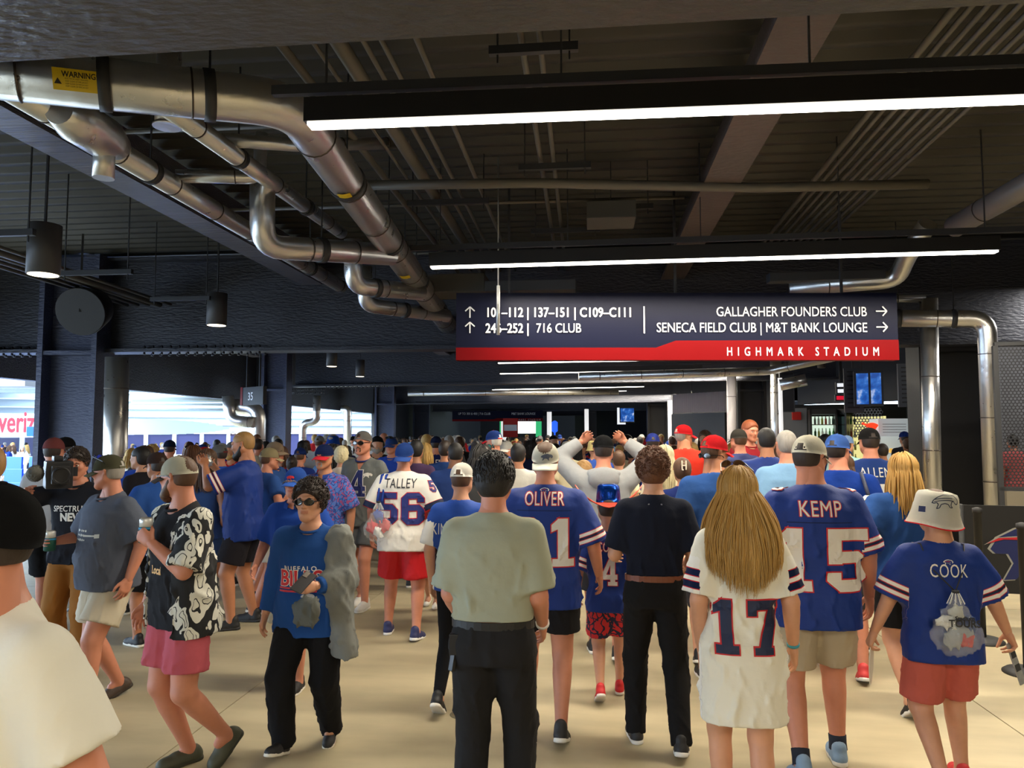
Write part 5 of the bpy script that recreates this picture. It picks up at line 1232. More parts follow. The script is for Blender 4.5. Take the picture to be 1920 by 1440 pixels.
# menu boards and screens above the counter
def board(px, py, Z, w, h, lab, kind, ang=0):
    p = W(px, py, Z); r = root('menu_screen', lab, 'screen', tuple(p), ang); mb = MB(); mb.box((-w / 2, 0, -h / 2), (w / 2, .08, h / 2)); mb.build('frame', mat('screen_frame', sr(60, 62, 68), .5), r); mb = MB(); mb.box((-.02, .03, h / 2), (.02, .06, 5.08 - p.z)); mb.build('bracket', DARKP, r)
    if kind == 'video':
        m = mat('screen_blue', sr(30, 70, 150), .3, emit=1.0, var=.0, vscale=7)
        if not m.get('done'):
            m['done'] = 1; nt = m.node_tree; tc = nt.nodes.new('ShaderNodeTexCoord'); n = nt.nodes.new('ShaderNodeTexNoise'); n.inputs['Scale'].default_value = 5; n.inputs['Detail'].default_value = 8; cr = nt.nodes.new('ShaderNodeValToRGB'); e = cr.color_ramp.elements
            e[0].position = .42; e[0].color = (*sr(20, 60, 130), 1); e[1].position = .72; e[1].color = (*sr(190, 200, 220), 1); x = e.new(.56); x.color = (*sr(40, 96, 170), 1)
            nt.links.new(tc.outputs['Object'], n.inputs['Vector']); nt.links.new(n.outputs[0], cr.inputs[0]); nt.links.new(cr.outputs[0], nt.nodes['Principled BSDF'].inputs['Emission Color'])
        mb = MB(); mb.box((-w / 2 + .05, -.008, -h / 2 + .05), (w / 2 - .05, -.002, h / 2 - .05)); mb.build('display', m, r)
    elif kind == 'menu':
        for k in range(9): mb = MB(); mb.box((-w / 2 + .06, -.01, h / 2 - .1 - k * h / 10), (w / 2 - .1, -.002, h / 2 - .07 - k * h / 10)); mb.build('slat', mat('menu_print', sr(26, 26, 28), .6), r)
    else:
        mb = MB(); mb.box((-w / 2 + .03, -.008, -h / 2 + .03), (w / 2 - .03, -.002, h / 2 - .03)); mb.build('display', mat('lit_' + kind, {'white': sr(222, 226, 232), 'red': sr(190, 24, 46), 'dark': sr(24, 26, 32)}[kind], .4, emit=.9 if kind != 'dark' else .05), r)
board(1601, 732, 17.6, .42, 1.05, 'grey slatted menu board left of the blue screens', 'menu', -.1); board(1617, 729, 17.4, .36, .82, 'blue video screen, left one of the pair', 'video', -.1); board(1641, 728, 17.4, .36, .82, 'blue video screen, right one of the pair', 'video', -.1)
board(1705, 722, 15.5, .42, .9, 'slatted board with a thermometer picture by the column', 'menu', -.1); board(1578, 722, 19, .28, .15, 'white lit sign plate, upper of two', 'white'); board(1579, 733, 19, .28, .15, 'white lit sign plate, lower of two', 'white'); board(1577, 746, 19, .28, .16, 'red lit sign plate below the white ones', 'red')
board(1476, 735, 18.5, .35, 1.0, 'dark banner with a red edge left of the coolers', 'dark'); board(1165, 780, 40, .5, .95, 'pale poster screen far down the hall', 'white'); board(1176, 778, 39.5, .8, .8, 'blue screen far down the hall', 'video') 
board(1298, 806, 30, .9, .9, 'white lit screen behind the woman with brown hair', 'white')
# counter with warmer
a, b = W(1600, 815, 19), W(1700, 815, 16.5); mb = MB(); mb.bar(Vector((a.x, a.y, .52)), Vector((b.x, b.y, .52)), .7, 1.04); o = mb.build('counter', mat('counter_black', sr(38, 38, 42), .4), bevel=.01); tag(o, 'black food counter under the blue screens', 'counter')
p = W(1668, 815, 17.0); r = root('food_warmer', 'tall white lit food warmer cabinet on the counter', 'appliance', (p.x, p.y, 1.04)); mb = MB(); mb.box((-.34, -.28, .75), (.34, .28, 1.15)); mb.box((-.34, .24, 0), (.34, .28, .8)); mb.box((-.34, -.28, 0), (.34, .28, .06)); mb.box((-.34, -.28, .36), (.34, .28, .38)); mb.box((-.34, -.28, 0), (-.30, .28, .8)); mb.build('cabinet', mat('warmer_white', sr(214, 222, 222), .35, emit=.25), r, bevel=.006)
for k in range(4): mb = MB(); mb.box((-.25, -.29, .84 + k * .06), (.25, -.278, .85 + k * .06)); mb.build('vent', GREYP, r)
mb = MB()
for i in range(5):
    for j in range(2): mb.lathe([(.045, 0), (.05, .05), (.03, .10)], 8, Matrix.Translation((-.24 + i * .12, -.05, .06 + j * .32)))
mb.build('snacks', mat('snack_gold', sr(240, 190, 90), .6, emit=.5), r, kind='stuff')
p = W(1636, 800, 16.6); mb = MB()
pts = [Vector((p.x + a, p.y, p.z + b)) for a, b in [((.11 * math.cos(t) * (1 + .25 * math.sin(3 * t))), .09 * math.sin(t)) for t in np.linspace(0, 2 * math.pi, 19)[:-1]]]
mb.prism([(q.x, q.z) for q in pts], lambda a, b, t: Vector((a, p.y + t, b)), 0, .05); mb.bar(Vector((p.x - .10, p.y, p.z + .02)), Vector((p.x - .22, p.y, p.z + .08)), .04, .04); o = mb.build('neon_sign', mat('neon_red', (1, .03, .01), .4, emit=1.8)); tag(o, 'glowing red pepper shaped neon sign over the black cap', 'sign')
# perforated panel backs: hex mesh
def mesh_screen(A, B, z0, z1, pitch, m, name, lab, fr=True):
    A, B = Vector((A[0], A[1], 0)), Vector((B[0], B[1], 0)); u = (B - A).normalized(); L = (B - A).length; r = root(name, lab, 'screen', (A.x, A.y, 0), math.atan2(u.y, u.x)); bm = bmesh.new(); R = pitch * .40
    nx, nz = int(L / pitch), int((z1 - z0) / (pitch * .86)); C6 = [(math.cos(math.pi / 6 + k * math.pi / 3), math.sin(math.pi / 6 + k * math.pi / 3)) for k in range(6)]; ro = pitch * .578
    for i in range(nx):
        for j in range(nz):
            cx, cz = (i + .5 + .5 * (j % 2)) * pitch, z0 + (j + .5) * pitch * .866
            o = [bm.verts.new((cx + ro * c, 0, cz + ro * s)) for c, s in C6]; q = [bm.verts.new((cx + R * c, 0, cz + R * s)) for c, s in C6]
            for k in range(6): bm.faces.new((o[k], o[(k + 1) % 6], q[(k + 1) % 6], q[k]))
    me = bpy.data.meshes.new('mesh'); bm.to_mesh(me); bm.free(); link('perforated_sheet', me, m, r, kind='stuff')
    if fr:
        mb = MB(); mb.box((-.04, -.03, z0 - .05), (L + pitch, .03, z0)); mb.box((-.04, -.03, z1), (L + pitch, .03, z1 + .05)); mb.box((-.06, -.03, 0), (0, .03, z1)); mb.build('frame', DARKP, r)
a, b = W(1877, 815, 9.8), W(2150, 815, 9.4); mesh_screen(a.xy, b.xy, 1.15, 3.0, .045, mat('screen_metal', sr(58, 58, 62), .4, .4), 'mesh_screen', 'black perforated metal screen at the right edge')
mb = MB(); mb.bar(Vector((a.x, a.y, .55)), Vector((b.x, b.y, .55)), .2, 1.1); mb.build('wall_low', mat('low_wall', sr(120, 112, 96), .7), kind='structure')
mb = MB(); a2, b2 = W(1870, 815, 14), W(2300, 815, 13.4); mb.bar(Vector((a2.x, a2.y, 2.6)), Vector((b2.x, b2.y, 2.6)), .1, 5.1); mb.build('wall_right', mat('lit_wall', sr(120, 122, 128), .7, var=.4, vscale=3), kind='structure')
a, b = W(1600, 815, 21.0), W(1660, 815, 20.4); mesh_screen(a.xy, b.xy, 1.75, 2.6, .085, mat('screen_metal', sr(58, 58, 62), .4, .4), 'mesh_screen', 'perforated sheet glowing behind the food counter', False)
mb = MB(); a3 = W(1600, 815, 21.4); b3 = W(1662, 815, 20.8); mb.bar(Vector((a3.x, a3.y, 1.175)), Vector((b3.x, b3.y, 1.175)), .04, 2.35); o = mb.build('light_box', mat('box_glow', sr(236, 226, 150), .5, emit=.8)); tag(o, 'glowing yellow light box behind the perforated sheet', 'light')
for px, py, Z in ((1690, 640, 14), (1625, 665, 17), (1540, 690, 18)):
    p = W(px, py, Z); mb = MB(); mb.lathe([(.09, 0), (.09, .22), (.012, .23), (.012, 5.08 - p.z)], 16, Matrix.Translation(p)); o = mb.build('can_light', mat('can_grey', sr(78, 78, 80), .5)); tag(o, 'small grey can light above the food counter', 'light', 'can lights above the food counter')
# corrugated bright shade far right of centre
a, b = W(1262, 815, 27.5), W(1362, 815, 25.5); mb = MB(); u = (b - a).normalized(); n = int((b - a).length / .09)
for i in range(n): p = a + (b - a) * (i / n); mb.box((p.x, p.y + (.03 if i % 2 else 0), 2.62), (p.x + .07, p.y + .06, 3.32))
o = mb.build('corrugated_canopy', mat('canopy_metal', sr(170, 166, 178), .4, .5)); tag(o, 'corrugated pale metal canopy over the far shop front', 'canopy')
quadwall('wall_shop', 1262, 28, 1362, 26, 0, 2.6, GW, kind='structure')
# black belt barrier with the team banner
def stanchion(p, h, lab):
    r = root('stanchion', lab, 'stanchion', (p.x, p.y, 0)); mb = MB(); mb.lathe([(.175, 0), (.175, .012), (.15, .03), (.04, .045)], 28); mb.build('base', BLACKM, r)
    mb = MB(); mb.lathe([(.033, .04), (.033, h), (.04, h), (.04, h + .04), (.01, h + .05)], 18); mb.build('post', BLACKM, r)
s1, s2, s3 = W(1826, 815, 6.75), W(1908, 815, 5.85), W(2140, 815, 6.3)
stanchion(s1, 1.13, 'black belt stanchion behind the kid with the bucket hat'); stanchion(s2, 1.10, 'black belt stanchion cut by the right edge')
a, b = W(1796, 815, 7.4), W(2160, 815, 7.0); r = root('barrier_banner', 'black barrier panel with the charging buffalo emblem in blue, red and silver', 'barrier', (a.x, a.y, 0), math.atan2(b.y - a.y, b.x - a.x)); L = (b - a).length
mb = MB(); mb.box((0, 0, .30), (L, .03, 1.14)); mb.build('panel', mat('banner_black', sr(22, 22, 25), .5), r)
for x in (.0, L): mb = MB(); mb.lathe([(.16, 0), (.16, .015), (.03, .03), (.025, 1.14), (.01, 1.15)], 20, Matrix.Translation((x, .0, 0))); mb.build('post', BLACKM, r)
def flat(me_or, x, z, m, nm, dy):
    if isinstance(me_or, list):
        bm = bmesh.new()
        for q in me_or: bm.faces.new([bm.verts.new((c[0], c[1], 0)) for c in q])
        me = bpy.data.meshes.new(nm); bm.to_mesh(me); bm.free()
    else: me = me_or
    me.transform(Matrix.Translation((x, -dy, z)) @ Matrix.Rotation(math.pi / 2, 4, 'X')); link(nm, me, m, r)
flat(buf_shapes(.108, 1, .045), .78, .70, mat('emblem_silver', sr(150, 150, 142), .5), 'emblem_outline', .004); flat(buf_shapes(.108, 1), .78, .70, mat('emblem_navy', sr(18, 30, 84), .5), 'emblem', .008); flat([[(x, y * .62 + .03) for x, y in q] for q in red_shapes(.122, 1)], .78, .72, mat('emblem_silver', sr(150, 150, 142), .5), 'emblem_stripe_edge', .011)
flat([[(x, y * .5 + .045) for x, y in q] for q in red_shapes(.117, 1)], .78, .72, mat('emblem_red', sr(170, 18, 34), .5), 'emblem_stripe', .014)
# ================================================================ beyond the open left side
WH = mat('stadium_white', sr(232, 240, 244), .6)
SOF = mat('soffit', sr(168, 178, 184), .6)
FASC = mat('fascia_print', sr(226, 236, 240), .5)
STW = mat('suite_glass', sr(62, 62, 98), .3, var=.3, vscale=.6)
mb = MB(); mb.box((-80, -20, -5.0), (-12.5, 110, -.3)); mb.build('ground_field', mat('bowl_concrete', sr(150, 156, 166), .8), kind='structure')
mb = MB(); mb.box((-12.7, -12, -.2), (-12.5, 90, .12)); mb.build('kerb', CONC, kind='structure')
# soffit ribs of the tier outside
sf = root('upper_tier', 'pale underside of the seating tier outside with long ribs', 'stand', (0, 0, 0))
mb = MB(); mb.box((-44, 30, 4.6), (-16, 41, 4.8)); mb.build('soffit', SOF, sf)
for k in range(4): mb = MB(); mb.box((-44, 30.5 + k * 3, 4.25), (-16, 30.85 + k * 3, 4.6)); mb.build('rib', WH, sf)
# white fascia with red lettering
a, b = W(-60, 815, 30), W(86, 815, 31); r = root('fascia_sign', 'white stand fascia with red brand lettering and a blue square', 'sign', (a.x, a.y, 1.72), math.atan2(b.y - a.y, b.x - a.x)); L = (b - a).length
mb = MB(); mb.box((-4, 0, 0), (L, .3, .98)); mb.build('fascia', FASC, r); me = text_mesh('verizon', 1.25, .02, .52, 'LEFT'); me.transform(Matrix.Translation((1.02, -.02, .22)) @ Matrix.Rotation(math.pi / 2, 4, 'X')); link('lettering', me, mat('brand_red', sr(200, 18, 40), .5), r)
mb = MB(); mb.box((L - .68, -.05, .05), (L - .02, -.005, .44)); mb.build('blue_square', mat('brand_blue', sr(8, 80, 190), .5), r)
a, b = W(246, 815, 33), W(425, 815, 40); r = root('fascia_sign', 'long white curved fascia board seen between the first two columns', 'sign', (0, 0, 0)); mb = MB()
for i in range(12):
    t0, t1 = i / 12, (i + 1) / 12; p, q = a.lerp(b, t0), a.lerp(b, t1); hh = .70 * (1 - (i / 12) ** 3); mb.bar(Vector((p.x, p.y, 2.18 )), Vector((q.x, q.y, 2.18)), .3, max(.06, hh))
mb.build('fascia', FASC, r)
# dark suites with mullions and the spectators' rail
a, b = W(-80, 815, 44), W(700, 815, 56); sw_ = root('suite_front', 'dark glazed suite front across the bowl with pale mullions', 'building', (0, 0, 0)); mb = MB(); mb.bar(Vector((a.x, a.y, .6)), Vector((b.x, b.y, .6)), .3, 2.6); mb.build('glass', STW, sw_)
for k in range(16): p = a.lerp(b, k / 15); mb = MB(); mb.box((p.x - .09, p.y - .35, -.7), (p.x + .09, p.y - .15, 1.9)); mb.build('mullion', WH, sw_)
mb = MB(); mb.bar(Vector((a.x, a.y, 3.6)), Vector((b.x, b.y, 3.6)), .6, 3.3); mb.build('upper_wall', SOF, sw_)
for k in range(5): mb = MB(); mb.bar(Vector((a.x, a.y - .4, 2.5 + k * .5)), Vector((b.x, b.y - .4, 2.5 + k * .5)), .2, .07); mb.build('ledge', WH, sw_)
rl = root('guard_rail', 'white spectators rail outside the open left side', 'railing', (0, 0, 0)); a, b = W(-80, 815, 22), W(500, 815, 27)
for z in (.35, .75, 1.12): mb = MB(); mb.bar(Vector((a.x, a.y, z)), Vector((b.x, b.y, z)), .05, .05 + .03 * (z > 1)); mb.build('rail', WH, rl)
for k in range(22): p = a.lerp(b, k / 21); mb = MB(); mb.bar(Vector((p.x, p.y, -.3)), Vector((p.x, p.y, 1.12)), .05); mb.build('post', WH, rl)
# blue stadium seats
seat = None
for i in range(8):
    for j in range(4):
        p = W(-30 + i * 46, 815, 15.0 + j * .95)
        if seat is None:
            mb = MB(); mb.box((-.22, -.2, .42), (.22, .2, .47)); mb.box((-.22, .18, .47), (.22, .24, .85)); mb.box((-.03, -.05, 0), (.03, .05, .42)); seat = mb.build('stadium_seat', mat('seat_blue', sr(58, 112, 214), .5), bevel=.012); o = seat
        else: o = seat.copy(); COL.objects.link(o)
        o.location = (p.x, p.y, .0 if False else -.30 + .25 * j); tag(o, 'bright blue stadium seat beyond the column', 'seat', 'blue seats outside the left opening')
# pale pipes and hung strip outside
for k, (y, D) in enumerate(((700, .10), (745, .3), (756, .12), (765, .12))):
    a, b = W(246, y, 24 + k), W(425, y + 2, 26 + k); mb = MB(); mb.tube([a, b], D / 2, 12); o = mb.build('service_pipe', mat('stadium_pipe', sr(186, 200, 206), .35, .4)); tag(o, ['thin', 'fat', 'slim upper', 'slim lower'][k] + ' pale pipe outside between the first two columns', 'pipe')
p = W(20, 705, 20); mb = MB(); mb.box((p.x - .6, p.y - .4, p.z - .3), (p.x + .75, p.y + .4, p.z + .35)); o = mb.build('duct_box', mat('duct_pale', sr(150, 150, 152), .6)); tag(o, 'pale square duct section outside at the left edge', 'duct')
# far end: bright screen with green frame, lit opening
p = W(975, 800, 66); r = root('video_wall', 'bright white screen with green side panels at the far end', 'screen', tuple(p)); mb = MB(); mb.box((-1.3, 0, -.6), (1.4, .1, .75)); mb.build('display', mat('far_screen', sr(226, 236, 226), .5, emit=1.3), r)
for x in (-1.8, 1.4): mb = MB(); mb.box((x, -.05, -.9), (x + .5, .1, .8)); mb.build('side_panel', mat('far_green', sr(60, 190, 120), .5, emit=.6), r)
p = W(836, 812, 64); mb = MB(); mb.box((p.x - 1.0, p.y, p.z - .4), (p.x + .9, p.y + .1, p.z + .5)); o = mb.build('far_screen', mat('far_screen', sr(226, 236, 226), .5, emit=1.3)); tag(o, 'white glowing panel far back left of the bright screen', 'screen')
mb = MB(); p = W(1040, 800, 50); mb.lathe([(.05, -p.z), (.05, -.4), (.2, -.3), (.2, .3), (.05, .4)], 14, Matrix.Translation(p)); o = mb.build('blue_lamp', mat('lamp_blue', sr(40, 90, 230), .4, emit=1.2)); tag(o, 'small blue glowing lamp far down the hall', 'lamp')

mb = MB(); mb.box((-11.6, 38.5, 0), (-11.4, 76, 5.1)); mb.build('wall_left', DK, kind='structure')
mb = MB(); mb.box((-12.0, 38.4, 0), (-9.9, 38.6, 5.1)); mb.build('wall_left', DK, kind='structure') if False else mb.bm.free()
# ================================================================ people, nearest first
SAGE = sr(158, 160, 140); DENIM = sr(54, 80, 128); TEEB = sr(38, 74, 132); KHAKI = sr(172, 158, 134)
JS = STR(ROYAL, WHITE, RED, NAVY)                      # blue home jersey sleeve bands
JW = [(0, WHITE), (.02, RED), (.024, NAVY), (.052, RED), (.056, WHITE), (.074, RED), (.078, NAVY), (.106, RED), (.110, WHITE)]
def Hof(top, Z, hat=0.0): return EYE - (top - 815) / 1400 * Z - hat
def grip_pt(d, k, along=.07, out=.036):
    w, R3, s = d['frames'][k]; sx = -1 if k == 'L' else 1
    p = w + R3 @ np.array((-out * sx * s, .004, -along * s)); return d['root'].matrix_basis @ Vector(p), (d['root'].matrix_basis.to_3x3() @ Vector(R3[:, 1])), (d['root'].matrix_basis.to_3x3() @ Vector(R3[:, 2]))
UP = Vector((0, 0, 1))
def sync(d):
    d['root'].matrix_basis = Matrix.Translation(d['root'].location) @ Matrix.Rotation(d['root'].rotation_euler[2], 4, 'Z')
# --- A: cropped man at the lower left
d = person(10, 1.62, Hof(890, 1.66, .015), 158, 'man in plain white t-shirt and black cap, cropped by the left edge, nearest of all', g=1.10, belly=.02, head=(-62, 2, 0), skin='pink', hair=('undercap', 'dark'),
    top=dict(c=sr(226, 222, 208), sleeve=.72, hem=.84, slr=1.18, fold=.007, collar=(sr(226, 222, 208), 'crew')), bottom=dict(c=sr(60, 64, 74)), feet=STAND, h=.0115, L=(.22, .05, -.93, 'relax'), seed=3)
hat('cap', sr(24, 24, 26), d['T'] @ Matrix.Rotation(math.radians(19), 4, 'X') @ Matrix.Scale(1.04, 4), d['root'], mark='closed', low=.004)
for k, (rad, c) in enumerate(((.118, RED), (.110, WHITE), (.106, NAVY), (.092, WHITE), (.088, RED), (.082, WHITE))):
    decal('chest_ring', [[(rad * math.cos(t), rad * math.sin(t)) for t in np.linspace(0, 2 * math.pi, 40)[:-1]]], d['shirt'], mat('print_ink' + str(k), c, .7), 1.345 * d['s'], .062, 'front', .003 + .0012 * k, .02, parent=d['shirt'], bvh=d['bvh'])
# --- grey polo man, centre
d = person(925, 3.42, Hof(853, 3.42), 0, 'man seen from behind in sage grey polo and black trousers, centre', g=1.08, sw=.97, poleL=(.12, -1, -.2), poleR=(.12, -1, -.2), skin='pink', hair=('thick', 'black'), head=(0, -4, 0), feet=dict(L=(-.10, -.05, .09, -8, 3), R=(.11, .10, .085, 4, 4)),
    top=dict(c=SAGE, sleeve=.90, hem=1.045, slr=1.15, loose=.026, fold=.010, collar=(SAGE, 'polo')), bottom=dict(kind='pants', c=sr(34, 33, 34), waist=1.04, belt=sr(26, 25, 25), loose=1.02), L=(.04, .40, -.80, 'relax'), R=(.08, .30, -.84, 'relax'), h=.0122, seed=5)
mb = MB(); p = d['loc'](-.17, -.07, .955); mb.box(tuple(Vector(p) - Vector((.02, .02, .06))), tuple(Vector(p) + Vector((.02, .02, .03)))); mb.bar(Vector(p) - Vector((0, 0, .06)), Vector(p) - Vector((.01, .01, .13)), .03, .02); mb.build('belt_clip', mat('clip_black', sr(26, 26, 28), .4), d['root'], bevel=.004)
mb = MB(); w = d['wri']['R']; e = d['elb']['R']; dr_ = Vector((e - w)).normalized(); mb.tube([Vector(w) + dr_ * .005, Vector(w) + dr_ * .020], .033, 14); mb.build('wristband', mat('band_white', sr(228, 226, 220), .5), d['root'])
# --- girl with the long blond hair
d = person(1382, 3.45, Hof(880, 3.45), 0, 'girl with waist-long blond hair in oversized white jersey number 17', sex='f', g=.96, skin='fair', hair=('hero', 'gold'), feet=dict(L=(-.085, .06, .08, 0, 2), R=(.085, -.10, .09, -10, 2)),
    top=dict(c=sr(232, 226, 208), t='cotton', sleeve=.88, hem=.60, slr=1.22, loose=.024, stripes=JW, fold=.010, drape=1.0), bottom=None, L=(.06, .16, -.94, 'relax'), R=(.20, .10, -.95, 'relax'), sw=.96, h=.0122, seed=8, head=(4, 0, 0))
jersey_back(d, None, '17', NAVY, RED, numz=.935, nh=.24, wid=.95)
glasses(d['T'] @ Matrix.Translation((0, -.012, .03)), d['root'], top=True, col=sr(60, 38, 26), lens=mat('lens_brown', sr(60, 40, 30), .1))
mb = MB(); w = d['wri']['R']; dr_ = Vector((d['elb']['R'] - w)).normalized(); mb.tube([Vector(w) + dr_ * .012, Vector(w) + dr_ * .026], .028, 14); mb.build('bracelet', mat('band_teal', sr(60, 150, 170), .4), d['root'])
# --- KEMP 15
d = person(1522, 4.2, Hof(812, 4.2, .01), 0, 'broad man in blue number 15 jersey and cream cap, behind the blond girl', g=1.15, belly=.03, sw=1.04, skin='pink', hair=('undercap', 'dark'), head=(-42, -3, 0), feet=dict(L=(-.13, -.16, .10, -18, 6), R=(.12, .12, .08, 0, 6)),
    top=dict(c=ROYAL, t='mesh', sleeve=.98, hem=.775, slr=1.18, loose=.026, stripes=JS, fold=.009, collar=(NAVY, 'crew')), bottom=dict(c=KHAKI, loose=1.06, len=.56), shoes=(sr(120, 146, 172), sr(214, 210, 200)), socks=sr(40, 44, 54), R=(.20, .12, -.95, 'relax'), h=.012, seed=12)
jersey_back(d, 'KEMP', '15', sr(226, 220, 208), RED, nz=1.365, numz=.975, nh=.325, wid=1.10, fs=.118, sx=.74, seam=NAVY)
hat('cap', sr(226, 220, 200), d['T'], d['root'], low=.004); glasses(d['T'], d['root'])
# shoulder numerals
for sx, ch in ((-1, '5'), (1, '1')):
    p = Vector(d['shj']['L' if sx < 0 else 'R']) + Vector((-sx * .015, 0, .0)); decal('shoulder_number', number2d(ch, .085, .004), d['shirt'], mat('print_edge', RED, .6), p, 0, 'back', .004, .02, parent=d['shirt'], bvh=d['bvh'], dirv=(-sx * .35, .35, -.85)); decal('shoulder_number', number2d(ch, .085), d['shirt'], mat('print_ink', WHITE, .6), p, 0, 'back', .006, .02, parent=d['shirt'], bvh=d['bvh'], dirv=(-sx * .35, .35, -.85))
# --- kid with the bucket hat, drawstring bag
d = person(1752, 4.0, 1.55, 0, 'kid in blue jersey, white bucket hat and salmon shorts with clear bag', g=1.18, hs=.98, skin='fair', hair=('undercap', 'brown'), feet=dict(L=(-.11, -.22, .14, -40, 5), R=(.12, .10, .08, 0, 6)),
    top=dict(c=ROYAL, t='mesh', sleeve=1.0, hem=.80, slr=1.3, loose=.026, stripes=JS, collar=(WHITE, 'crew')), bottom=dict(c=sr(186, 92, 80), loose=1.08, len=.58), shoes=(sr(190, 40, 44), sr(220, 214, 206)), L=(.36, .12, -.92, 'pinch'), R=(.44, .12, -.90, 'pinch'), h=.012, seed=15)
jersey_back(d, 'COOK', None, WHITE, None, nz=1.31, fs=.115, sx=.62, logo=True); kid = d
o, TT = hat('bucket', sr(232, 228, 214), d['T'] @ Matrix.Rotation(.10, 4, 'Y') @ Matrix.Translation((0, 0, -.012)) @ Matrix.Rotation(.16, 4, 'X') @ Matrix.Diagonal((1.20, 1.12, 1.36, 1)), d['root'], brim=RED, seed=2)
def hat_print(o, TT, mesh, m, name, org, dirv, lift=.002):
    bv = BVHTree.FromPolygons([v.co.copy() for v in o.data.vertices], [tuple(p.vertices) for p in o.data.polygons]); c = TT @ Vector(org); dv = (TT.to_3x3() @ Vector(dirv)).normalized()
    decal(name, mesh, o, m, c, 0, 'back', lift, .012, parent=o, bvh=bv, dirv=dv)
def thin_outline(s, w=.6):
    """the buffalo as a line drawing"""
    out = []; n = len(BUF)
    for i in range(n):
        a, b = Vector(BUF[i]), Vector(BUF[(i + 1) % n]); t = (b - a).normalized(); q = Vector((-t.y, t.x)) * w * .5; out.append([tuple((a - q) * s), tuple((b - q) * s), tuple((b + q) * s), tuple((a + q) * s)])
    for y in (.2, 1.0): out.append([(-4.5 * s, y * s), (2.3 * s, (y - .3) * s), (2.3 * s, (y - .3 + .3) * s), (-4.5 * s, (y + .3) * s)])
    return out
hat_print(o, TT, thin_outline(.0125, .35), mat('hat_ink', sr(50, 56, 74), .7), 'embroidery', (.0, -.105, .045), (0, .85, -.45))
hat_print(o, TT, [[(-.02, -.015), (.02, -.015), (.02, .015), (-.02, .015)]], mat('hat_patch', sr(22, 34, 80), .7), 'patch', (-.085, -.06, .0), (.8, .6, 0))
# --- OLIVER 91
d = person(1022, 4.75, Hof(822, 4.75, .012), 0, 'man in blue number 91 jersey, white cap worn backwards and black shorts', g=1.06, sw=1.08, skin='pink', hair=('undercap', 'brown'), feet=dict(L=(-.12, .14, .08, 4, 3), R=(.10, -.20, .10, -18, 3)),
    top=dict(c=ROYAL, t='mesh', sleeve=1.0, hem=.775, slr=1.25, loose=.034, stripes=JS, collar=(WHITE, 'crew')), bottom=dict(c=sr(28, 26, 28), len=.46, loose=1.05), shoes=(sr(40, 38, 40), sr(224, 220, 210)), L=(.2, .18, -.9, 'relax'), R=(.26, .22, -.9, 'relax'), seed=21)
jersey_back(d, 'OLIVER', '91', sr(224, 218, 206), RED, nz=1.40, numz=1.03, nh=.29, wid=1.0, fs=.118, sx=.60, seam=NAVY, logo=True)
o, TT = hat('cap', sr(226, 222, 206), d['T'], d['root'], back=True, mark='closed', low=.01)
hat_print(o, TT @ Matrix.Rotation(math.pi, 4, 'Z'), buf_shapes(.0075, 1), mat('hat_ink', sr(70, 76, 92), .7), 'embroidery', (.02, -.15, .045), (-.1, 1, -.1))
# --- curly man in dark polo
d = person(1224, 4.5, Hof(838, 4.5, .02), 0, 'curly haired young man from behind, navy polo tucked into black trousers', g=1.0, sw=.98, poleL=(.15, -1, -.2), poleR=(.15, -1, -.2), skin='fair', hair=('curly', 'auburn'), feet=dict(L=(-.12, .10, .08, 0, 6), R=(.13, -.14, .10, -16, 6)), head=(0, -2, 0),
    top=dict(c=sr(22, 26, 40), sleeve=.86, hem=1.045, slr=1.12, loose=.020, fold=.009, collar=(sr(22, 26, 40), 'polo')), bottom=dict(kind='pants', c=sr(24, 23, 24), waist=1.04, belt=sr(120, 66, 42), loose=1.0), shoes=(sr(30, 29, 30), sr(228, 224, 216)), L=(.10, .48, -.60, 'relax'), R=(.10, .42, -.66, 'relax'), h=.012, seed=25)
for x in (-.035, 0.0, .04):
    mb = MB(); mb.lathe([(.006, 0), (.006, .002), (.002, .003)], 10, Matrix.Translation(d['loc'](x, -.098, 1.475)) @ Matrix.Rotation(math.pi / 2, 4, 'X')); mb.build('collar_snap', mat('snap_metal', sr(150, 150, 160), .3, .8), d['root'])
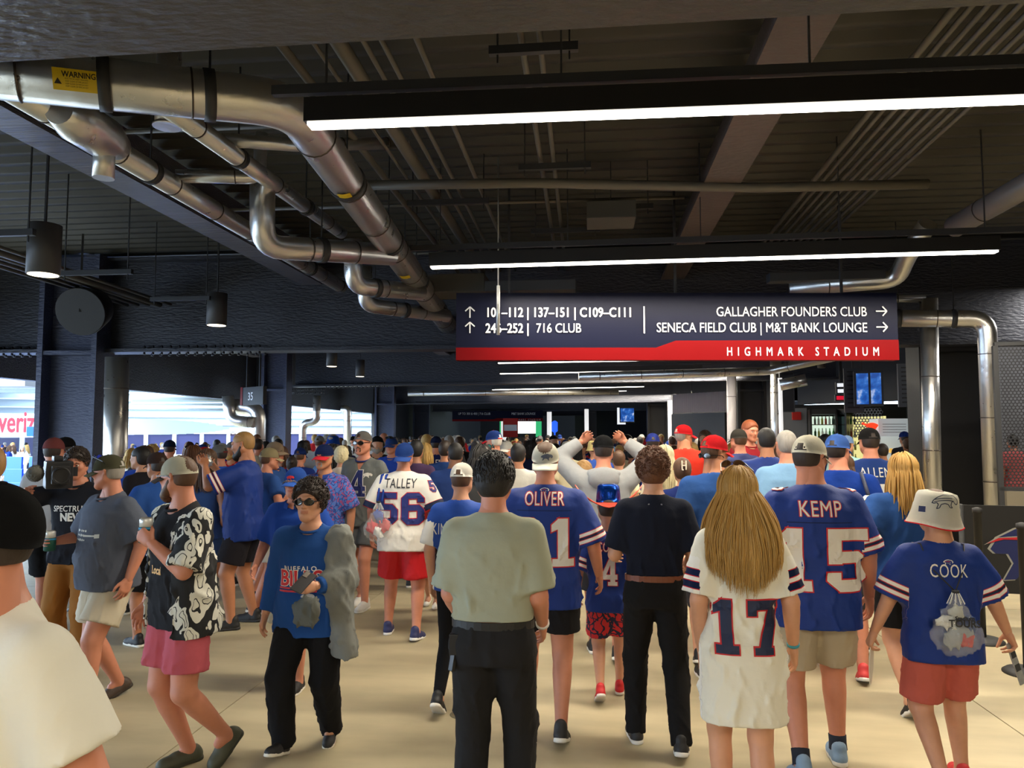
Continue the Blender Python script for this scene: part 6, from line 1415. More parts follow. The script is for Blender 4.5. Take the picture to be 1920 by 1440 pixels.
# --- man in the floral shirt
LEAF = leafprint('floral_black_white', sr(20, 20, 22), sr(214, 212, 200))
d = person(350, 4.2, Hof(845, 4.2, .01), 148, 'man in open black and white leaf print shirt, rose shorts and off-white cap', g=1.14, belly=.03, sw=1.0, skin='pink', hair=('undercap', 'brown'), beard=('full', 'brown'), head=(-70, 0, 0), feet=dict(L=(-.10, -.24, .15, -36, 8), R=(.05, -.10, .08, 0, 6)), eyes=True,
    top=dict(c=sr(34, 34, 38), sleeve=.4, hem=.84, loose=.014), bottom=dict(c=sr(186, 88, 100), len=.50, loose=1.05), shoes=(sr(74, 76, 60), sr(58, 60, 48), 'slip'), L=(-.26, .38, -.20, 'hold'), R=(.10, .15, -.93, 'relax'), poleL=(.9, -.3, -1), h=.012, seed=31); flo = d
def overshirt(d, m, hem=.80, slv=.95, off=.034, gap=.095, h=.0125, name='open_shirt'):
    s, M3 = d['s'], d['M']; F = Field((-.55, -.5, .5), (.55, .7, 1.75), h); zz = np.array((hem - .05, .9, 1.0, 1.2, 1.3, 1.38, 1.42, 1.47, 1.50, 1.53)); gm = d['g'] ** .6; ba = .012
    w = np.array((.235, .228, .222, .21, .208, .200, .185, .145, .095, .07)) * d['g'] ** .8; f = np.array((.170, .168, .165, .155, .150, .135, .122, .10, .072, .055)); b = np.array((.185, .175, .16, .14, .135, .13, .125, .112, .086, .066))
    F.torso(d['O'], M3, (zz - .95) * s, w * s, f * s, b * s, (hem - .95) * s, .565 * s)
    for k in 'LR':
        sx = -1 if k == 'L' else 1; e = d['shj'][k] + (d['elb'][k] - d['shj'][k]) * slv; F.cone(d['shj'][k], e, np.array((.078, .086, .098)) * s * gm, .03, (0, .5, 1), cut=1.0)
    F.cone(d['loc'](0, .02, 1.50), d['loc'](0, 0, 1.6), (.078 * s, .08 * s), .01, sub=True)
    X, Y, Z = np.meshgrid(*F.ax, indexing='ij', sparse=True); ox = (X - .015); F.F = np.maximum(F.F, -np.maximum(np.abs(ox) - gap - .10 * np.clip((1.25 - Z), 0, .6), -(Y - .045)))
    V, Q = F.mesh(); N = normals(V, Q); N[:, 2] *= .3; V = folds(V, N, .012, 77, .8); return link(name, mesh_np(name, V, Q), m, d['root'])
overshirt(d, LEAF, gap=.115)
o, TT = hat('cap', sr(222, 218, 196), d['T'], d['root'], brim=sr(58, 48, 42), mark='closed', low=.008); glasses(d['T'], d['root'], clear=True, col=sr(30, 28, 28))
decal('chest_print', text_mesh('Local', .06, .002, .8), d['shirt'], mat('print_gold', sr(230, 180, 110), .6), 1.08, .0, 'front', .004, parent=d['shirt'], bvh=d['bvh'])
# --- older man in grey tee
d = person(216, 5.2, Hof(848, 5.2, .012), 154, 'older man in slate t-shirt and olive cap with blue sunglasses on it', g=1.24, belly=.07, skin='pink', hair=('undercap', 'grey'), head=(-60, -2, 0), feet=dict(L=(-.10, .20, .085, 4, 8), R=(.10, -.16, .10, -18, 6)), eyes=True,
    top=dict(c=sr(82, 88, 102), sleeve=.88, hem=.86, slr=1.3, loose=.026), bottom=dict(c=sr(196, 186, 164), len=.50, loose=1.08), shoes=(sr(70, 56, 46), sr(50, 42, 36), 'slip'), R=(.16, .46, -.46, 'hold'), L=(.18, .05, -.92, 'relax'), h=.012, seed=36); old = d
hat('cap', sr(92, 90, 70), d['T'], d['root'], mark='x'); glasses(d['T'], d['root'], top=True, lens=mat('lens_blue', sr(40, 60, 190), .1))
ink = mat('chest_ink', sr(196, 196, 186), .7); r_ = random.Random(2)
decal('chest_print', [[(x + rr_ * math.cos(t), y + rr_ * math.sin(t) * .8) for t in np.linspace(0, 2 * math.pi, 9)[:-1]] for x, y, rr_ in [(-.11 + .026 * (i % 5) + r_.uniform(-.006, .006), .035 - .03 * (i // 5), r_.uniform(.007, .012)) for i in range(15)]], d['shirt'], ink, 1.22 * d['s'], 0, 'front', .004, parent=d['shirt'], bvh=d['bvh'])
decal('chest_print', [[(-.03, -.004), (.12, .004), (.12, .014), (-.03, .008)], [(.09, -.008), (.13, -.004), (.13, .022), (.09, .018)]] , d['shirt'], ink, 1.22 * d['s'], 0, 'front', .004, parent=d['shirt'], bvh=d['bvh'])
# --- woman in the long sleeved top
d = person(588, 4.5, Hof(900, 4.5), 180, 'woman in blue lettered long sleeve top, black trousers and dark sunglasses', sex='f', g=1.30, belly=.05, sw=1.06, hs=.95, skin='fair', hair=('curly', 'dark'), eyes=True, feet=dict(L=(-.10, -.14, .10, -12, 8), R=(.10, .16, .10, 16, 10)),
    top=dict(c=sr(34, 76, 142), sleeve=1.93, hem=.80, slr=1.15, loose=.020, fold=.009), bottom=dict(kind='pants', c=sr(22, 22, 25), loose=1.06), shoes=(sr(34, 33, 34), sr(226, 220, 204)), R=(.22, .08, -.95, 'relax'), L=(-.10, .50, -.50, 'hold'), h=.0115, seed=41); wom = d
glasses(d['T'] @ Matrix.Translation((0, .002, 0)), d['root'])
cm = mat('print_redn', sr(206, 40, 50), .6)
decal('chest_text', text_mesh('BUFFALO', .040, .0008, 1.0, spacing=1.25), d['shirt'], mat('print_ink', WHITE, .6), 1.235 * d['s'], -.01, 'front', .004, parent=d['shirt'], bvh=d['bvh'])
decal('chest_text_edge', text_mesh('BILLS', .125, .007, .92), d['shirt'], mat('print_ink', WHITE, .6), 1.135 * d['s'], -.01, 'front', .004, parent=d['shirt'], bvh=d['bvh']); decal('chest_text', text_mesh('BILLS', .125, .003, .92), d['shirt'], cm, 1.135 * d['s'], -.01, 'front', .0055, parent=d['shirt'], bvh=d['bvh'])
for k, z in enumerate((1.112, 1.092)): decal('chest_stripe', [[(-.13, 0), (.13, 0), (.13, .010), (-.13, .010)]], d['shirt'], cm, z * d['s'], -.01, 'front', .005, parent=d['shirt'], bvh=d['bvh'])
decal('chest_mark', buf_shapes(.008, 1), d['shirt'], mat('print_ink', sr(200, 200, 196), .6), 1.062 * d['s'], .04, 'front', .005, parent=d['shirt'], bvh=d['bvh'])
# --- kid with the cowboy hat
TROP = pattern('tropical_print', sr(22, 28, 60), [sr(196, 36, 44)], 15, .10, .06, (1, 1, .8))
FOIL = mat('foil_blue', sr(20, 80, 190), .18, .75, bump=.6, bscale=26)
d = person(1140, 5.3, Hof(960, 5.3) + .14, 0, 'kid in shiny blue and orange cowboy hat and blue number 4 jersey', g=1.0, hs=.92, skin='fair', hair=('undercap', 'dark'), feet=dict(L=(-.09, -.16, .12, -30, 4), R=(.09, .16, .08, 6, 4)),
    top=dict(c=ROYAL, t='mesh', sleeve=1.0, hem=.80, slr=1.4, loose=.03, stripes=JS, collar=(WHITE, 'crew')), bottom=dict(c=NAVY, m=TROP, len=.56, loose=1.1), shoes=(sr(196, 30, 36), sr(226, 220, 210)), L=(.2, .15, -.9, 'relax'), seed=51)
jersey_back(d, 'COOK', '4', WHITE, RED, nz=1.34, numz=1.04, nh=.25, fs=.12, sx=.6, logo=True, wid=.85)
hat('cowboy', ROYAL, d['T'] @ Matrix.Translation((0, .01, .022)) @ Matrix.Diagonal((1.08, 1.05, 1.2, 1)), d['root'], brim=mat('hat_orange', sr(236, 60, 26), .35), hcol2=FOIL)
# --- TALLEY 56
d = person(757, 6.9, Hof(828, 6.9, .012), 0, 'man in white number 56 jersey, red shorts and blue cap worn backwards', g=1.12, sw=1.08, skin='pink', hair=None, feet=dict(L=(-.15, .10, .08, 0, 8), R=(.15, -.10, .085, -8, 8)),
    top=dict(c=sr(230, 226, 218), t='mesh', sleeve=.95, hem=.80, slr=1.3, loose=.028, stripes=[(0, RED), (.008, NAVY), (.06, RED), (.064, sr(230, 226, 218))], collar=(sr(90, 30, 34), 'crew')), bottom=dict(c=sr(196, 22, 32), t='mesh', loose=1.14, len=.58, flare=1.05), shoes=(sr(34, 40, 86), sr(228, 226, 222)), L=(.22, .12, -.93, 'relax'), R=(.32, .10, -.92, 'relax'), seed=61)
for e_, m_ in ((.004, 'print_edge'), (0, 'print_navy')):
    decal('sleeve_number', number2d('5', .10, e_), d['shirt'], mat(m_, RED if e_ else sr(36, 48, 120), .6), Vector(d['shj']['R']).lerp(Vector(d['elb']['R']), .32), 0, 'back', .004 + (.002 if not e_ else 0), .02, parent=d['shirt'], bvh=d['bvh'], dirv=(-.75, .65, 0))
jersey_back(d, 'TALLEY', None, sr(30, 30, 40), None, nz=1.385, fs=.125, sx=.68); jersey_back(d, None, '56', sr(36, 48, 120), RED, numz=1.05, nh=.29, wid=1.08)
hat('cap', sr(44, 76, 148), d['T'], d['root'], back=True, mark='closed', low=.006); tal = d
# --- grey 4 jersey man
d = person(684, 8.1, Hof(806, 8.1, .012), 168, 'tall man in grey number 4 jersey, sunglasses and backwards grey cap', g=1.02, sw=1.02, skin='pink', hair=('undercap', 'brown'), beard=('goatee', 'brown'), eyes=True, feet=STEP,
    top=dict(c=sr(104, 108, 106), t='mesh', sleeve=.3, hem=.83, loose=.02, collar=(sr(44, 60, 120), 'crew'), vneck=True), bottom=dict(c=sr(90, 92, 94), len=.48), shoes=(sr(210, 206, 198), sr(226, 222, 214)), L=(.2, .1, -.93, 'relax'), h=.0145, seed=66)
jersey_back(d, None, '4', sr(34, 44, 104), WHITE, numz=1.13, nh=.27, side='front', wid=.95); decal('chest_mark', buf_shapes(.010), d['shirt'], mat('print_ink', WHITE, .6), 1.40, .11, 'front', .004, parent=d['shirt'], bvh=d['bvh'])
hat('cap', sr(128, 124, 120), d['T'], d['root'], back=True, low=.004); glasses(d['T'], d['root'])
# --- man with blue cap behind the woman; man with red brim cap and printed shirt
d = person(560, 5.6, Hof(873, 5.6, .014), 176, 'man in blue polo and blue cap with red mark, behind the woman with sunglasses', g=1.18, belly=.04, skin='pink', hair=('undercap', 'grey'), eyes=True, top=dict(c=sr(26, 62, 140), sleeve=.9, slr=1.2, collar=(sr(26, 62, 140), 'polo')), bottom=dict(c=KHAKI), seed=70, h=.0145, L=(.12, .4, -.7, 'relax'), R=(.16, .3, -.8, 'relax'))
o, TT = hat('cap', sr(44, 84, 166), d['T'], d['root'], mark='x'); glasses(d['T'], d['root'], clear=True, col=sr(120, 110, 100)); hat_print(o, TT, buf_shapes(.006), mat('print_edge', RED, .6), 'embroidery', (0, .16, .05), (0, -1, -.25))
BLUEPR = pattern('blue_print', sr(34, 62, 138), [sr(70, 110, 190), sr(150, 70, 120)], 22, .10, .05, (1, 1, .8))
d = person(612, 7.2, Hof(831, 7.2, .012), 172, 'man in blue patterned button shirt and navy cap with red brim', g=1.06, skin='tan', hair=('undercap', 'dark'), beard=('goatee', 'grey'), eyes=True, top=dict(c=NAVY, m=BLUEPR, sleeve=.95, slr=1.3, loose=.03, open=True, collar=(sr(40, 66, 140), 'polo')), bottom=dict(c=sr(40, 44, 60)), L=(.2, .05, -.95, 'relax'), seed=74, h=.0150)
hat('cap', sr(28, 44, 92), d['T'], d['root'], brim=sr(196, 34, 50), mark='x')
# --- bearded man eating
d = person(464, 7.3, Hof(810, 7.3), 98, 'bald bearded man in blue jersey and black shorts eating, glasses on his head', g=1.20, belly=.05, sw=1.02, skin='tan', hair=('buzz', 'dblond'), beard=('full', 'black'), eyes=True, head=(0, -10, 0), feet=dict(L=(-.14, .06, .08, 0, 10), R=(.14, -.05, .08, 0, 10)),
    top=dict(c=ROYAL, t='mesh', sleeve=.92, hem=.80, slr=1.25, loose=.028, stripes=JS, collar=(WHITE, 'crew')), bottom=dict(c=sr(30, 28, 34), len=.52, loose=1.08), shoes=(sr(30, 30, 32), sr(46, 46, 48)), L=(-.12, .62, .10, 'hold'), R=(-.12, .60, .02, 'hold'), poleL=(.8, .1, -1), poleR=(.8, .1, -1), h=.0135, seed=80); eat = d
glasses(d['T'], d['root'], top=True, clear=True, col=sr(150, 100, 60))
# --- news cameraman
d = person(152, 5.9, Hof(841, 5.9), 184, 'man in black news crew t-shirt and tan trousers holding up a video camera', g=1.06, skin='pink', hair=('short', 'dark'), eyes=True, head=(14, -12, 0), feet=STAND,
    top=dict(c=sr(30, 31, 38), sleeve=.8, hem=.88, slr=1.15), bottom=dict(kind='pants', c=sr(150, 98, 44), loose=1.1), R=(.15, .52, .02, 'grip'), L=(.10, .3, -.8, 'relax'), seed=85, h=.0135); cman = d
decal('chest_text', text_mesh('SPECTRUM', .062, .001, .9), d['shirt'], mat('print_ink', WHITE, .6), 1.30 * d['s'], .02, 'front', .004, parent=d['shirt'], bvh=d['bvh']); decal('chest_text', text_mesh('NEWS', .085, .004, .9), d['shirt'], mat('print_ink', WHITE, .6), 1.225 * d['s'], .05, 'front', .004, parent=d['shirt'], bvh=d['bvh'])
# --- second row, seen from behind
PL = [Vector((o.location.x, o.location.y, 0)) for o in bpy.data.objects if o.name.startswith('person') and o.type == 'EMPTY']
def P(px, Z, ytop, face, label, hatd=None, gl=None, hatk='cap', **kw):
    ho = .012 if hatd else 0
    while any((G(px, Z) - q).length < .52 for q in PL): Z += .12
    PL.append(G(px, Z))
    kw.setdefault('h', .0165 if Z < 6.4 else (.020 if Z < 9 else .026)); d = person(px, Z, Hof(ytop, Z, ho), face, label, **kw)
    if hatd: hat(hatk, hatd[0], d['T'], d['root'], **(hatd[1] if len(hatd) > 1 else {}))
    if gl: glasses(d['T'], d['root'], **gl)
    return d
T_ = lambda c, **k: dict(c=c, **k); B_ = lambda c, **k: dict(c=c, **k)
d = P(1342, 5.6, 814, 0, 'man in plain blue t-shirt, red cap and sunglasses on his neck', (RED, dict()), dict(backneck=True), head=(-55, -4, 0), g=1.14, sw=1.08, skin='tan', hair=('undercap', 'brown'), top=T_(TEEB, slr=1.1), bottom=B_(sr(60, 60, 66)), seed=90)
d = P(1694, 5.15, 848, 0, 'woman with straight blond hair in blue t-shirt, in front of the bucket hat kid', sex='f', g=1.32, sw=1.12, skin='fair', hair=('long', 'gold'), top=T_(TEEB, sleeve=.62, slr=1.2), bottom=B_(BLACK, len=.52), shoes=(BLACK, sr(226, 222, 214)), feet=WALK2, seed=92, L=(.28, .1, -.92, 'relax'))
d = P(1572, 5.8, 812, -8, 'man in royal blue t-shirt and faded blue cap carrying a white bag', (sr(66, 104, 178), dict()), head=(-30, 0, 0), g=1.18, sw=1.08, skin='pink', hair=('undercap', 'dark'), top=T_(ROYAL, slr=1.1), bottom=B_(sr(70, 70, 76)), shoes=(sr(206, 60, 60), sr(230, 226, 216)), seed=95); bag_man = d
d = P(1632, 7.0, 800, 0, 'man in navy number 17 t-shirt and black cap near the counter', (sr(32, 30, 30), dict()), g=1.12, sw=1.05, skin='pink', hair=('undercap', 'dark'), top=T_(sr(30, 54, 112), sleeve=.9, slr=1.15), bottom=B_(BLACK), seed=97, h=.0150)
jersey_back(d, 'ALLEN', '17', sr(198, 198, 196), None, nz=1.37, numz=1.04, nh=.27, fs=.12, sx=.72, wid=.95)
d = P(1476, 6.3, 806, 0, 'man with grey hair in pale blue t-shirt behind the cream cap', g=1.14, sw=1.0, skin='pink', hair=('buzz', 'grey'), top=T_(sr(120, 160, 196), slr=1.1), bottom=B_(KHAKI), seed=99)
d = P(1438, 7.2, 801, 0, 'dark cropped hair man in blue jersey with white collar', g=1.12, sw=1.08, skin='tan', hair=('buzz', 'black'), top=T_(ROYAL, t='mesh', sleeve=.95, slr=1.2, stripes=JS, collar=(WHITE, 'crew')), bottom=B_(BLACK), seed=101); decal('shoulder_mark', buf_shapes(.010), d['shirt'], mat('print_ink', WHITE, .6), 1.44 * d['s'], .13, 'back', .004, parent=d['shirt'], bvh=d['bvh'])
d = P(1582, 6.5, 850, 0, 'woman with brown hair and red cap between the blue caps and navy number 17 shirt', (RED, dict(back=False)), sex='f', skin='fair', hair=('mid', 'brown'), head=(-20, 0, 0), top=T_(sr(34, 44, 90)), bottom=B_(BLACK), seed=103)
d = P(1284, 9.2, 795, 0, 'heavy man in orange red t-shirt and red cap', (RED, dict()), head=(-60, 0, 0), g=1.30, sw=1.05, skin='tan', hair=('buzz', 'grey'), top=T_(sr(206, 50, 34)), bottom=B_(BLACK), L=(.12, .4, -.7, 'relax'), R=(-.1, .55, -.2, 'hold'), seed=105)
d = P(1246, 7.4, 836, 0, 'woman with long pale blond hair beside the curly haired man', sex='f', skin='fair', hair=('long', 'pale'), top=T_(sr(236, 226, 196)), bottom=B_(BLACK), seed=107)
d = P(1279, 6.1, 858, 0, 'woman with pinned up brown hair and white claw clip', sex='f', skin='fair', hair=('bun', 'brown'), top=T_(sr(26, 40, 96)), bottom=B_(BLACK), seed=109)
mb = MB()
for a, b in (((-.018, 0), (-.018, .085)), ((.018, 0), (.018, .085)), ((-.018, .04), (.018, .04)), ((-.018, 0), (-.006, 0))): mb.bar(d['T'] @ Vector((a[0], -.165, a[1] + .02)), d['T'] @ Vector((b[0], -.160, b[1] + .02)), .010, .01)
mb.build('hair_clip', mat('clip_white', sr(226, 214, 190), .4), d['root'])
HG = sr(150, 152, 154)
d = P(1131, 6.3, 814, 0, 'man in grey hoodie raising both hands to his black cap', (sr(26, 26, 28), dict(mark='closed')), g=1.10, sw=1.05, skin='pink', hair=('undercap', 'dark'), top=T_(HG, sleeve=1.92, slr=1.25, loose=.03), bottom=B_(sr(50, 50, 56)), L=(-.02, .30, .60, 'pinch'), R=(-.02, .30, .60, 'pinch'), poleL=(1, .1, -.1), poleR=(1, .1, -.1), seed=111)
v = []; bc = d['loc'](0, -.10, 1.46)
F = Field(np.array(bc) - (.2, .16, .2), np.array(bc) + (.2, .16, .14), .012); F.ell(bc + np.array((0, -.02, -.01)), (.13, .055, .10)); F.cone(bc + np.array((-.10, .05, .02)), bc + np.array((.10, .05, .02)), (.045, .045), .03); V, Q = F.mesh(); link('hood', mesh_np('hood', V, Q), cloth(HG), d['shirt'])
d = P(1094, 5.6, 862, 0, 'woman with short fluffy blond hair in navy jersey left of the cowboy hat', sex='f', g=1.12, skin='fair', hair=('curly', 'dblond'), top=T_(sr(24, 36, 80), t='mesh', sleeve=.9, slr=1.2), bottom=dict(kind='leggings', c=BLACK), shoes=(sr(170, 168, 166), WHITE), feet=WALK, seed=113)
jersey_back(d, 'ALLEN', '17', WHITE, None, nz=1.34, numz=1.04, nh=.24, fs=.12, sx=.62)
d = P(864, 5.2, 862, -6, 'person in blue and white lettered jersey, mostly hidden by the grey polo', g=.98, skin='fair', hair=('undercap', 'brown'), hatd=(WHITE, dict()), top=T_(sr(28, 72, 160), t='mesh', sleeve=.9, slr=1.2, stripes=[(0, WHITE), (.2, WHITE)]), bottom=dict(kind='leggings', c=BLACK), feet=WALK2, seed=115)
jersey_back(d, 'KINCAID', None, WHITE, None, nz=1.26, fs=.12, sx=.55, x=-.05, logo=True)
d = P(852, 7.6, 829, 0, 'dark haired man in plain navy blue t-shirt, left of the grey polo', g=1.12, sw=1.04, skin='brown', hair=('buzz', 'black'), head=(18, 0, 0), top=T_(sr(36, 58, 112), slr=1.05), bottom=B_(BLACK), L=(.3, .05, -.93, 'relax'), seed=117)
d = P(906, 6.6, 833, 0, 'person with grey mesh cap and mirrored sunglasses on it, behind the dark hair', (sr(150, 144, 136), dict(brim=sr(90, 92, 84))), dict(top=True, lens=mat('lens_green', sr(90, 190, 180), .1)), head=(-48, 0, 0), skin='olive', hair=('mid', 'black'), top=T_(sr(60, 60, 60)), bottom=B_(BLACK), seed=119)
d = P(924, 9.2, 806, 0, 'older man in blue cap with red brim and blue sweatshirt', (sr(44, 70, 140), dict(brim=RED, mark='x')), head=(55, 0, 0), g=1.1, skin='pink', hair=('undercap', 'white'), top=T_(sr(34, 60, 130), sleeve=1.9), bottom=B_(BLACK), seed=121)
d = P(971, 8.0, 832, 0, 'boy with black hair in white t-shirt beside the white backwards cap', skin='tan', hair=('short', 'black'), top=T_(sr(216, 214, 206), collar=(BLACK, 'crew')), bottom=B_(BLACK), seed=123)
d = P(1066, 10.5, 824, 10, 'person in cream wide brimmed sun hat near the raised hands', (sr(222, 216, 200), dict()), hatk='sunhat', skin='pink', hair=('undercap', 'brown'), top=T_(sr(226, 214, 180)), bottom=B_(KHAKI), seed=125)
d = P(797, 10.2, 832, 0, 'woman with straight blond hair in plum t-shirt', sex='f', skin='fair', hair=('mid', 'blond'), top=T_(sr(86, 62, 92)), bottom=B_(BLACK), seed=127)
d = P(817, 11.5, 817, 0, 'man in navy lettered jersey and navy cap beyond the plum t-shirt', (sr(30, 40, 78), dict(mark='closed')), skin='pink', hair=('undercap', 'dark'), top=T_(sr(24, 34, 84)), bottom=B_(BLACK), seed=129); decal('player_name', text_mesh('ALLEN', .13, .002, .7), d['shirt'], mat('print_ink', WHITE, .6), 1.36 * d['s'], 0, 'back', .006, parent=d['shirt'], bvh=d['bvh'])
d = P(834, 9.5, 826, 0, 'dark haired man in dark blue t-shirt, second left of the older man', skin='tan', hair=('short', 'dark'), top=T_(sr(30, 56, 108)), bottom=B_(BLACK), seed=131)
d = P(780, 9.0, 826, 0, 'dark haired man half hidden behind the white number 56 jersey', skin='olive', hair=('short', 'black'), top=T_(sr(70, 50, 80)), bottom=B_(BLACK), seed=132)
d = P(736, 11.0, 818, 172, 'man facing us in blue t-shirt and goggled cap, left of the 56 jersey', (sr(44, 74, 140), dict(mark='x')), dict(top=True), skin='pink', hair=('undercap', 'brown'), top=T_(sr(40, 76, 180)), bottom=B_(BLACK), seed=133, h=.0150)
d = P(719, 13.5, 811, 0, 'bald man in white shirt far behind the grey jersey', skin='pink', hair=None, g=1.1, top=T_(sr(226, 222, 216)), bottom=B_(KHAKI), seed=135)
d = P(640, 8.9, 838, 10, 'person with fluffy pale hair between patterned shirt and grey jersey', sex='f', skin='fair', hair=('curlylight', 'pale'), top=T_(sr(206, 190, 176)), bottom=B_(BLACK), seed=137)
d = P(624, 8.6, 834, -10, 'person with long black hair behind the patterned shirt', sex='f', skin='olive', hair=('long', 'black'), top=T_(sr(190, 60, 60)), bottom=B_(BLACK), seed=139)
d = P(623, 12.5, 812, -10, 'man in bright blue bucket hat near the third column', (sr(40, 88, 190), dict(brim=sr(40, 88, 190))), hatk='bucket', skin='pink', hair=('undercap', 'grey'), top=T_(sr(200, 110, 90)), bottom=B_(BLACK), seed=141)
d = P(598, 13.5, 816, 0, 'person in light grey cap left of the bright blue bucket hat', (sr(170, 172, 176), dict()), skin='fair', hair=('undercap', 'brown'), top=T_(sr(190, 190, 190)), bottom=B_(BLACK), seed=143)
d = P(511, 8.6, 827, -95, 'man in camouflage cap and dark t-shirt facing right', (sr(150, 130, 108), dict(mark='x')), g=1.1, skin='pink', hair=('undercap', 'brown'), top=T_(sr(40, 72, 130), slr=1.1), bottom=B_(KHAKI, len=.56), seed=145, h=.0145, R=(.05, .4, -.5, 'hold'))
d = P(500, 7.9, 838, -40, 'person in tan cap and blue t-shirt directly behind the bearded man', (sr(170, 156, 120), dict()), g=1.16, skin='pink', hair=('undercap', 'brown'), top=T_(sr(42, 76, 138), slr=1.15), bottom=B_(sr(206, 200, 186), len=.56), L=(.2, .3, -.6, 'relax'), R=(.3, .4, -.5, 'relax'), seed=147)
d = P(483, 11.8, 822, 0, 'man with short dark hair and grey neck scarf behind the bearded man', skin='pink', hair=('buzz', 'dark'), top=T_(sr(150, 140, 120)), bottom=B_(BLACK), seed=149)
d = P(548, 8.0, 856, 20, 'small person with dark bun and white lilac top', sex='f', skin='olive', hair=('bun', 'dark'), top=T_(sr(214, 200, 214)), bottom=B_(WHITE), seed=151)
d = P(562, 9.2, 838, 0, 'person in dark blue cap behind the small person with bun', (sr(30, 50, 110), dict()), skin='pink', hair=('undercap', 'brown'), top=T_(sr(30, 50, 120)), bottom=B_(BLACK), seed=153)
d = P(530, 9.4, 838, 170, 'woman facing us with dark red hair left of the man in blue cap', sex='f', skin='fair', hair=('mid', 'auburn'), top=T_(sr(140, 36, 46)), bottom=B_(BLACK), seed=155)
d = P(388, 7.6, 843, 8, 'woman with long brown hair in sleeveless denim blue top', sex='f', skin='tan', hair=('long', 'brown'), top=T_(DENIM, sleeve=.1, tank=True, collar=None, hem=.84), bottom=B_(DENIM, len=.5), seed=157, h=.0150)
d = P(366, 8.2, 837, 60, 'woman with sunglasses on red brown hair beside the long brown hair', None, dict(top=True), sex='f', skin='fair', hair=('long', 'auburn'), top=T_(sr(190, 170, 150)), bottom=B_(BLACK), seed=159)
d = P(416, 9.0, 832, 75, 'bearded man in grey cap with dark red brim and blue shirt', (sr(130, 130, 130), dict(brim=sr(120, 40, 44), mark='x')), skin='pink', hair=('undercap', 'dark'), beard=('full', 'dark'), top=T_(sr(40, 84, 180)), bottom=B_(BLACK), seed=161, h=.0150)
d = P(270, 7.8, 838, 80, 'person with black hair, white headband and dark top near the standpipe', skin='fair', hair=('short', 'black'), top=T_(sr(34, 32, 38)), bottom=B_(BLACK), seed=163, h=.0150)
d = P(318, 10.8, 824, 20, 'person in navy cap with white mark left of the brown haired woman', (sr(24, 34, 60), dict(mark='closed')), skin='pink', hair=('undercap', 'dark'), top=T_(sr(30, 32, 40)), bottom=B_(BLACK), seed=165)
d = P(300, 6.6, 846, 60, 'person in blue t-shirt half hidden behind the off-white cap', (sr(70, 52, 46), dict()), skin='tan', hair=('undercap', 'dark'), g=1.05, top=T_(sr(38, 78, 150), slr=1.1), bottom=B_(BLACK), L=(.1, .45, -.6, 'relax'), seed=167)
d = P(-14, 4.6, 836, 65, 'man with sandy grey hair and cream collar behind the cropped man', skin='pink', hair=('short', 'dblond'), top=T_(sr(200, 186, 150), sleeve=.9), bottom=B_(KHAKI), L=(-.05, .3, -.8, 'relax'), R=(-.05, .3, -.8, 'relax'), sw=.9, seed=169)
d = P(99, 7.0, 819, 15, 'person in faded red plaid cap behind the video camera', (sr(150, 84, 84), dict(mark='closed')), skin='pink', hair=('undercap', 'dark'), top=T_(sr(176, 176, 178)), bottom=B_(BLACK), seed=171)
d = P(128, 7.8, 818, 80, 'bearded man in black cap beside the column', (sr(24, 24, 26), dict(mark='closed')), skin='pink', hair=('undercap', 'dark'), beard=('full', 'dark'), top=T_(sr(40, 40, 44)), bottom=B_(BLACK), seed=173)
d = P(1404, 9.8, 788, 196, 'tall man with short reddish hair and red shirt facing us', skin='pink', hair=('short', 'redd'), top=T_(sr(128, 26, 34)), bottom=B_(BLACK), seed=175, h=.0145, head=(8, -8, 0))
d = P(1388, 8.9, 803, 20, 'man in dark olive cap and navy jersey, left of the cropped hair', (sr(66, 62, 56), dict(mark='closed')), skin='pink', g=1.1, hair=('undercap', 'brown'), top=T_(sr(26, 38, 92), t='mesh', stripes=JS, sleeve=.95, collar=(WHITE, 'crew')), bottom=B_(BLACK), seed=177)
d = P(1323, 12.0, 808, 150, 'woman with wavy brown hair glancing back toward us', sex='f', H_=0, skin='fair', hair=('long', 'brown'), top=T_(sr(32, 42, 84)), bottom=B_(BLACK), seed=179) if False else P(1323, 12.0, 808, 150, 'woman with wavy brown hair glancing back toward us', sex='f', skin='fair', hair=('long', 'brown'), top=T_(sr(32, 42, 84)), bottom=B_(BLACK), seed=179, h=.0150)
d = P(1224, 9.5, 811, 0, 'person in royal blue cap just over the curly hair', (sr(46, 60, 140), dict()), skin='tan', hair=('undercap', 'dark'), top=T_(sr(30, 50, 120)), bottom=B_(BLACK), seed=181)
d = P(1178, 15.0, 815, 120, 'dark haired man glancing left by the far doorway', skin='tan', hair=('short', 'black'), top=T_(sr(60, 60, 64)), bottom=B_(BLACK), seed=183, h=.0150)
d = P(1702, 13.6, 822, 0, 'woman with brown ponytail in blue and white jersey at the counter', sex='f', skin='tan', hair=('pony', 'brown'), top=T_(sr(30, 62, 140)), bottom=B_(BLACK), seed=185)
d = P(1697, 14.6, 808, 0, 'person in blue knit cap at the counter by the column', (sr(36, 62, 140), dict(mark='closed')), skin='tan', hair=('undercap', 'dark'), top=T_(sr(40, 40, 46)), bottom=B_(BLACK), seed=187)
d = P(1655, 11.5, 832, 0, 'person in cream shirt queueing right of the navy 17 t-shirt', skin='tan', hair=('short', 'dark'), top=T_(sr(206, 180, 120)), bottom=B_(BLACK), seed=189)
d = P(1585, 10.2, 815, -40, 'person in pale teal shirt and light blue cap at the counter queue', (sr(130, 160, 206), dict(mark='closed')), skin='fair', hair=('undercap', 'brown'), top=T_(sr(150, 190, 190)), bottom=B_(BLACK), seed=191)
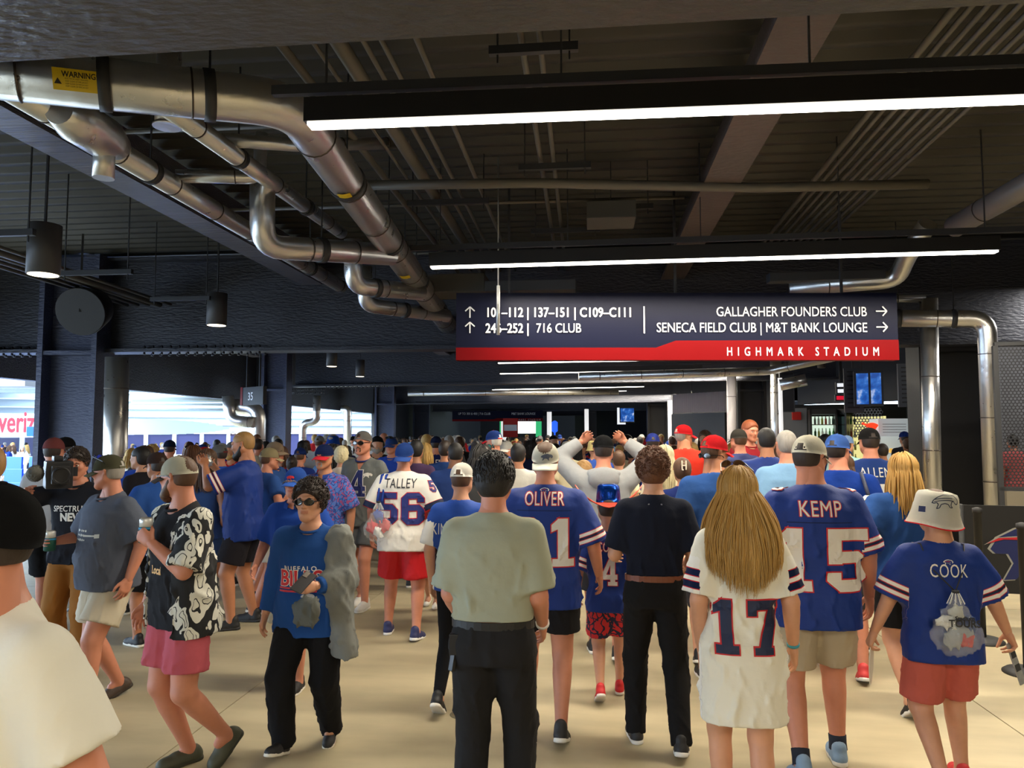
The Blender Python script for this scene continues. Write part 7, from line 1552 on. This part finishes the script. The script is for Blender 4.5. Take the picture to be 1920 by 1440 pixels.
d = P(1900, 13.2, 815, 0, 'person in pink top seen through the perforated screen', skin='pink', hair=('short', 'black'), top=T_(sr(196, 96, 96)), bottom=B_(BLACK), seed=193)
d = P(812, 7.7, 925, 180, 'small child in red top and denim shorts behind the red shorts', g=.9, hs=.86, skin='fair', hair=('short', 'brown'), top=T_(sr(196, 44, 34), sleeve=.7), bottom=B_(DENIM, len=.5), shoes=(WHITE, WHITE), seed=195)
d = P(1115, 9.8, 820, 0, 'person in straw pattern hat beyond the black cap', (sr(206, 190, 130), dict(brim=sr(206, 190, 130))), hatk='bucket', skin='fair', hair=('undercap', 'brown'), top=T_(sr(50, 80, 160)), bottom=B_(BLACK), seed=197)
d = P(1160, 9.0, 845, 0, 'person in cream hooded top right of the raised arm', skin='fair', hair=('short', 'brown'), top=T_(sr(226, 214, 176)), bottom=B_(BLACK), seed=199)
# ================================================================ the packed crowd further back: shared meshes, own colours
def flatten(d, name):
    slots = {'body': 0, 'hair': 1, 'beard': 1, 'shirt': 2, 'collar': 2, 'shorts': 3, 'trousers': 3, 'leggings': 3, 'shoe': 4, 'sole': 4, 'cap': 5, 'brim': 5, 'button': 5, 'strap': 5}
    bm = bmesh.new()
    def walk(o, M):
        for c in [x for x in bpy.data.objects if x.parent == o]:
            Mc = M @ c.matrix_basis; nm = c.name.split('.')[0]; n0 = len(bm.verts); f0 = len(bm.faces); bm.from_mesh(c.data); bm.verts.ensure_lookup_table(); bm.faces.ensure_lookup_table()
            bmesh.ops.transform(bm, matrix=Mc, verts=bm.verts[n0:]); si = slots.get(nm, 2)
            for f in bm.faces[f0:]: f.material_index = (1 if (nm == 'body' and f.material_index == 4) else 0) if nm == 'body' else si; f.smooth = True
            walk(c, Mc)
    walk(d['root'], Matrix.Identity(4)); me = bpy.data.meshes.new(name); bm.to_mesh(me); bm.free()
    def kill(o):
        for c in [x for x in bpy.data.objects if x.parent == o]: kill(c)
        bpy.data.objects.remove(o)
    kill(d['root'])
    for i in range(6): me.materials.append(None)
    return me
TPL = []
for i, (sex, hr, cap_, ft, bd) in enumerate((('m', 'undercap', 1, WALK, None), ('m', 'short', 0, WALK2, None), ('f', 'long', 0, WALK, None), ('m', 'undercap', 2, WALK2, 'full'), ('f', 'mid', 0, WALK2, None), ('m', 'buzz', 0, WALK, 'full'), ('f', 'bun', 0, WALK, None), ('f', 'long', 1, WALK2, None), ('m', 'curlylight', 0, STEP, None))):
    d = person(0, 0, 1.74 if sex == 'm' else 1.65, 0, 'template', sex=sex, g=1.08, hair=(hr, 'dark'), beard=(bd, 'dark') if bd else None, top=dict(c=WHITE, collar=None), bottom=dict(c=BLACK, kind='pants' if i % 3 == 2 else 'shorts'), feet=ft, h=.032, seed=i, loc=(0, 0, 0), L=(.14, .25, -.85, 'relax'), R=(.16, .15, -.9, 'relax'))
    if cap_: hat('cap', WHITE, d['T'], d['root'], back=cap_ == 2, mark='closed')
    TPL.append((flatten(d, 'crowd_person'), sex, hr, cap_))
rg = random.Random(11)
SH = [('royal blue', ROYAL, 9), ('navy', sr(26, 36, 80), 5), ('white', sr(222, 218, 210), 6), ('red', sr(190, 34, 40), 5), ('grey', sr(120, 122, 124), 3), ('black', sr(36, 36, 40), 4), ('light blue', sr(110, 150, 200), 2), ('cream', sr(216, 204, 170), 2), ('green', sr(70, 110, 80), 1)]
HT = [('blue', sr(44, 74, 150), 4), ('white', sr(224, 222, 214), 4), ('red', sr(196, 34, 40), 3), ('black', sr(30, 30, 32), 3), ('tan', sr(170, 150, 116), 2), ('grey', sr(130, 130, 132), 2)]
HR = [('dark', 'black', 4), ('brown', 'brown', 4), ('blond', 'blond', 2), ('grey', 'grey', 2), ('auburn', 'auburn', 1)]
def pick(L): return rg.choices(L, [l[2] for l in L])[0]
spots = []; LABS = set()
def far_ok(x, y, dmin): return all((x - a) ** 2 + (y - b) ** 2 > dmin * dmin for a, b in spots)
tries = 0
zones = [(9.6, 14, 470, 1560, 34), (14, 20, 455, 1500, 62), (20, 30, 500, 1300, 72), (30, 44, 640, 1180, 64)]
colsxy = [(c.x, c.y) for c in [W(138, 815, 13.0), W(517, 815, 23.7), W(722, 815, 34.8), W(1408, 815, 23.9), W(1232, 815, 34.8), W(1371, 815, 21), W(1454, 815, 19), W(484, 815, 20.5), W(568, 815, 26), W(652, 815, 33), W(1257, 815, 30), W(1100, 815, 40), W(790, 815, 47)]]
people_xy = [(o.location.x, o.location.y) for o in bpy.data.objects if o.type == 'EMPTY' and o.name.startswith('person')]
NC = 0
for z0_, z1_, pa, pb, n in zones + [(9, 13, 245, 480, 12), (16, 26, 250, 420, 14)]:
    k = 0; t = 0
    while k < n and t < 3000:
        t += 1; Z = rg.uniform(z0_, z1_); px = rg.uniform(pa, pb); p = G(px, Z)
        if not far_ok(p.x, p.y, .70): continue
        if any((p.x - a) ** 2 + (p.y - b) ** 2 < .9 for a, b in colsxy) or any((p.x - a) ** 2 + (p.y - b) ** 2 < .6 for a, b in people_xy): continue
        if p.x < -9.3: continue
        spots.append((p.x, p.y)); k += 1
        me, sex, hr, cp = TPL[rg.randrange(len(TPL))]; s_, h_, r_2 = pick(SH), pick(HT), pick(HR)
        toward = rg.random() < .28; rz = math.radians(rg.uniform(-25, 25) + (180 if toward else 0)); sc = rg.uniform(.93, 1.07)
        o = bpy.data.objects.new('person', me); COL.objects.link(o); o.location = (p.x, p.y, 0); o.rotation_euler[2] = rz; o.scale = (sc * rg.uniform(.95, 1.15), sc, sc); NC += 1
        hd = ('%s cap' % h_[0]) if cp else {'short': 'short %s hair', 'buzz': 'cropped %s hair', 'long': 'long %s hair', 'mid': 'mid length %s hair', 'bun': '%s hair in a bun', 'curlylight': 'curly %s hair'}[hr] % r_2[0]
        lab = '%s in %s top, %s, %s, %s' % ('woman' if sex == 'f' else 'man', s_[0], hd, 'facing us' if toward else 'back turned', 'near crowd' if Z < 14 else 'mid crowd' if Z < 22 else 'deep crowd' if Z < 31 else 'far crowd')
        bn, bt = rg.choice([('black', sr(34, 34, 38)), ('slate', sr(60, 66, 84)), ('khaki', sr(150, 138, 116)), ('denim', sr(40, 52, 90)), ('grey', sr(110, 110, 112))])
        if lab in LABS: lab = lab.replace(' top,', ' top and %s bottoms,' % bn)
        LABS.add(lab); tag(o, lab, 'person', 'people in the packed crowd'); sk = rg.choice(['fair', 'pink', 'pink', 'tan', 'fair', 'brown', 'olive'])
        for i, m in enumerate((skin_mat(sk), hair_mat(r_2[1]), cloth(s_[1]), cloth(bt), mat('sole_rubber', sr(200, 196, 190), .6), cloth(h_[1]))):
            o.material_slots[i].link = 'OBJECT'; o.material_slots[i].material = m
print('crowd', NC)
# spectators by the rail outside
for i in range(26):
    Z = rg.uniform(33, 42); px = rg.choice([rg.uniform(-10, 78), rg.uniform(250, 425)]); p = G(px, Z)
    if not far_ok(p.x, p.y, .8): continue
    spots.append((p.x, p.y))
    me, sex, hr, cp = TPL[rg.randrange(len(TPL))]; s_, h_, r_2 = pick(SH), pick(HT), pick(HR); o = bpy.data.objects.new('person', me); COL.objects.link(o); o.location = (p.x, p.y, -.3); o.rotation_euler[2] = rg.uniform(0, 6.3)
    tag(o, 'spectator in %s top%s across the open stand, beyond the white rail' % (s_[0], ' and %s cap' % h_[0] if cp else ', %s hair' % r_2[0]), 'person', 'spectators across the open stand')
    for j, m in enumerate((skin_mat('fair'), hair_mat(r_2[1]), cloth(s_[1]), cloth(sr(60, 66, 84)), mat('sole_rubber', sr(200, 196, 190), .6), cloth(h_[1]))): o.material_slots[j].link = 'OBJECT'; o.material_slots[j].material = m
# ================================================================ things people hold or carry
def world(d, v): return Matrix.Translation(d['root'].location) @ Matrix.Rotation(d['root'].rotation_euler[2], 4, 'Z') @ Vector(v)
def hand_frame(d, k, along=.075, out=.034):
    w, R3, s = d['frames'][k]; sx = -1 if k == 'L' else 1; Rz = Matrix.Rotation(d['root'].rotation_euler[2], 3, 'Z')
    p = world(d, w + R3 @ np.array((-out * sx * s, .002, -along * s))); return p, Rz @ Vector(R3[:, 0]), Rz @ Vector(R3[:, 1]), Rz @ Vector(R3[:, 2])
def can(d, k, lab):
    p, x, y, z = hand_frame(d, k); r = root('drink_can', lab, 'can', tuple(p + Vector((0, 0, -.05)))); mb = MB(); mb.lathe([(.030, 0), (.036, .004), (.0365, .085), (.030, .088)], 20); mb.build('can_sleeve', mat('koozie_green', sr(16, 78, 62), .7), r)
    mb = MB(); mb.lathe([(.034, .083), (.034, .125), (.028, .134), (.027, .131)], 20); mb.build('can_top', mat('can_white', sr(226, 226, 220), .3, .3), r)
    mb = MB(); mb.lathe([(.0368, .072), (.0368, .084)], 20); mb.build('can_band', mat('can_blue', sr(40, 140, 190), .5), r)
can(flo, 'L', 'white can in a dark green sleeve held by the man in the leaf print shirt'); can(old, 'R', 'white can in a green sleeve held by the older man in slate t-shirt')
# video camera with fluffy microphone
p = W(108, 888, 5.45); r = root('video_camera', 'black shoulder video camera with grey fluffy microphone', 'camera', tuple(p), .72); r.scale = (.86, .80, .92)
mb = MB(); mb.box((-.095, -.20, -.11), (.10, .16, .10)); mb.box((-.06, -.30, -.07), (.07, -.20, .07)); mb.box((-.04, -.14, .10), (.03, .12, .14)); mb.build('camera_body', mat('camera_black', sr(24, 24, 27), .45, bump=.2, bscale=50), r, bevel=.012)
mb = MB(); mb.lathe([(.062, 0), (.066, .12), (.058, .13), (.05, .10)], 24, Matrix.Translation((0, -.29, 0)) @ Matrix.Rotation(math.pi / 2, 4, 'X')); mb.build('lens_hood', mat('camera_black', sr(24, 24, 27), .45, bump=.2, bscale=50), r)
F = Field((-.28, -.26, -.12), (-.06, .0, .12), .008); F.ell((-.165, -.12, .01), (.062, .085, .062)); V, Q = F.mesh(); N = normals(V, Q); V += N * (np.random.RandomState(3).uniform(-.006, .006, len(V)))[:, None]; link('microphone', mesh_np('microphone', V, Q), mat('mic_fur', sr(112, 112, 106), .95, bump=.9, bscale=160), r)
mb = MB(); mb.box((.09, -.10, -.02), (.14, .0, .05)); mb.build('side_grip', mat('camera_black', sr(24, 24, 27), .45, bump=.2, bscale=50), r)
# phone in the woman's hand
p, x, y, z = hand_frame(wom, 'L', .075, .03); r = root('smartphone', 'dark smartphone held by the woman in the blue lettered top', 'phone', tuple(p + Vector((0.01, -.02, .03))), .35); mb = MB(); mb.box((-.036, -.004, -.075), (.036, .004, .075), Matrix.Rotation(-.9, 4, 'X') @ Matrix.Rotation(.6, 4, 'Y')); mb.build('phone_case', mat('phone_case', sr(44, 42, 44), .4), r, bevel=.003)
mb = MB(); M = Matrix.Rotation(-.9, 4, 'X') @ Matrix.Rotation(.6, 4, 'Y'); mb.box((-.030, -.0065, .03), (-.002, -.004, .068), M); mb.build('camera_lens', mat('phone_lens', sr(130, 120, 110), .2, .6), r)
# grey jacket draped on her forearm and the grey cap hanging from her hand
e, w = wom['elb']['L'], wom['wri']['L']; sh = wom['shj']['L']; F = Field((-.62, -.35, .55), (.1, .55, 1.5), .0125)
a = np.array(sh) + (-.03, .03, .02)
for k, (t, ln) in enumerate(((.0, .50), (.3, .62), (.6, .60), (.9, .42))):
    q = np.array(e) * (1 - t * .5) + np.array(w) * t * .5 + (-.02, .01, .03); F.cone(q, q + (-.03 - .02 * k, .01, -ln), (.045, .040, .050), .05, ell=((1, 0, 0), 1.25))
F.cone(a, np.array(e) + (-.03, 0, .03), (.075, .070), .05); F.cone(np.array(e) + (-.02, 0, .02), np.array(e) * .4 + np.array(w) * .6 + (0, 0, .01), (.068, .062), .04); F.cone(a, a + (.05, .06, -.12), (.06, .04), .04)
V, Q = F.mesh(); N = normals(V, Q); V = folds(V, N, .010, 5, 1.0); Mw = np.array(Matrix.Translation(wom['root'].location) @ Matrix.Rotation(math.pi, 4, 'Z')); V = V @ Mw[:3, :3].T + Mw[:3, 3]
o = link('jacket', mesh_np('jacket', V, Q), cloth(sr(122, 124, 120))); tag(o, 'grey jacket draped over the arm of the woman in the blue lettered top', 'jacket')
p = world(wom, np.array(w) + (.03, .06, -.12)); F = Field(np.array(p) - .16, np.array(p) + .16, .009); F.ell(np.array(p) + (.015, -.01, 0), (.085, .05, .085)); F.cone(np.array(p) + (-.05, -.02, -.06), np.array(p) + (.05, -.02, -.075), (.02, .02), .03); V, Q = F.mesh(); N = normals(V, Q); V = folds(V, N, .012, 9, 1.5)
o = link('purse', mesh_np('purse', V, Q), cloth(sr(92, 94, 90))); tag(o, 'crumpled grey cloth pouch hanging below the smartphone', 'pouch')
# wrapped food of the bearded man
p = (hand_frame(eat, 'L')[0] + hand_frame(eat, 'R')[0]) / 2; F = Field(np.array(p) - .14, np.array(p) + .14, .008); F.ell(np.array(p) + (.0, 0, -.02), (.05, .045, .075)); F.cone(np.array(p) + (0, 0, -.02), np.array(p) + (.0, -.03, -.10), (.04, .02), .02); V, Q = F.mesh(); N = normals(V, Q); V = folds(V, N, .014, 4, 2.2)
o = link('food_wrap', mesh_np('food_wrap', V, Q), mat('foil', sr(196, 198, 194), .3, .7)); tag(o, 'crumpled foil food wrap in the hands of the bearded man', 'food')
# clear drawstring bags
CLEAR = mat('clear_vinyl', (.92, .94, .95), .08, alpha=.16, spec=.9)
def bag(c, s, lab, cols, txt=None, rz=0, fill=.75):
    r = root('drawstring_bag', lab, 'bag', tuple(c), rz)
    F = Field((-.25, -.12, -.26), (.25, .12, .22), .010); F.cone((0, 0, .15), (0, 0, -.10), np.array((.012, .06, .125, .150)), ts=(0, .3, .75, 1), ell=((0, 1, 0), .45)); F.ell((0, 0, -.12), (.165, .065, .10), .04); V, Q = F.mesh(); N = normals(V, Q); V = folds(V, N, .012, 21, 1.4) * s; 
    link('bag_skin', mesh_np('bag_skin', V, Q), CLEAR, r)
    rs = random.Random(len(lab))
    for k, (x, z, a, b, cc) in enumerate(cols):
        F = Field((-.16, -.06, -.22), (.16, .06, .12), .011); F.ell((x, .005 * (k % 3) - .01, z), (a, .030, b), R=np.array(Matrix.Rotation(.5 * (k - 1), 3, 'Y'))); V, Q = F.mesh(); N = normals(V, Q); V = folds(V, N, .014, k, 1.6) * s
        link('folded_cloth', mesh_np('folded_cloth', V, Q), mat('bag_content', cc, .6), r)
    mb = MB()
    for k in range(10): t = k / 10 * 2 * math.pi; mb.bar((.016 * s * math.cos(t), .010 * s * math.sin(t), .16 * s), (.055 * s * math.cos(t), .03 * s * math.sin(t), .08 * s), .003)
    mb.build('gathers', mat('bag_white', sr(226, 226, 220), .5), r); mb = MB(); mb.tube([(0, 0, .148 * s), (0, 0, .165 * s)], .022 * s, 12); mb.build('drawstring_knot', BLACKM, r)
    if txt:
        for t_, z_, sz in txt: me = text_mesh(t_, sz, .0015, .95); me.transform(Matrix.Translation((.01, -.082 * s, z_ * s)) @ Matrix.Rotation(math.pi / 2, 4, 'X')); link('bag_print', me, mat('print_dark', sr(30, 30, 34), .6), r)
    return r
c = world(kid, kid['loc'](.0, -.205, 1.10)); kbag = bag(c, .80, 'clear drawstring backpack with papers and red cloth on the kid', [(0, -.12, .11, .07, sr(150, 154, 156)), (-.06, -.03, .07, .05, sr(214, 214, 206)), (.07, -.04, .06, .06, sr(40, 66, 120)), (.03, -.13, .07, .05, sr(190, 44, 40)), (.0, .03, .05, .05, sr(190, 190, 176))], (('Stadium', -.005, .03), ('TOURS', -.045, .05)))
mb = MB(); k1 = c + Vector((0, .0, .125))
for k in 'LR': sj = world(kid, kid['shj'][k]); mb.tube([k1, Vector(k1).lerp(sj, .55) + Vector((0, -.012, .03)), sj + Vector((-.05 if k == 'R' else .05, -.045, .07)), sj + Vector((-.05 if k == 'R' else .05, .06, .06))], .0035, 6)
o = mb.build('drawstring', BLACKM, kbag); o.matrix_parent_inverse = Matrix.Translation(kbag.location).inverted()
c = world(tal, tal['loc'](-.19, -.17, 1.115)); tbag = bag(c, .88, 'clear bag stuffed with red and blue things on the white 56 jersey', [(-.06, -.10, .07, .07, sr(206, 30, 40)), (.06, -.08, .07, .08, sr(190, 30, 40)), (0, .02, .07, .05, sr(40, 70, 160)), (0, -.15, .10, .05, sr(222, 222, 218)), (.02, -.03, .05, .05, sr(34, 50, 110))])
mb = MB(); sj = world(tal, tal['shj']['L']); k1 = c + Vector((0, 0, .14))
for dx in (-.012, .03): mb.tube([k1 + Vector((dx, 0, 0)), Vector(k1).lerp(sj, .6) + Vector((dx, -.01, .02)), sj + Vector((.02 + dx, -.06, .065)), sj + Vector((.03 + dx, .05, .07))], .011, 8)
o = mb.build('shoulder_strap', cloth(sr(38, 66, 150)), tbag); o.matrix_parent_inverse = Matrix.Translation(tbag.location).inverted()
# white sling bag
c = world(bag_man, bag_man['loc'](.16, -.20, 1.20)); F = Field(np.array(c) - .26, np.array(c) + .26, .012); F.ell(np.array(c), (.10, .06, .17)); V, Q = F.mesh(); N = normals(V, Q); V = folds(V, N, .008, 3); o = link('sling_bag', mesh_np('sling_bag', V, Q), cloth(sr(228, 222, 200))); tag(o, 'cream sling bag with dark piping on the man in faded blue cap', 'bag')
mb = MB(); mb.tube([Vector(c) + Vector((.07 * math.cos(t), -.052, .155 * math.sin(t))) for t in np.linspace(0, 2 * math.pi, 21)], .006, 6, cap=False); mb.tube([Vector(c) + Vector((.0, .0, .16)), world(bag_man, bag_man['shj']['R']) + Vector((-.06, -.02, .085))], .015, 6); mb.build('piping', mat('piping_navy', sr(40, 46, 70), .6), o); o.children[0].parent = o
# papers and cup of the kid
p, x, y, z = hand_frame(kid, 'R', .09, .02); mb = MB(); M = Matrix.Translation(p) @ Matrix.Rotation(-.28, 4, 'Y') @ Matrix.Rotation(.5, 4, 'Z'); mb.box((-.022, -.003, -.20), (.022, .003, .02), M); o = mb.build('folded_leaflet', mat('leaflet_grey', sr(150, 152, 150), .5, var=.4, vscale=30)); tag(o, 'folded grey leaflet in the right hand of the bucket hat kid', 'leaflet')
mb = MB()
for zz, hh in ((-.06, .03), (-.13, .035)): mb.box((-.018, -.005, zz), (.018, -.0032, zz + hh), M)
mb.build('print_block', mat('leaflet_dark', sr(50, 52, 54), .6), o)
p, x, y, z = hand_frame(kid, 'L', .09, .02); mb = MB(); M = Matrix.Translation(p) @ Matrix.Rotation(.06, 4, 'Y') @ Matrix.Rotation(.9, 4, 'Z'); mb.prism([(-.02, .02), (.03, .02), (.035, -.12), (.015, -.20), (-.01, -.21), (-.03, -.12)], lambda a, b, t: M @ Vector((a, t, b)), -.002, .002); o = mb.build('folded_paper', mat('paper_pale', sr(214, 208, 190), .5)); tag(o, 'pale folded paper in the left hand of the bucket hat kid', 'paper')
# red and white handheld sign above the crowd
p = W(957, 803, 15); r = root('handheld_sign', 'small red placard held up above the crowd', 'placard', tuple(p), .1); mb = MB(); mb.box((-.15, -.01, -.18), (.15, .01, .2)); mb.build('board', mat('sign_red', sr(178, 16, 26), .25), r); mb = MB(); mb.box((-.13, -.014, -.05), (.13, -.0105, .07)); mb.build('print_block', mat('sign_white', sr(226, 226, 228), .5), r); mb = MB(); mb.box((-.012, .01, -.7), (.012, .03, .1)); mb.build('stick', GREYP, r)
